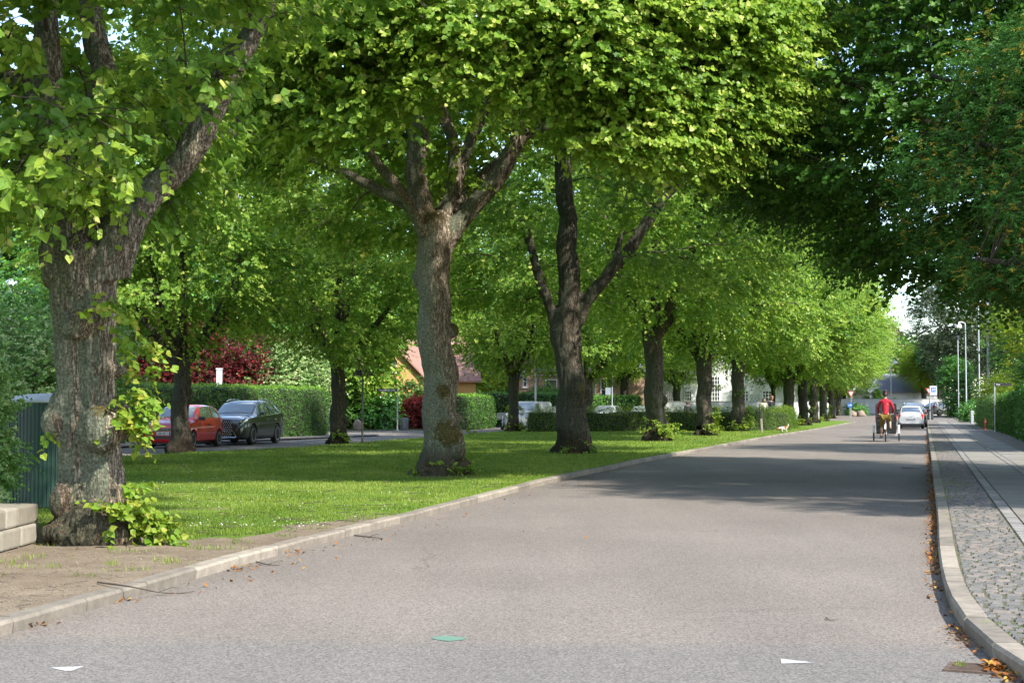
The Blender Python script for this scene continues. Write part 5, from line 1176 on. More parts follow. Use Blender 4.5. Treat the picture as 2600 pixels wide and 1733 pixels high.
def house(name, loc, rz, w, d, eave, ridge, wall, roof, label, axis='x', over=.35, hip=0.0, wins=(), chim=None):
    """body w x d, front face at y=0 in own frame; ridge along x or y"""
    e = empty(name, loc, rz, label, 'house'); b = MB()
    if axis == 'x':
        if hip: pts = None
        b.prism([(0, 0, 0), (0, d, 0), (0, d, eave), (0, d / 2, ridge if not hip else eave + .001), (0, 0, eave)], (w, 0, 0))
    else: b.prism([(0, 0, 0), (w, 0, 0), (w, 0, eave), (w / 2, 0, ridge), (0, 0, eave)], (0, d, 0))
    b.build('wall', wall, e)
    b = MB(); o = over; s = .12
    if hip:
        z0 = eave - .02; A = [(-o, -o, z0), (w + o, -o, z0), (w + o, d + o, z0), (-o, d + o, z0)]; B1, B2 = (hip, d / 2, ridge), (w - hip, d / 2, ridge)
        b.face([A[0], A[1], B2, B1]); b.face([A[1], A[2], B2]); b.face([A[2], A[3], B1, B2]); b.face([A[3], A[0], B1]); b.face(A[::-1])
    elif axis == 'x':
        k = (ridge - eave) / (d / 2)
        for sg, y0 in ((1, 0), (-1, d)):
            b.prism([(-o, y0 - sg * o, eave - k * o + .02), (-o, d / 2 - sg * .001, ridge + .02), (-o, d / 2 - sg * .001, ridge + .02 + s), (-o, y0 - sg * o, eave - k * o + .02 + s)], (w + 2 * o, 0, 0))
    else:
        k = (ridge - eave) / (w / 2)
        for sg, x0 in ((1, 0), (-1, w)):
            b.prism([(x0 - sg * o, -o, eave - k * o + .02), (w / 2 - sg * .001, -o, ridge + .02), (w / 2 - sg * .001, -o, ridge + .02 + s), (x0 - sg * o, -o, eave - k * o + .02 + s)], (0, d + 2 * o, 0))
    rf = b.build('roof', roof, e)
    if chim: c = MB(); c.box(chim, (.6, .6, 1.4)); c.build('chimney', brk, rf)
    for wv in wins: window(e, *wv)
    return e
house('brick_house', (-24.5, 108, 0), .25, 9, 8, 6.2, 9.6, brk, tile, 'red brick house half hidden behind the red maple', 'y', wins=[((3, 0, 4.6), 1.1, 1.3), ((6, 0, 4.6), 1.1, 1.3)])
h_ = house('yellow_house', (-10.6, 101, 0), .12, 8.2, 8, 3.3, 6.4, yel, tile, 'yellow rendered house with a red tiled roof', 'x', wins=[((5.9, 0, 1.9), 1.1, 1.3), ((1.2, 0, 1.9), .9, 1.2)], chim=(5.2, 4, 6.7))
b = MB(); b.prism([(.2, 0, 0), (4.6, 0, 0), (4.6, 0, 3.2), (2.4, 0, 5.5), (.2, 0, 3.2)], (0, -2.2, 0)); b.build('gable_wing', yel, h_)
b = MB()
for sg, x0 in ((1, .2), (-1, 4.6)): b.prism([(x0 - sg * .3, -2.5, 2.9), (2.4, -2.5, 5.53), (2.4, -2.5, 5.66), (x0 - sg * .3, -2.5, 3.03)], (0, 3.5, 0))
b.build('wing_roof', tile, h_)
window(h_, (2.4, -2.2, 1.8), 1.1, 1.3); window(h_, (2.4, -2.2, 4.1), .6, .8)
th = empty('tan_house', at(1369, 118), .06, 'tan rendered house with white windows and a brick gable', 'house')
b = MB(); b.box((4.3, 3, 2.05), (8.6, 6, 4.1)); b.build('wall', tan, th)
b = MB(); b.box((4.3, -.05, 4.17), (8.8, .3, .14)); b.box((4.3, -.02, 3.86), (8.7, .12, .08)); b.build('cornice', cream, th)
b = MB(); b.prism([(-.2, -.2, 4.24), (-.2, 6, 4.24), (-.2, 3.4, 5.7), (-.2, 2.2, 5.7)], (9, 0, 0)); b.build('roof', slate, th)
b = MB(); b.prism([(-2.4, .4, 0), (-.02, .4, 0), (-.02, .4, 4.9), (-.7, .4, 4.6), (-2.4, .4, 2.1)], (0, 5, 0)); b.build('brick_gable', brk, th)
b = MB(); b.prism([(-2.8, .1, 1.75), (-.5, .1, 5.0), (-.5, .1, 5.2), (-2.95, .1, 1.8)], (0, 5.6, 0)); b.build('gable_roof', slate, th)
b = MB(); b.cyl((4.45, -.1, 0), (4.45, -.1, 4), .05, n=8); b.build('downpipe', M['galv'], th)
window(th, (.95, 0, 2.9), .95, 1.3, 0, (0, 0)); window(th, (5.35, 0, 2.75), 1.0, 1.75, 0, (1, 1)); window(th, (-1.1, .4, 3.6), .35, 1.3, 0, (0, 2))
wh = empty('white_mansion', at(1672, 138), .10, 'white mansion with tall small paned windows behind the lime rows', 'house')
b = MB(); b.box((6.6, 4, 3.6), (13.2, 8, 7.2)); b.build('wall', M['white'], wh)
b = MB(); b.prism([(-.3, -.4, 7.2), (-.3, 8.4, 7.2), (-.3, 6, 9.6), (-.3, 2, 9.6)], (13.8, 0, 0)); b.build('roof', slate, wh)
for x, z, w, h, bb in [(2.75, 2.1, .7, 1.6, (2, 4)), (5.25, 2.9, 1.0, 2.6, (3, 6)), (8.0, 2.1, .9, 1.6, (2, 4)), (10.2, 2.1, .9, 1.6, (2, 4)), (1.0, 2.1, .7, 1.6, (2, 4)), (12.2, 2.1, .7, 1.6, (2, 4)), (2.75, 5.6, .7, 1.4, (2, 3)), (8, 5.6, .9, 1.4, (2, 3))]: window(wh, (x, 0, z), w, h, 0, bb)
b = MB()
for i in range(3):
    x0 = 8.75 + i * .33
    for s in (-1, 1):
        for k in range(3): b.cyl((x0, -.06, 1.35 + k * .4), (x0 + s * .14, -.06, 1.55 + k * .4), .012, n=5); b.cyl((x0 + s * .14, -.06, 1.55 + k * .4), (x0, -.06, 1.75 + k * .4), .012, n=5)
b.build('lattice', M['signdark'], wh)
def wallobj(name, a, b_, h, t, m, label, z0=0.0, joints=0):
    a, b_ = Vector(a), Vector(b_); d = b_ - a; L_ = d.length; e = empty(name, (a.x, a.y, z0), math.atan2(d.y, d.x), label, 'wall')
    b = MB(); b.box((L_ / 2, 0, h / 2), (L_, t, h)); b.build('wall_body', m, e); b = MB(); b.box((L_ / 2, 0, h + .03), (L_ + .06, t + .08, .06)); b.build('coping', cream, e)
    b = MB(); b.box((L_ / 2, -t / 2 - .012, .12), (L_, .02, .24)); b.build('plinth', cream, e)
    if joints:
        b = MB()
        for i in range(1, int(L_ / joints)): b.box((i * joints, -t / 2 - .004, h / 2 + .1), (.02, .006, h - .3))
        b.build('wall_joint', cream, e)
wallobj('white_wall', (38.2, 174), (51.8, 176.5), 1.88, .25, M['white'], 'long white garden wall closing the end of the road', .4, 2.9)
wallobj('white_wall', (12.6, 126.5), (27, 132), 1.78, .25, M['white'], 'white garden wall in front of the mansion, behind the couple', .03, 3.2)
bh = house('bungalow', (44.6, 187, .4), .05, 8.6, 7.5, 2.75, 5.0, M['white'], mat('bungalow_roof', (.10, .105, .125), .5), 'white bungalow with a black glazed hip roof behind the white wall', 'x', hip=2.4, wins=[((1.5, 0, 1.9), 1.0, .9)])
b = MB(); K_ = 26
for i in range(K_):                           # pantile rows
    k = (i + .5) / K_; z = 2.75 - .02 + (5.0 - 2.73) * k + .03; y = -.35 + (3.75 + .35) * k; x0 = -.35 + 2.75 * k; x1 = 8.95 - 2.75 * k
    b.cyl((x0, y, z), (x1, y, z), .035, n=5)
for x_ in (0, 1): b.tube([(-.35 if x_ == 0 else 8.95, -.35, 2.78), (2.4 if x_ == 0 else 6.2, 3.75, 5.06)], .09, 6)
b.tube([(2.4, 3.75, 5.06), (6.2, 3.75, 5.06)], .09, 6)
rf = [o for o in bpy.data.objects if o.parent == bh and o.name.startswith('roof')][0]
b.build('roof_tiles', mat('glazed_tile_highlight', (0.20, 0.21, 0.25), .3, coat=.3), rf)  # tile rows coloured paler to paint highlights onto the black roof
w2 = empty('white_villa', (47.2, 205, .4), .05, 'white villa with a projecting cornice left of the black roof', 'house')
b = MB(); b.box((1.0, 3, 2.6), (5.5, 6, 5.2)); b.build('wall', M['white'], w2); b = MB(); b.box((1.0, 3, 5.32), (6.3, 6.8, .25)); b.build('cornice', wframe, w2); b = MB(); b.box((1.0, 3, 5.75), (5.0, 5.6, .6)); b.build('roof', slate, w2)
house('brick_building', (62, 262, 0), .1, 10, 12, 10.2, 15.8, brk, tile, 'tall red brick building with a tiled roof far behind the bungalow', 'y', wins=[((2, 0, 6.5), 1.3, 1.8), ((5, 0, 6.5), 1.3, 1.8), ((8, 0, 6.5), 1.3, 1.8), ((5, 0, 9.5), 1.2, 1.6), ((5, 0, 3), 1.3, 1.8)])
# stone block wall, foreground left: each block is one stone of the wall
bw_ = empty('block_wall', (-4.60, 14.72, KH), 0, 'low wall of two courses of chamfered stone blocks at the left edge', 'wall')
stn = tintmat('sandstone_block', [(0, (0.19, 0.165, 0.125)), (1, (0.27, 0.24, 0.19))], .9, 8, .16, .4, 70)
for crs, off_ in ((0, 0), (1, .14)):
    y = 0.0 - crs * .02
    while y > -5.5:
        l = random.choice([.32, .42, .55]) if not (y > -.1) else .62
        b = MB(); b.box((-.2 - crs * .03, y - l / 2, .092 + crs * .186), (.40, l - .012, .180), bevel=.022)
        me = b.mesh('block'); at_ = me.attributes.new('tint', 'FLOAT', 'POINT'); tv = random.random(); at_.data.foreach_set('value', [tv] * len(me.vertices))
        link('block', me, stn, bw_); y -= l
# ribbed green container
gc = G(128, 1283, KH); ct = empty('container', gc, 0, 'dark green ribbed round container with a pale grey lid behind the first lime', 'container')
b = MB(); n_ = 150; ra = .60; prof = []
for k in range(n_ * 2):
    a = 2 * math.pi * k / (n_ * 2); r_ = ra + (.011 if k % 4 < 2 else -.006); prof.append((r_ * math.cos(a), r_ * math.sin(a)))
b.prism([(x, y, .02) for x, y in prof], (0, 0, 1.34)); b.build('body', mat('green_ribs', (0.018, 0.050, 0.036), .45, var=.25, scale=3, stretch=(1, 1, .3)), ct)
b = MB(); b.lathe([(.66, 1.36), (.67, 1.38), (.66, 1.40), (.5, 1.445), (.3, 1.475), (.1, 1.487), (0.001, 1.49)], n=48); b.build('lid', mat('lid_grey', (0.33, 0.35, 0.36), .55, var=.12, scale=4), ct, smooth=True)
b = MB(); b.lathe([(.58, 0), (.59, .03), (.0011, .03)], n=40); b.build('foot', M['blackpl'], ct)
# boulders
stone_m = mat('boulder_stone', (0.28, 0.21, 0.165), .9, c2=(0.16, 0.125, 0.10), scale=3, bump=.4, bscale=12)
def boulder(c, r_, label, seed, m_=None):
    b = MB(); bmesh.ops.create_icosphere(b.bm, subdivisions=3, radius=1)
    for v in b.bm.verts:
        q = v.co.normalized(); d = 1 + .28 * mn.noise(q * 1.3 + Vector((seed, 0, 0))) + .06 * mn.noise(q * 5 + Vector((seed, 0, 0))); v.co = Vector((q.x * r_[0] * d, q.y * r_[1] * d, max(-.1, q.z * r_[2] * d + r_[2] * .55)))
    o = b.build('boulder', m_ or stone_m, None, True, c); tag(o, label, 'boulder', 'boulders'); return o
boulder(at(2164, 160, .38), (.42, .4, .38), 'pale round boulder beside the arrow sign pole', 1)
boulder(at(2174, 161, .38), (.36, .4, .34), 'small grey boulder in the middle of the group', 2)
boulder(at(2185, 160, .38), (.46, .4, .42), 'pinkish boulder at the right end of the group', 3)
boulder(at(909, 89, .02), (.28, .25, .4), 'pale upright stone behind the warning sign pole', 4)
# ------------------------------------------------------------------ vehicles
def catmull(a, n):
    a = np.array(a, float); out = []
    for i in range(len(a) - 1):
        p0, p1, p2, p3 = a[max(i - 1, 0)], a[i], a[i + 1], a[min(i + 2, len(a) - 1)]
        for j in range(n):
            t = j / n; out.append(p1 + .5 * t * ((p2 - p0) + t * ((2 * p0 - 5 * p1 + 4 * p2 - p3) + t * (3 * (p1 - p2) + p3 - p0))))
    out.append(a[-1]); return np.array(out)
def car_paint(name, c, metal=.3):
    return mat(name, c, .28, metal, coat=.9)
def make_car(name, st, wheels, wr, paint, label, loc, rz, loads, rimkind='spoke', sill=.2, glass=None, group=None):
    """st: stations (x, zbot, zbelt, ztop, wl, wt) front (+x) to rear. loads: dict with window ranges"""
    e = empty(name, loc, rz, label, 'car', group)
    S = catmull(st, 6)
    def sec(s):
        x, zb, zl, zt, wl, wt = s
        return np.array([(0, zb), (.80 * wl, zb), (.95 * wl, zb + .07), (1.0 * wl, zb + (zl - zb) * .45), (.985 * wl, zb + (zl - zb) * .8), (.955 * wl, zl), (wt + (.955 * wl - wt) * .10, zt - (zt - zl) * .12), (wt * .93, zt - .02), (wt * .6, zt + .005), (0, zt + .018)])
    rows = []
    for s in S:
        p = sec(s); rows.append([(s[0], y, z) for y, z in p])
    rows = np.array(rows); m = rows.shape[1]
    full = np.concatenate([rows, (rows[:, ::-1] * [1, -1, 1])[:, 1:-1]], 1); k = full.shape[1]
    V = full.reshape(-1, 3); idx = np.arange(len(V)).reshape(len(S), k); nx = np.roll(idx, -1, 1)
    Fq = np.stack([idx[:-1], idx[1:], nx[1:], nx[:-1]], -1).reshape(-1, 4)
    me = npmesh('body', V, [(Fq, 0), (np.array([idx[0]]), 0), (np.array([idx[-1][::-1]]), 0)])
    bm = bmesh.new(); bm.from_mesh(me); bmesh.ops.recalc_face_normals(bm, faces=bm.faces); bm.to_mesh(me); bm.free()
    cut = MB()
    for wx in wheels:
        for s in (1, -1): cut.cyl((wx, s * .48, wr + .02), (wx, s * 1.3, wr + .02), wr * 1.16, n=28)
    co = cut.build('cut', M['blackpl'])
    me = bake(me, [('BOOLEAN', dict(operation='DIFFERENCE', object=co, solver='EXACT'))]); bpy.data.objects.remove(co)
    me.polygons.foreach_set('use_smooth', [True] * len(me.polygons)); me.set_sharp_from_angle(angle=R(32))
    me.materials.clear(); link('body', me, paint, e)
    mid = len(S)
    def surf(u, v, side=1, off=.006):      # u station index (float in coarse stations), v section index
        a = u * 6; i = min(int(a), len(S) - 2); f = a - i; r0 = rows[i] * (1 - f) + rows[i + 1] * f; j = min(int(v), m - 2); g = v - j; p = r0[j] * (1 - g) + r0[j + 1] * g
        r1_ = (rows[i + 1] - rows[i]); du = r1_[j] * (1 - g) + r1_[j + 1] * g; dv = r0[j + 1] - r0[j]; n = np.cross(du, dv); n = n / (np.linalg.norm(n) + 1e-9)
        c = np.array([p[0], 0, (rows[i][0][2] + rows[i][-1][2]) / 2]);
        if np.dot(n, p - c) < 0: n = -n
        q = p + n * off; return (q[0], q[1] * side, q[2])
    def patch(nm, mt, u0, u1, v0, v1, sides=(1, -1), off=.006, nu=8, nv=4, u0b=None, u1b=None, across=False, parent=None):
        for sd in sides if not across else (1,):
            P_ = []; u0b_, u1b_ = (u0 if u0b is None else u0b), (u1 if u1b is None else u1b)
            vv = np.linspace(v0, v1, nv + 1)
            for a in np.linspace(0, 1, nu + 1):
                rowp = []
                for j, v in enumerate(vv):
                    g = j / nv; uu = (u0 + (u0b_ - u0) * g) * (1 - a) + (u1 + (u1b_ - u1) * g) * a; rowp.append(surf(uu, v, sd, off))
                if across: rowp = rowp + [(x, -y, z) for x, y, z in rowp[::-1][(1 if abs(v1 - (m - 1)) < 1e-6 else 0):]]
                P_.append(rowp)
            P_ = np.array(P_); I = np.arange(P_.shape[0] * P_.shape[1]).reshape(P_.shape[:2])
            f = np.stack([I[:-1, :-1], I[1:, :-1], I[1:, 1:], I[:-1, 1:]], -1).reshape(-1, 4)
            mm = npmesh(nm, P_.reshape(-1, 3), [(f, 0)], smooth=True); link(nm, mm, mt, e if parent is None else parent)
    gl = glass or M['glass']
    for w in loads.get('side', []): patch('side_window', gl, *w[:4], u0b=w[4] if len(w) > 4 else None, u1b=w[5] if len(w) > 5 else None)
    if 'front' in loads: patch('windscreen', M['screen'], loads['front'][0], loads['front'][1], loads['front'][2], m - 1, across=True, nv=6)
    if 'back' in loads: patch('rear_window', gl, loads['back'][0], loads['back'][1], loads['back'][2], m - 1, across=True, nv=6)
    for nm, mt, a in loads.get('patch', []): patch(nm, mt, *a['r'], off=a.get('off', .008), u0b=a.get('u0b'), u1b=a.get('u1b'), across=a.get('across', False))
    rimm = M['alloy']
    for wx in wheels:
        for s in (1, -1):
            yw = s * (max(st_[4] for st_ in st) - .10)
            w = MB(); prof = [(wr * .62, -.095), (wr * .93, -.10), (wr, -.07), (wr, .07), (wr * .93, .10), (wr * .62, .095)]
            n = 28; Mx = Matrix.Translation((wx, yw, wr)) @ Matrix.Rotation(-s * math.pi / 2, 4, 'X')
            w.lathe(prof, n=n); bmesh.ops.transform(w.bm, matrix=Mx, verts=w.bm.verts); wh_ = w.build('wheel', M['rubber'], e, True)
            w = MB(); w.lathe([(.001, .095), (wr * .16, .09), (wr * .17, .06)], n=16); w.lathe([(wr * .55, .03), (wr * .64, .10), (wr * .66, .098), (wr * .66, .0)], n=n)
            ns = 10 if rimkind == 'spoke' else 14
            for i in range(ns):
                a = 2 * math.pi * (i + (.28 if i % 2 and rimkind == 'spoke' else 0)) / ns; w.box((wr * .36, 0, .080), (wr * .56, wr * (.10 if rimkind == 'spoke' else .12), .025), M=Matrix.Rotation(a, 4, 'Z'))
            bmesh.ops.transform(w.bm, matrix=Mx, verts=w.bm.verts); w.build('rim', rimm, wh_)
            w = MB(); w.cyl((0, 0, -.05), (0, 0, .02), wr * .64, n=24); bmesh.ops.transform(w.bm, matrix=Mx, verts=w.bm.verts); w.build('brake', M['ink'], wh_)
    b = MB(); x0, x1 = S[-1][0], S[0][0]; hw = max(st_[4] for st_ in st)
    b.box(((wheels[0] + wheels[1]) / 2, 0, sill), (abs(wheels[0] - wheels[1]) + 1.1, hw * 1.5, .12)); b.build('underside', M['blackpl'], e)
    return e, surf, m
def plate(e, txt, c, yaw, eu=True, w=.50, h=.115, size=.098, dx=0.0, tilt=0):
    """number plate; yaw 0 faces +x"""
    Mx = Matrix.Translation(c) @ Matrix.Rotation(yaw, 4, 'Z') @ Matrix.Rotation(tilt, 4, 'Y')
    b = MB(); b.box((0, 0, 0), (.012, w, h), M=Mx, bevel=.004); o = b.build('number_plate', M['plate'], e)
    if eu: b = MB(); b.box((.008, w / 2 - .025, 0), (.003, .045, h - .01), M=Mx); b.build('plate_band', M['signblue'], o)
    me = text_mesh(txt, size, .001); me.transform(Mx @ Matrix.Translation((.0085, dx, -.002)) @ Matrix.Rotation(math.pi / 2, 4, 'Z') @ Matrix.Rotation(math.pi / 2, 4, 'X')); link('plate_text', me, M['ink'], o)
CITI = [(1.78, .30, .44, .56, .56, .50), (1.74, .20, .60, .72, .72, .64), (1.58, .18, .74, .83, .79, .69), (1.25, .18, .84, .92, .82, .71), (.98, .18, .89, .97, .82, .68), (.62, .18, .91, 1.22, .82, .62), (.28, .18, .915, 1.42, .82, .60), (-.3, .18, .93, 1.475, .82, .59), (-.95, .18, .95, 1.455, .82, .57), (-1.42, .20, .97, 1.40, .81, .55), (-1.60, .22, .96, 1.22, .79, .58), (-1.72, .26, .93, .98, .76, .64), (-1.78, .34, .60, .80, .72, .62), (-1.775, .36, .50, .56, .60, .50)]
headl = mat('headlamp', (0.55, 0.58, 0.6), .08, metal=.4, coat=1)
taill = mat('tail_light', (0.45, 0.02, 0.02), .15, coat=.8)
grey = mat('dark_trim', (0.03, 0.03, 0.033), .5)
def citi(label, col_, loc, rz, txt, front_txt, dx=0):
    L_ = dict(side=[(5.75, 7.55, 5.15, 6.0, 6.1, 7.5), (7.65, 8.9, 5.15, 6.0, 7.65, 8.65)], front=(4.35, 5.95, 6.6), back=(9.25, 10.65, 6.7),
              patch=[('headlight', headl, dict(r=(.95, 2.0, 4.2, 5.3))), ('tail_light', taill, dict(r=(10.6, 11.75, 3.9, 6.3), off=.012)), ('door_gap', grey, dict(r=(7.58, 7.61, 1.5, 5.9), off=.004)), ('door_gap', grey, dict(r=(4.9, 4.93, 1.5, 5.0), off=.004)), ('bumper_slot', grey, dict(r=(.25, .75, 1.2, 2.2), across=True, off=.006))])
    e, surf, m = make_car('parked_car', CITI, (1.17, -1.22), .29, col_, label, loc, rz, L_)
    for s in (1, -1):
        b = MB(); b.box((.62, s * .90, 1.0), (.10, .20, .13), bevel=.03); b.cyl((.64, s * .78, .97), (.62, s * .86, .99), .025, n=8); b.build('wing_mirror', M['blackpl'], e)
        b = MB(); b.box((-.25, s * .822, .80), (.16, .03, .03), bevel=.008); b.build('door_handle', grey, e)
    b = MB(); b.box((1.765, 0, .62), (.03, .74, .10), bevel=.01)
    o = b.build('grille', grey, e); b = MB()
    for i in range(15): b.box((1.785, -.33 + i * .047, .62), (.012, .012, .085))
    b.build('grille_bar', M['chrome'], o)
    b = MB(); b.box((1.775, 0, .36), (.02, .9, .09)); b.build('air_intake', grey, e)
    plate(e, front_txt, (1.80, 0, .50), 0, dx=dx); plate(e, txt, (-1.795, 0, .62), math.pi)
    return e
carang = R(270 - 10)      # nose towards the camera, parallel to the side road
redp = car_paint('red_paint', (0.42, 0.008, 0.012), .0); whitep = car_paint('white_paint', (0.50, 0.50, 0.50), 0); darkp = car_paint('dark_green_grey_paint', (0.035, 0.042, 0.034), .5); silv = car_paint('silver_paint', (0.32, 0.31, 0.30), .6); blackp = car_paint('black_paint', (0.015, 0.017, 0.02), .3)
r_near = G(553, 1132.2); dirc = Vector((math.cos(carang), math.sin(carang), 0)); sidev = Vector((-dirc.y, dirc.x, 0))
# rear wheel of the red car, on the camera's right-hand side
c_red = r_near + dirc * 1.22 - sidev * .76 * (1 if sidev.x > 0 else -1)
citi('bright red three door hatchback parked behind the lime, nose to the camera', redp, (c_red.x, c_red.y, 0), carang, 'AK 34', 'AK 34', .04 - .10)
cw = G(2312.5, 1087.5); citi('white hatchback seen from behind, parked at the kerb ahead of the cargo tricycle', whitep, (cw.x + .02 + U.x * 1.25, cw.y + U.y * 1.25, 0), math.pi / 2 - AL, 'CK 42 144', 'CK 42 144')
NX = [(2.32, .34, .50, .62, .60, .52), (2.27, .22, .74, .86, .80, .70), (2.05, .20, .90, .98, .90, .78), (1.6, .20, .98, 1.06, .93, .80), (1.15, .20, 1.02, 1.10, .93, .76), (.75, .20, 1.04, 1.32, .93, .68), (.28, .20, 1.05, 1.56, .93, .65), (-.35, .20, 1.07, 1.64, .93, .64), (-1.1, .20, 1.10, 1.61, .93, .62), (-1.65, .22, 1.14, 1.50, .91, .62), (-2.02, .26, 1.14, 1.26, .88, .66), (-2.22, .30, .98, 1.10, .84, .68), (-2.33, .38, .66, .80, .76, .62), (-2.32, .42, .54, .60, .62, .5)]
def suv(label, col_, loc, rz, txt, kind):
    L_ = dict(side=[(5.8, 7.15, 5.12, 6.0, 6.25, 7.1), (7.25, 8.5, 5.12, 6.0, 7.25, 8.3), (8.6, 9.3, 5.3, 5.9, 8.6, 8.75)], front=(4.4, 5.95, 6.65), back=(9.15, 10.3, 6.8),
              patch=[('headlight', headl, dict(r=(.85, 2.3, 4.75, 5.35))), ('tail_light', taill, dict(r=(9.9, 11.6, 4.3, 5.2) if kind != 'coupe' else (9.6, 11.7, 4.2, 5.1), off=.012)), ('door_gap', grey, dict(r=(7.18, 7.21, 1.5, 5.9), off=.004)), ('door_gap', grey, dict(r=(4.9, 4.93, 1.5, 5.0), off=.004)), ('rocker_trim', grey, dict(r=(1.2, 12.0, 1.0, 2.15), off=.007)), ('window_trim', M['chrome'], dict(r=(5.6, 9.4, 5.02, 5.09), off=.006))])
    e, surf, m = make_car('parked_car', NX, (1.40, -1.29), .365, col_, label, loc, rz, L_, sill=.25)
    for s in (1, -1):
        b = MB(); b.box((.72, s * 1.03, 1.16), (.12, .22, .15), bevel=.04); b.cyl((.75, s * .88, 1.10), (.73, s * .98, 1.13), .03, n=8); b.build('wing_mirror', col_, e)
        for x in (-.25, -1.15): b = MB(); b.box((x, s * .925, .93), (.17, .035, .035), bevel=.01); b.build('door_handle', M['chrome'], e)
        b = MB(); b.tube([(.15, s * .62, 1.60), (-.3, s * .60, 1.685), (-1.1, s * .585, 1.665), (-1.6, s * .59, 1.57)], .017, 6); b.build('roof_rail', M['alloy'], e)
    if kind == 'nx':
        b = MB(); b.prism([(2.26, -.36, .92), (2.26, .36, .92), (2.30, .40, .60), (2.27, .56, .30), (2.27, -.56, .30), (2.30, -.40, .60)], (.055, 0, 0)); g = b.build('grille', mat('grille_black', (.012, .012, .013), .8), e)
        b = MB()
        for r_ in range(9):
            for c_ in range(-5, 6):
                zz = .34 + r_ * .065; b.box((2.36, c_ * .075 + (.037 if r_ % 2 else 0), zz), (.012, .03, .028))
        b.build('grille_mesh', M['alloy'], g)
        b = MB(); b.lathe([(.001, .012), (.06, .012), (.075, .0), (.06, -.004), (.058, .002), (.001, .003)], n=20); bmesh.ops.transform(b.bm, matrix=Matrix.Translation((2.372, 0, .80)) @ Matrix.Rotation(math.pi / 2, 4, 'Y'), verts=b.bm.verts); b.build('emblem', M['chrome'], g)
        for s in (1, -1):
            b = MB(); b.tube([(2.33, s * .42, .60), (2.32, s * .58, .30)], .012, 6); b.tube([(2.31, s * .58, .29), (2.33, 0, .27)], .02, 6); b.build('bumper_trim', M['chrome'], e)
            b = MB(); b.prism([(2.10, s * .80, .62), (2.13, s * .74, .60), (2.17, s * .80, .36), (2.06, s * .86, .38)], (.02, s * .012, 0)); b.build('air_intake', grey, e)
            b = MB(); b.tube([(2.22, s * .58, .86), (2.16, s * .70, .845), (1.95, s * .87, .90)], .012, 6); b.build('light_strip', M['signwhite'], e)
        plate(e, 'AB 45 206', (2.385, 0, .56), 0)
    plate(e, txt, (-2.345, 0, .84), math.pi)
    return e
l_near = G(638, 1128.5); c_nx = l_near - dirc * 1.40 + sidev * .83 * (-1 if sidev.x > 0 else 1)
suv('dark green grey SUV with a large meshed grille, parked behind the red hatchback', darkp, (c_nx.x, c_nx.y, 0), carang, 'AB 45 206', 'nx')
e_ = suv('silver coupe-like SUV parked across the far end of the pavement', silv, (*at(2395, 163)[:2], .40), math.pi / 2 - AL - R(52), 'BP 71 302', 'coupe'); e_.scale = (.95, .95, .94)
wg = G(2330, 1084); p_ = Vector((cw.x, cw.y, 0)) + U * 7.4 + NR * .12; e_ = suv('black estate with roof rails parked just ahead of the white hatchback', blackp, (p_.x, p_.y, 0), math.pi / 2 - AL, 'DA 60 115', 'wagon')
p_ = at(1412, 97); e_ = citi('silver white hatchback mostly hidden between the low hedge and the third lime', silv, (p_.x + .4, p_.y, 0), R(250), 'CE 20 411', 'CE 20 411')
p_ = at(1540, 94); e_ = citi('pale hatchback whose roof shows over the middle of the low hedge', whitep, (p_.x, p_.y, 0), R(252), 'BN 33 870', 'BN 33 870')
p_ = at(1632, 99); e_ = citi('pale car roof half behind the fourth kerb lime above the low hedge', silv, (p_.x, p_.y, 0), R(252), 'BX 15 026', 'BX 15 026')
# van with windscreen facing the camera
VAN = [(2.2, .36, .55, .66, .66, .6), (2.15, .25, .85, .98, .82, .72), (1.8, .22, 1.02, 1.12, .88, .76), (1.45, .22, 1.08, 1.22, .90, .74), (1.05, .22, 1.12, 1.55, .90, .72), (.75, .22, 1.13, 1.80, .90, .74), (.1, .22, 1.13, 1.86, .90, .76), (-1.2, .22, 1.13, 1.86, .90, .76), (-2.1, .24, 1.12, 1.84, .90, .76), (-2.2, .3, 1.0, 1.7, .86, .72)]
p_ = at(1342, 91.5); e, s_, m_ = make_car('parked_van', VAN, (1.35, -1.35), .31, car_paint('van_silver', (.38, .39, .40), .2), 'silver van behind the grey box trailer beside the low hedge', (p_.x, p_.y, 0), R(250), dict(side=[(4.2, 5.8, 5.1, 5.95, 4.75, 5.75)], front=(3.1, 4.75, 6.4), patch=[('headlight', headl, dict(r=(.9, 1.8, 4.2, 5.2)))]))
tag(e, None, 'van'); e.scale = (.98, .98, .93)
plate(e, 'BT 94 517', (2.2, 0, .5), 0)
# trailer
p_ = G(1270, 1091.5); tr = empty('trailer', (p_.x + .9, p_.y + 1.6, 0), R(-8), 'grey box trailer with its drawbar towards the camera, beside the third back lime', 'trailer')
b = MB(); b.box((0, .6, .62), (2.05, 2.2, .06)); b.box((0, -.52, .83), (2.05, .04, .40)); b.box((0, 1.72, .83), (2.05, .04, .40)); b.box((-1.03, .6, .83), (.04, 2.2, .40)); b.box((1.03, .6, .83), (.04, 2.2, .40)); b.box((0, -.55, .97), (2.1, .03, .04)); b.box((0, -.55, .70), (2.1, .03, .04)); b.build('box', mat('trailer_grey', (.22, .23, .24), .5, metal=.3), tr)
for s in (-1, 1):
    w = MB(); w.lathe([(.17, -.08), (.27, -.085), (.30, -.05), (.30, .05), (.27, .085), (.17, .08)], n=20); w.cyl((0, 0, -.06), (0, 0, .06), .17, n=14); bmesh.ops.transform(w.bm, matrix=Matrix.Translation((s * .9, .8, .30)) @ Matrix.Rotation(math.pi / 2, 4, 'Y'), verts=w.bm.verts); w.build('wheel', M['rubber'], tr)
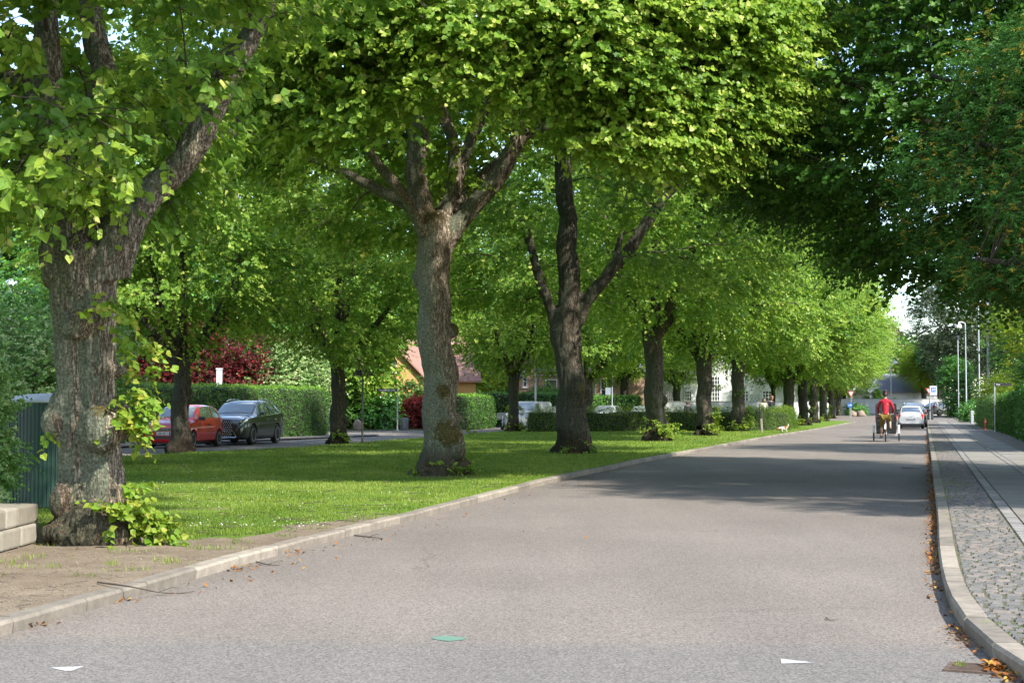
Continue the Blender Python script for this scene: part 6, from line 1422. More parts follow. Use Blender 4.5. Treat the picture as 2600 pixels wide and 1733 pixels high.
b = MB(); b.tube([(-.5, -.5, .56), (-.55, -1.7, .50)], .045, 6); b.tube([(.3, -.5, .56), (-.55, -1.6, .50)], .045, 6); b.cyl((-.55, -1.55, .85), (-.55, -1.55, .14), .035, n=8); b.cyl((-.55, -1.55, .92), (-.45, -1.55, .96), .015, n=6); b.build('drawbar', M['galv'], tr)
w = MB(); w.lathe([(.04, -.04), (.13, -.05), (.14, 0), (.13, .05), (.04, .04)], n=16); bmesh.ops.transform(w.bm, matrix=Matrix.Translation((-.55, -1.55, .14)) @ Matrix.Rotation(math.pi / 2, 4, 'Y'), verts=w.bm.verts); w.build('jockey_wheel', M['rubber'], tr)
b = MB(); b.box((-.35, -.62, .40), (.7, .06, .34)); b.build('light_board', M['blackpl'], tr)

# ------------------------------------------------------------------ signs, posts, lamps
def pole(name, foot, h, r_, label, cat='post', m_=None, group=None):
    e = empty(name, foot, 0, label, cat, group); b = MB(); b.cyl((0, 0, -.02), (0, 0, h), r_, n=12); b.cyl((0, 0, 0), (0, 0, .05), r_ * 1.6, n=12); b.build('pole', m_ or M['galv'], e, True); return e
def flat_text(txt, size, parent, m_, loc, rz=0, name='lettering'):
    me = text_mesh(txt, size, .002); me.transform(Matrix.Translation(loc) @ Matrix.Rotation(rz, 4, 'Z') @ Matrix.Rotation(math.pi / 2, 4, 'X')); return link(name, me, m_, parent)
def tri(parent, w, z, y, t, m_, nm, up=True, inner=None):
    s = 1 if up else -1; h = w * .866
    pts = [(-w / 2, y, z - s * h / 2), (w / 2, y, z - s * h / 2), (0, y, z + s * h / 2)]
    b = MB(); b.prism(pts, (0, t, 0)); return b.build(nm, m_, parent)
# warning sign seen from behind
f = G(920, 1123, KH); e = pole('road_sign', f, 3.05, .038, 'triangular warning sign seen from behind on a dark pole in the lawn', 'road sign', mat('dark_pole', (.10, .10, .09), .6, metal=.4))
pl = tri(e, .80, 2.78, .05, .012, M['signdark'], 'sign_plate'); b = MB(); b.box((0, .03, 2.62), (.5, .03, .05)); b.box((0, .03, 2.86), (.3, .03, .05)); b.build('bracket', M['signdark'], pl)
# street name sign left
f = G(1009, 1092.5, .05); e = pole('street_name_sign', f, 2.42, .042, 'black street name sign reading Oscar Ellingers Vej on a grey post', 'street sign')
b = MB(); b.box((-.60, -.05, 2.29), (1.16, .02, .16)); pl = b.build('sign_plate', M['ink'], e); flat_text('Oscar Ellingers Vej', .125, pl, M['signwhite'], (-.60, -.064, 2.285))
# street name sign right
f = G(2526.5, 1097.5, .09); e = pole('street_name_sign', f, 2.52, .036, 'street name sign beginning Mol on a thin grey post by the right hedge', 'street sign')
b = MB(); b.box((.42, -.05, 2.44), (.80, .02, .15)); pl = b.build('sign_plate', M['ink'], e); flat_text('Mol', .125, pl, M['signwhite'], (.17, -.064, 2.435))
b = MB(); b.cyl((0, 0, 1.15), (0, 0, 1.22), .044, n=10); b.build('collar', M['galv'], e)
# bin, stone
f = G(1027, 1092, .05); e = empty('waste_bin', f, 0, 'grey slatted waste bin beside the street name post', 'bin'); b = MB(); b.lathe([(.17, 0), (.215, .05), (.225, .66), (.20, .72), (.001, .73)], n=20); b.build('body', mat('bin_grey', (.13, .14, .15), .6), e, True); b = MB()
for i in range(20): a = i * math.pi / 10; b.box((.228 * math.cos(a), .228 * math.sin(a), .35), (.012, .03, .6), M=Matrix.Identity(4))
b.build('slat', mat('bin_slat', (.17, .18, .19), .6), e)
# wooden post by the hedge
f = G(1935, 1098, KH); e = empty('wooden_post', f, 0, 'weathered wooden post leaning slightly in front of the low hedge', 'post'); b = MB(); b.prism([(-.05, -.05, 0), (.05, -.05, 0), (.05, .05, 0), (-.05, .05, 0)], (-.06, 0, 1.13)); b.build('shaft', M['wood'], e); b = MB(); b.prism([(-.115, -.056, .72), (0.0, -.056, .72), (0.0, .056, .72), (-.115, .056, .72)], (-.02, 0, .42)); b.build('top_band', M['ink'], e)
# give way sign, left at the end of the road
f = G(2161, 1063.5, KH); e = pole('road_sign', f, 3.15, .04, 'give way triangle over a grey pole at the end of the lime row', 'road sign')
tri(e, .74, 2.62, -.06, .012, M['signred'], 'sign_plate', up=False); tri(e, .48, 2.65, -.072, .008, M['signwhite'], 'sign_face', up=False)
b = MB(); b.cyl((0, .045, 2.95), (0, .06, 2.95), .30, n=28); b.build('round_plate_back', M['signdark'], e)
# keep right sign
f = at(2157, 158, .36); e = pole('road_sign', (f.x, f.y, .34), 1.35, .035, 'round blue sign with a white arrow before the boulders', 'road sign')
b = MB(); b.cyl((0, -.05, 1.22), (0, -.065, 1.22), .27, n=28); b.cyl((0, -.044, 1.22), (0, -.05, 1.22), .285, n=28); pl = b.build('sign_plate', M['signblue'], e)
b = MB(); b.box((-.05, -.07, 1.22), (.26, .006, .06)); b.prism([(.06, -.073, 1.10), (.20, -.073, 1.22), (.06, -.073, 1.34)], (0, .006, 0)); b.build('arrow', M['signwhite'], pl)
# 30 zone sign and the give way sign beside it
f = G(2361.5, 1067, .1); e = pole('road_sign', f, 3.30, .04, 'square zone sign with a blue 30 at the end of the pavement', 'road sign')
b = MB(); b.box((.33, -.06, 2.84), (.66, .02, .86), bevel=.008); pl = b.build('sign_plate', mat('sign_grey_white', (.55, .56, .57), .5), e); b = MB(); b.box((.33, -.06, 3.29), (.70, .05, .05)); b.build('sign_cap', M['ink'], e)
b = MB(); b.box((.33, -.074, 2.90), (.46, .006, .46)); pn = b.build('blue_field', M['signblue'], pl); flat_text('30', .36, pn, M['signwhite'], (.33, -.081, 2.895)); flat_text('zone', .13, pl, M['ink'], (.33, -.074, 2.56))
f = at(2358.5, 150, .2); e = pole('road_sign', (f.x, f.y, .17), 3.2, .035, 'give way sign partly covered by the 30 zone sign', 'road sign', mat('rust_pole', (.16, .12, .09), .7, metal=.3)); tri(e, .74, 2.75, -.06, .012, M['signred'], 'sign_plate', up=False); tri(e, .48, 2.78, -.072, .008, M['signwhite'], 'sign_face', up=False)
# bin under it
f = at(2361, 148, .12); e = empty('waste_bin', f, 0, 'black lidded bin at the foot of the 30 zone sign', 'bin'); b = MB(); b.box((0, 0, .42), (.50, .45, .80), bevel=.03); b.build('body', M['blackpl'], e); b = MB(); b.box((0, 0, .85), (.54, .5, .07), bevel=.02); b.build('lid', grey, e)
# road sign back, blue grey, by the ivy hedge
f = at(1554, 95); e = pole('road_sign', f, 2.65, .035, 'blank grey back of a square road sign before the tan house', 'road sign'); b = MB(); b.box((-.21, .04, 2.38), (.42, .012, .46)); b.build('sign_plate', mat('sign_back_blue_grey', (.22, .25, .28), .5), e)
# lamp posts
def curved_lamp(foot, h, label, reach=.85, scale=1.0, d=-1):
    e = empty('street_lamp', foot, 0, label, 'street lamp'); r_ = .065 * scale; b = MB(); b.cyl((0, 0, -.02), (0, 0, 1.2), r_ * 1.35, n=12); b.cyl((0, 0, 1.2), (0, 0, h * .62), r_ * 1.15, r_, n=12)
    pts = [(0, 0, h * .62), (0, 0, h - .35), (d * .06, 0, h - .12), (d * .22, 0, h), (d * .5, 0, h + .02), (d * reach, 0, h - .08)]
    b.tube(smoothline(pts, 5), r_ * .8, 10); b.build('pole', M['galv'], e, True)
    b = MB(); b.lathe([(.30 * scale, -.38), (.29 * scale, -.22), (.24 * scale, -.08), (.14 * scale, .02), (.05, .08), (.001, .09)], (d * reach, 0, h - .10), 20); b.build('lamp_head', mat('lamp_cream', (.55, .53, .47), .4), e, True); return e
f = G(2454, 1069.5, .09); curved_lamp(f, (1069.5 - 818) / 1069.5 * 0 + (1032 - 818) / F * f.y + 1.4 - .09, 'grey street lamp with a curved arm and bell shaped head over the pavement', .62)
for x, Y, r_, ytop, lb in [(2486, 122, .06, 760, 'thin grey post between the curved lamp and the thick post'), (2509, 103, .085, 700, 'thick grey lamp post rising behind the pale hedge')]:
    f = at(x, Y, .05); e = pole('street_lamp', f, (1032 - ytop) / F * Y + 1.35, r_, lb, 'street lamp'); b = MB(); b.lathe([(.24, -.2), (.22, 0), (.05, .1), (.001, .11)], (0, 0, (1032 - ytop) / F * Y + 1.35), 16); b.build('lamp_head', M['galv'], e, True)
f = at(2433, 150, .3); e = pole('lantern_post', f, (1032 - 862) / F * 150 + 1.1, .055, 'slim lantern post standing in front of the pine', 'street lamp'); b = MB(); b.lathe([(.10, 0), (.16, .25), (.18, .30), (.001, .42)], (0, 0, (1032 - 862) / F * 150 + 1.1), 10); b.build('lamp_head', M['signdark'], e)
f = at(2261.5, 168, .4); e = empty('street_lamp', f, 0, 'street lamp with a white bell head in front of the bungalow roof', 'street lamp'); b = MB(); b.cyl((0, 0, 0), (0, 0, 5.9), .055, n=10); b.tube([(0, 0, 5.9), (.05, 0, 6.2), (.3, 0, 6.28), (.5, 0, 6.15)], .035, 8); b.build('pole', M['galv'], e); b = MB(); b.lathe([(.34, -.22), (.30, -.05), (.15, .08), (.001, .12)], (.5, 0, 6.05), 16); b.build('lamp_head', M['signwhite'], e, True)
for x, Y, ytop, lb in [(1359.5, 98, 800, 'grey lamp post behind the silver van'), (1510, 112, 800, 'pale lamp post in front of the tan house'), (25, 52, 718, 'grey lamp post above the shrubs at the left edge')]:
    f = at(x, Y, .03); h = (1032 - ytop) / F * Y + 1.37; e = pole('street_lamp', f, h, .07 if x > 1000 else .08, lb, 'street lamp'); b = MB(); b.lathe([(.26, -.12), (.22, .05), (.05, .15), (.001, .16)], (0, 0, h), 16); b.build('lamp_head', M['galv'], e, True)
f = at(2466, 118, .09); e = empty('cabinet', f, 0, 'narrow grey cable cabinet between the lamp post and the pale hedge', 'cabinet'); b = MB(); b.box((0, 0, .5), (.22, .3, 1.0), bevel=.01); b.build('body', mat('cabinet_grey', (.33, .35, .36), .6), e); b = MB(); b.box((0, -.155, .5), (.18, .012, .8)); b.build('door', mat('cabinet_door', (.28, .30, .31), .6), e)
f = at(557, 74); e = pole('white_gate_post', f, 2.75, .0, 'white square post behind the clipped hedge', 'post') if False else empty('white_post', f, 0, 'white square post in front of the red maple', 'post'); b = MB(); b.box((0, 0, 1.62), (.25, .25, 3.24)); b.build('shaft', M['white'], e); b = MB(); b.box((0, 0, 3.27), (.30, .30, .06)); b.build('cap', M['signwhite'], e)
# red hydrant
f = G(2502, 1091.5, .09); e = empty('hydrant', f, 0, 'rusty red fire hydrant against the right hedge', 'hydrant'); b = MB(); b.lathe([(.09, 0), (.09, .05), (.055, .07), (.055, .34), (.085, .36), (.085, .46), (.06, .50), (.05, .60), (.02, .68), (.001, .69)], n=14); b.cyl((-.12, 0, .42), (.12, 0, .42), .035, n=10); b.build('body', mat('hydrant_red', (.30, .05, .03), .6, var=.3, scale=10), e, True); b = MB(); b.cyl((-.15, 0, .42), (-.11, 0, .42), .045, n=8); b.cyl((.11, 0, .42), (.15, 0, .42), .045, n=8); b.build('cap', M['rubber'], e)

# ------------------------------------------------------------------ people and the dog
def skin(joints, edges, root, sub=2, name='s'):
    bm = bmesh.new(); names = list(joints); vs = {k: bm.verts.new(joints[k][0]) for k in names}
    for a, b in edges: bm.edges.new((vs[a], vs[b]))
    me = bpy.data.meshes.new(name); bm.to_mesh(me); bm.free()
    o = bpy.data.objects.new('tmp', me); col.objects.link(o); o.modifiers.new('s', 'SKIN')
    if not me.skin_vertices:
        bpy.context.view_layer.objects.active = o; o.select_set(True)
    sv = me.skin_vertices[0].data
    for i, k in enumerate(names):
        r_ = joints[k][1]; sv[i].radius = (r_, r_) if not hasattr(r_, '__len__') else r_; sv[i].use_root = (k == root)
    m = o.modifiers.new('u', 'SUBSURF'); m.levels = sub; m.render_levels = sub
    bpy.context.view_layer.update(); r = bpy.data.meshes.new_from_object(o.evaluated_get(bpy.context.evaluated_depsgraph_get())); bpy.data.objects.remove(o)
    r.polygons.foreach_set('use_smooth', [True] * len(r.polygons)); return r
def chain(*k): return list(zip(k, k[1:]))
skinm = mat('skin', (0.37, 0.22, 0.155), .55, var=.06); hair_d = mat('brown_hair', (0.045, 0.020, 0.012), .6, var=.4, scale=30, stretch=(1, 1, 6)); hair_l = mat('light_brown_hair', (0.24, 0.12, 0.05), .6, var=.4, scale=30)
def hand(j, e, pre, wrist, fwd, out, curl, r=.0085):
    """palm plus five unequal fingers; returns joints and edges"""
    w = Vector(wrist); f = Vector(fwd).normalized(); o = Vector(out).normalized(); c = Vector(curl).normalized()
    j[pre + 'palm'] = (w + f * .05, (.036, .016)); e.append((pre + 'wrist', pre + 'palm')); j[pre + 'knk'] = (w + f * .085, (.034, .013)); e.append((pre + 'palm', pre + 'knk'))
    for i, (s, l) in enumerate(((-.03, .060), (-.010, .072), (.010, .068), (.028, .052))):
        a = w + f * .095 + o * s; b_ = a + f * l * .45 + c * l * .15; d = b_ + f * l * .12 + c * l * .42
        j[pre + 'f%da' % i] = (a, r); j[pre + 'f%db' % i] = (b_, r * .92); j[pre + 'f%dc' % i] = (d, r * .75); e += [(pre + 'knk', pre + 'f%da' % i)] + chain(pre + 'f%da' % i, pre + 'f%db' % i, pre + 'f%dc' % i)
    t = w + f * .03 - o * .035; t2 = t - o * .022 + f * .03 + c * .01; t3 = t2 + f * .028 + c * .015
    j[pre + 'ta'] = (t, .011); j[pre + 'tb'] = (t2, .0095); j[pre + 'tc'] = (t3, .008); e += [(pre + 'palm', pre + 'ta')] + chain(pre + 'ta', pre + 'tb', pre + 'tc')
def head(e, c, yaw, hair, style='short', pitch=0, s=1.0):
    """face looks along +y in its own frame"""
    Mx = Matrix.Translation(c) @ Matrix.Rotation(yaw, 4, 'Z') @ Matrix.Rotation(pitch, 4, 'X') @ Matrix.Scale(s, 4)
    b = MB(); bmesh.ops.create_uvsphere(b.bm, u_segments=24, v_segments=18, radius=1)
    for v in b.bm.verts:
        x, y, z = v.co; w = 1 - .25 * max(0, -z) ** 1.3; x *= .074 * w; yy = y * (.094 if y > 0 else .098) * (1 - .12 * max(0, -z)); zz = z * .118 - .01
        if y > .6 and abs(v.co.x) < .22 and -.25 < v.co.z < .15: yy += .016 * (1 - abs(v.co.x) / .22)   # nose
        if y > .7 and -.5 < v.co.z < -.35 and abs(v.co.x) < .35: yy += .006
        if y > .6 and .05 < v.co.z < .3 and .2 < abs(v.co.x) < .55: yy -= .008                       # eye hollows
        if z < -.75 and y > 0: yy += .012
        v.co = (x, yy, zz)
    for sg in (-1, 1): b.sph((sg * .075, -.005, -.005), (.012, .022, .032), 10)
    bmesh.ops.transform(b.bm, matrix=Mx, verts=b.bm.verts); h = b.build('head', skinm, e, True)
    b = MB()
    for sg in (-1, 1): b.sph((sg * .030, .082, .012), (.012, .008, .006), 8)
    bmesh.ops.transform(b.bm, matrix=Mx, verts=b.bm.verts); b.build('eyes', M['signdark'], h)
    b = MB(); b.sph((0, .088, -.062), (.024, .008, .006), 8); bmesh.ops.transform(b.bm, matrix=Mx, verts=b.bm.verts); b.build('mouth', mat('lip', (.35, .12, .10), .5), h)
    b = MB(); bmesh.ops.create_uvsphere(b.bm, u_segments=28, v_segments=20, radius=1)
    for v in list(b.bm.verts):
        x, y, z = v.co; n_ = 1 + .07 * mn.noise(v.co * 5); v.co = (x * .088 * n_, y * .108 * n_ - .008, z * .126 * n_ + .004)
    dele = [v for v in b.bm.verts if v.co.y > .030 and v.co.z < .062 or v.co.z < -.07]; bmesh.ops.delete(b.bm, geom=dele, context='VERTS')
    if style == 'bun': b.sph((0, -.075, .130), (.055, .050, .050), 12); b.sph((0, -.04, .10), (.07, .08, .05), 12); b.sph((0, -.06, -.05), (.06, .05, .05), 12)
    if style == 'tail': b.sph((0, -.10, .0), (.03, .03, .05), 10); b.tube([(0, -.10, 0), (0, -.13, -.1), (0, -.12, -.2)], .022, 8, .5)
    if style == 'long': b.tube([(-.06, -.05, 0), (-.08, -.05, -.12), (-.07, -.05, -.26)], .045, 10, .6); b.tube([(.06, -.05, 0), (.08, -.05, -.12), (.07, -.05, -.26)], .045, 10, .6); b.sph((0, -.08, -.08), (.07, .04, .14), 12)
    if style == 'curly':
        for i in range(26):
            a = random.uniform(0, 6.28); q = random.uniform(.2, 1); b.sph((.075 * math.cos(a) * q, .085 * math.sin(a) * q, .10 + .03 * (1 - q)), (.024, .024, .022), 8)
    bmesh.ops.transform(b.bm, matrix=Mx, verts=b.bm.verts); b.build('hair', hair, h, True)
def person(name, loc, rz, label, hips, torso, arms, legs, headspec, clothes, hands=True, female=True, group=None):
    """joint dictionaries in the person's frame (+y forward); builds one skinned body and clothes over it"""
    e = empty(name, loc, rz, label, 'person', group); j = {}; ed = []
    j['pel'] = (hips, (.125, .105)); j['wai'] = (torso[0], (.115 if female else .125, .092)); j['che'] = (torso[1], (.138, .100)); j['upc'] = (torso[2], (.12, .08)); j['nek'] = (torso[3], .05); j['skl'] = (torso[4], .048)
    ed += chain('pel', 'wai', 'che', 'upc', 'nek', 'skl')
    for sd in 'lr':
        a = arms[sd]; j[sd + 'sho'] = (a[0], .055); j[sd + 'elb'] = (a[1], .040); j[sd + 'wrist'] = (a[2], .026); ed += chain('upc', sd + 'sho', sd + 'elb', sd + 'wrist')
        l = legs[sd]; j[sd + 'hip'] = (l[0], .088); j[sd + 'thi'] = (l[0] * .5 + l[1] * .5, .075); j[sd + 'kne'] = (l[1], .053); j[sd + 'clf'] = (l[1] * .6 + l[2] * .4 + Vector((0, -.015, 0)), .052); j[sd + 'ank'] = (l[2], .033); j[sd + 'toe'] = (l[3], (.038, .022)); ed += chain('pel', sd + 'hip', sd + 'thi', sd + 'kne', sd + 'clf', sd + 'ank', sd + 'toe')
        if hands: f = (a[2] - a[1]).normalized() if len(a) < 4 else a[3]; hand(j, ed, sd, a[2], f, (1 if sd == 'r' else -1, 0, 0) if abs(f.x) < .8 else (0, 1, 0), (0, .3, -1))
    link('body', skin(j, ed, 'pel'), skinm, e)
    for nm, m_, keys, chains, grow in clothes:
        jj = {}
        for k in keys:
            p, r_ = j[k]; g = grow.get(k, grow.get('*', .016)) if isinstance(grow, dict) else grow
            jj[k] = (p, tuple(x + g for x in r_) if hasattr(r_, '__len__') else r_ + g)
        for k, (p, r_) in (grow.get('+', {}) if isinstance(grow, dict) else {}).items(): jj[k] = (p, r_)
        link(nm, skin(jj, chains, keys[0]), m_, e)
    head(e, *headspec); return e
V3 = Vector
# cyclist on the cargo tricycle, seen from behind
cy = G(2249, 1121.7); yw = -AL; tk_ = empty('cargo_tricycle', (cy.x, cy.y + .05, 0), yw, 'black hooded cargo tricycle with two front wheels, ridden away along the road', 'tricycle')
def wheel(parent, c, r_, name='wheel', n=28):
    b = MB(); k = 8
    for i in range(n):
        for q in range(k):
            a0, a1 = 2 * math.pi * i / n, 2 * math.pi * (i + 1) / n; p0, p1 = 2 * math.pi * q / k, 2 * math.pi * (q + 1) / k
            f = lambda a, p: (c[0] + .024 * math.sin(p), c[1] + (r_ - .024 + .024 * math.cos(p)) * math.cos(a), c[2] + (r_ - .024 + .024 * math.cos(p)) * math.sin(a)); b.face([f(a0, p0), f(a1, p0), f(a1, p1), f(a0, p1)])
    bmesh.ops.remove_doubles(b.bm, verts=b.bm.verts, dist=.0005); w = b.build(name, M['rubber'], parent, True)
    b = MB()
    for i in range(24): a = 2 * math.pi * i / 24; b.cyl((c[0] + (.02 if i % 2 else -.02), c[1], c[2]), (c[0], c[1] + (r_ - .05) * math.cos(a), c[2] + (r_ - .05) * math.sin(a)), .0018, n=4)
    b.cyl((c[0] - .05, c[1], c[2]), (c[0] + .05, c[1], c[2]), .022, n=10)
    for i in range(n): a0, a1 = 2 * math.pi * i / n, 2 * math.pi * (i + 1) / n; b.cyl((c[0], c[1] + (r_ - .05) * math.cos(a0), c[2] + (r_ - .05) * math.sin(a0)), (c[0], c[1] + (r_ - .05) * math.cos(a1), c[2] + (r_ - .05) * math.sin(a1)), .010, n=5)
    b.build('rim', M['alloy'], w)
wheel(tk_, (0, .33, .33), .33)
for s in (-1, 1):
    wheel(tk_, (s * .50, 1.62, .31), .31); b = MB(); n = 10
    for i in range(n): a0, a1 = R(35 + 140 * i / n), R(35 + 140 * (i + 1) / n); b.box((s * .50, 1.62 + .345 * math.cos((a0 + a1) / 2), .31 + .345 * math.sin((a0 + a1) / 2)), (.075, .10, .012), M=Matrix.Identity(4)) if False else b.prism([(s * .50 - .037, 1.62 + .345 * math.cos(a0), .31 + .345 * math.sin(a0)), (s * .50 + .037, 1.62 + .345 * math.cos(a0), .31 + .345 * math.sin(a0)), (s * .50 + .037, 1.62 + .345 * math.cos(a1), .31 + .345 * math.sin(a1)), (s * .50 - .037, 1.62 + .345 * math.cos(a1), .31 + .345 * math.sin(a1))], (0, 0, .006))
    b.build('mudguard', M['alloy'], tk_)
b = MB(); n = 10
for i in range(n): a0, a1 = R(30 + 160 * i / n), R(30 + 160 * (i + 1) / n); b.prism([(-.03, .33 - .365 * math.cos(a0), .33 + .365 * math.sin(a0)), (.03, .33 - .365 * math.cos(a0), .33 + .365 * math.sin(a0)), (.03, .33 - .365 * math.cos(a1), .33 + .365 * math.sin(a1)), (-.03, .33 - .365 * math.cos(a1), .33 + .365 * math.sin(a1))], (0, 0, .006))
b.build('mudguard', M['alloy'], tk_)
b = MB(); b.tube([(0, .33, .33), (0, .75, .33), (0, 1.1, .40), (0, 1.25, .42)], .022, 8); b.tube([(0, .75, .33), (0, .62, .62), (0, .56, .92)], .02, 8); b.tube([(0, .33, .33), (0, .60, .70)], .014, 6); b.tube([(0, .62, .70), (0, 1.2, .55)], .02, 8); b.cyl((-.50, 1.62, .31), (.50, 1.62, .31), .016, n=8); b.cyl((-.42, 1.3, .26), (.42, 1.3, .26), .014, n=8); b.build('frame', M['alloy'], tk_)
b = MB(); b.prism([(-.38, 1.18, .30), (.38, 1.18, .30), (.40, 1.18, .80), (-.40, 1.18, .80)], (0, .92, 0)); b.build('box', M['blackpl'], tk_)
tent = mat('tent_black', (.014, .014, .016), .65, var=.3, scale=6)
b = MB(); b.prism([(-.415, 1.16, .78), (.415, 1.16, .78), (.415, 1.22, 1.42), (.37, 1.25, 1.53), (-.37, 1.25, 1.53), (-.415, 1.22, 1.42)], (0, .75, 0)); o = b.build('hood', tent, tk_)
b = MB()
for s in (-1, 1): b.box((s * .41, 1.15, .98), (.035, .02, .16)); 
b.build('reflector', taill, o)
b = MB(); b.tube([(-.30, .98, 1.12), (-.28, 1.08, 1.10), (0, 1.12, 1.06), (.28, 1.08, 1.10), (.30, .98, 1.12)], .014, 8); b.build('handlebar', M['alloy'], tk_)
b = MB(); b.sph((0, .52, .95), (.11, .13, .04), 14); b.tube([(0, .52, .93), (0, .68, .95)], .035, 8, .5); b.build('saddle', M['blackpl'], tk_)
b = MB(); b.cyl((-.14, .75, .33), (.14, .75, .33), .018, n=8); b.tube([(-.13, .75, .33), (-.14, .72, .17)], .012, 6); b.tube([(.13, .75, .33), (.14, .78, .49)], .012, 6); b.box((-.19, .72, .16), (.10, .08, .02)); b.box((.19, .78, .50), (.10, .08, .02)); b.cyl((.06, .75, .33), (.075, .75, .33), .09, n=20); b.build('crank', grey, tk_)
redsw = mat('red_jumper', (0.37, 0.008, 0.024), .85, var=.12, scale=25, stretch=(.5, .5, 3), bump=.15); olive = mat('olive_shorts', (0.15, 0.10, 0.012), .9, var=.1, scale=10); shoe = mat('brown_shoe', (.14, .08, .05), .7)
hp = V3((0, .50, 1.06))
cyc = person('person', (cy.x, cy.y + .05, 0), yw, 'woman in a red jumper and olive shorts riding the cargo tricycle', hp, [V3((0, .54, 1.20)), V3((0, .60, 1.46)), V3((0, .63, 1.61)), V3((0, .655, 1.745)), V3((0, .67, 1.80))],
    {'l': [V3((-.185, .63, 1.62)), V3((-.30, .68, 1.35)), V3((-.285, .90, 1.15)), V3((0, 1, -.15))], 'r': [V3((.185, .63, 1.62)), V3((.30, .68, 1.35)), V3((.285, .90, 1.15)), V3((0, 1, -.15))]},
    {'l': [V3((-.10, .51, 1.0)), V3((-.15, .74, .60)), V3((-.18, .64, .24)), V3((-.19, .76, .20))], 'r': [V3((.10, .51, 1.0)), V3((.16, .90, .86)), V3((.18, .72, .54)), V3((.19, .80, .545))]},
    (V3((0, .69, 1.895)), 0, hair_d, 'bun', -.1), [
    ('jumper', redsw, ['pel', 'wai', 'che', 'upc', 'nek', 'lsho', 'lelb', 'lwrist', 'rsho', 'relb', 'rwrist'], chain('pel', 'wai', 'che', 'upc', 'nek') + chain('upc', 'lsho', 'lelb', 'lwrist') + chain('upc', 'rsho', 'relb', 'rwrist'), {'*': .02, 'pel': .012, 'lwrist': .012, 'rwrist': .012, 'nek': .012}),
    ('shorts', olive, ['pel', 'wai', 'lhip', 'lthi', 'lk', 'rhip', 'rthi', 'rk'], None, None)] if False else [
    ('jumper', redsw, ['wai', 'pel', 'che', 'upc', 'nek', 'lsho', 'lelb', 'lwrist', 'rsho', 'relb', 'rwrist'], chain('pel', 'wai', 'che', 'upc', 'nek') + chain('upc', 'lsho', 'lelb', 'lwrist') + chain('upc', 'rsho', 'relb', 'rwrist'), {'*': .014, 'pel': .010, 'lwrist': .012, 'rwrist': .012, 'nek': .010}),
    ('shorts', olive, ['pel', 'lhip', 'lthi', 'lkne', 'rhip', 'rthi', 'rkne'], chain('pel', 'lhip', 'lthi', 'lkne') + chain('pel', 'rhip', 'rthi', 'rkne'), {'*': .024, 'pel': .03, 'lkne': .028, 'rkne': .028}),
    ('shoe', shoe, ['lank', 'ltoe'], [('lank', 'ltoe')], .014), ('shoe', shoe, ['rank', 'rtoe'], [('rank', 'rtoe')], .014)])
b = MB(); b.tube([(-.088, .67, 1.90), (-.095, .67, 2.0), (0, .67, 2.035), (.095, .67, 2.0), (.088, .67, 1.90)], .012, 8)
for s in (-1, 1): b.cyl((s * .075, .67, 1.89), (s * .108, .67, 1.89), .036, n=14)
b.build('headphones', M['blackpl'], cyc)
def standing(loc, rz, label, h, hair, style, top, bottom, female, pitch, inner=None, step=.12):
    s = h / 1.72; S_ = lambda x, y, z: V3((x * s, y * s, z * s))
    e = person('person', loc, rz, label, S_(0, 0, .93), [S_(0, 0, 1.07), S_(0, .0, 1.28), S_(0, -.01, 1.41), S_(0, 0, 1.50), S_(0, .02, 1.545)],
        {'l': [S_(-.18, -.01, 1.41), S_(-.23, -.03, 1.13), S_(-.22, .05, .88)], 'r': [S_(.18, -.01, 1.41), S_(.23, -.05, 1.13), S_(.22, .02, .88)]},
        {'l': [S_(-.09, 0, .88), S_(-.10, step * .6, .48), S_(-.10, step, .08), S_(-.10, step + .13, .035)], 'r': [S_(.09, 0, .88), S_(.10, -step * .2, .48), S_(.10, -step, .08), S_(.10, -step + .13, .035)]},
        (S_(0, .035, 1.615), 0, hair, style, pitch, s), [
        ('top', top, ['wai', 'pel', 'che', 'upc', 'lsho', 'lelb', 'lwrist', 'rsho', 'relb', 'rwrist'], chain('pel', 'wai', 'che', 'upc') + chain('upc', 'lsho', 'lelb', 'lwrist') + chain('upc', 'rsho', 'relb', 'rwrist'), {'*': .024, 'upc': .012, 'lwrist': .012, 'rwrist': .012}),
        ('trousers', bottom, ['pel', 'lhip', 'lthi', 'lkne', 'lclf', 'lank', 'rhip', 'rthi', 'rkne', 'rclf', 'rank'], chain('pel', 'lhip', 'lthi', 'lkne', 'lclf', 'lank') + chain('pel', 'rhip', 'rthi', 'rkne', 'rclf', 'rank'), {'*': .018, 'pel': .012}),
        ('shoe', grey, ['lank', 'ltoe'], [('lank', 'ltoe')], .016), ('shoe', grey, ['rank', 'rtoe'], [('rank', 'rtoe')], .016)], female=female)
    if inner: b = MB(); b.sph((0, .10 * s, 1.26 * s), (.075, .055, .19), 14); b.build('shirt', inner, e, True)
    return e
denim = mat('dark_denim', (.03, .04, .07), .9)
def hgt(y, Y): return (1032 - y) / F * Y + 1.4
p_ = at(1938.5, 89, KH); standing((p_.x, p_.y, KH), R(180 + 22), 'young woman in a beige jacket and white shirt behind the hedge end', 1.80, hair_d, 'tail', mat('beige_jacket', (.36, .32, .20), .9), denim, True, -.15, M['signwhite'])
p_ = at(1957.5, 90, KH); standing((p_.x, p_.y, KH), R(180 + 35), 'young man with curly light hair in a black jacket, looking down', 1.93, hair_l, 'curly', mat('black_jacket', (.012, .013, .016), .8), denim, False, -.5)
p_ = at(1745.5, 92, KH); standing((p_.x, p_.y, KH), R(20), 'person with long dark hair in dark clothes, only the head above the low hedge', hgt(1023, 92) + .02, hair_d, 'long', mat('dark_coat', (.02, .02, .03), .8), denim, True, 0)
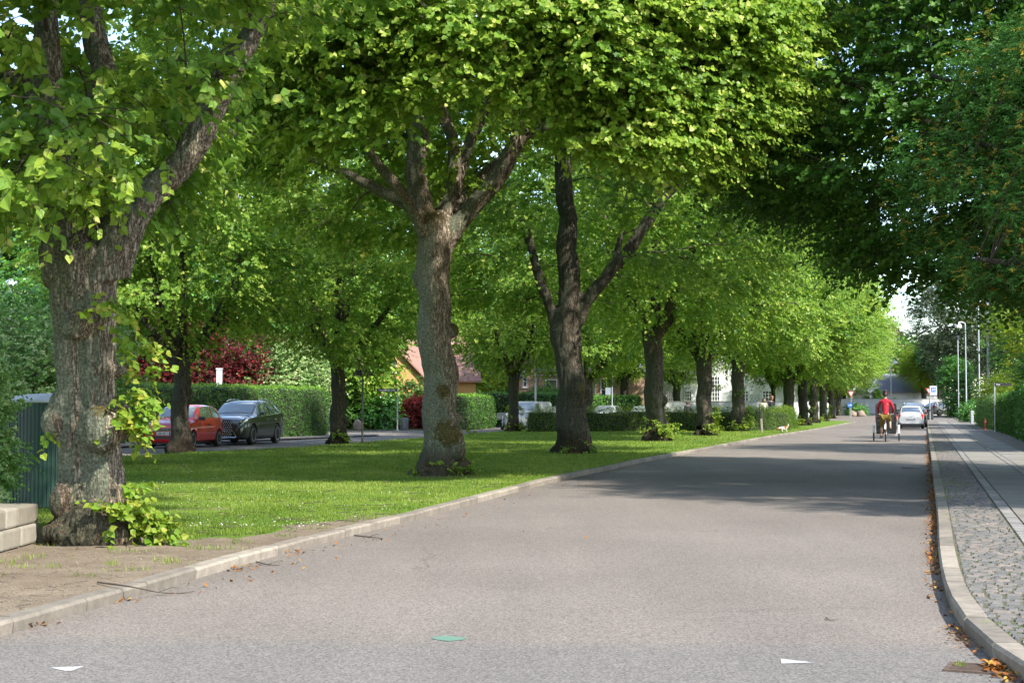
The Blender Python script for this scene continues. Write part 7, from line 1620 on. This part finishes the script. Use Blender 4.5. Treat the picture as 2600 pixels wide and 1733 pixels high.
# the little white and brown dog, nose down
dg = G(1989, 1097.2, KH); dogy = R(100); furw = mat('white_fur', (.46, .43, .38), .95, var=.12, scale=40, bump=.5, bscale=80); furb = mat('brown_fur', (.33, .13, .05), .95, var=.3, scale=40, bump=.5, bscale=80)
dog = empty('dog', (dg.x, dg.y, KH), dogy, 'small shaggy white and brown dog sniffing the grass by the kerb', 'dog')
jj = {'rump': (V3((0, -.15, .235)), (.085, .085)), 'bel': (V3((0, 0, .225)), (.082, .085)), 'chs': (V3((0, .13, .22)), (.088, .10)), 'nk': (V3((0, .22, .235)), .065), 'hd': (V3((0, .30, .165)), .068), 'mz': (V3((0, .355, .115)), .034), 't1': (V3((0, -.23, .30)), .035), 't2': (V3((0, -.27, .38)), .045), 't3': (V3((0, -.24, .43)), .04)}
ed = chain('rump', 'bel', 'chs', 'nk', 'hd', 'mz') + chain('rump', 't1', 't2', 't3')
for s, n_ in ((-1, 'l'), (1, 'r')):
    st_ = .03 * s
    jj.update({n_ + 'fs': (V3((s * .065, .13 + st_, .17)), .045), n_ + 'fe': (V3((s * .065, .12 + st_, .09)), .032), n_ + 'fp': (V3((s * .065, .13 + st_, .025)), .028), n_ + 'hs': (V3((s * .065, -.15 - st_, .18)), .052), n_ + 'hk': (V3((s * .065, -.115 - st_, .12)), .04), n_ + 'hh': (V3((s * .065, -.19 - st_, .075)), .028), n_ + 'hp': (V3((s * .065, -.175 - st_, .022)), .028)})
    ed += chain('chs', n_ + 'fs', n_ + 'fe', n_ + 'fp') + chain('rump', n_ + 'hs', n_ + 'hk', n_ + 'hh', n_ + 'hp')
me = skin(jj, ed, 'bel'); me.materials.append(furw); me.materials.append(furb)
for pg in me.polygons:
    c = pg.center
    if (c.y > .245 and abs(c.x) > .012) or (-.22 < c.y < .0 and c.z > .22 + .03 * mn.noise(c * 9)): pg.material_index = 1
link('body', me, None, dog)
for s in (-1, 1): b = MB(); b.sph((s * .055, .285, .185), (.018, .03, .055), 10); b.build('ear', furb, dog, True)
b = MB(); b.sph((0, .385, .105), (.012, .012, .010), 8); b.build('nose', M['ink'], dog)
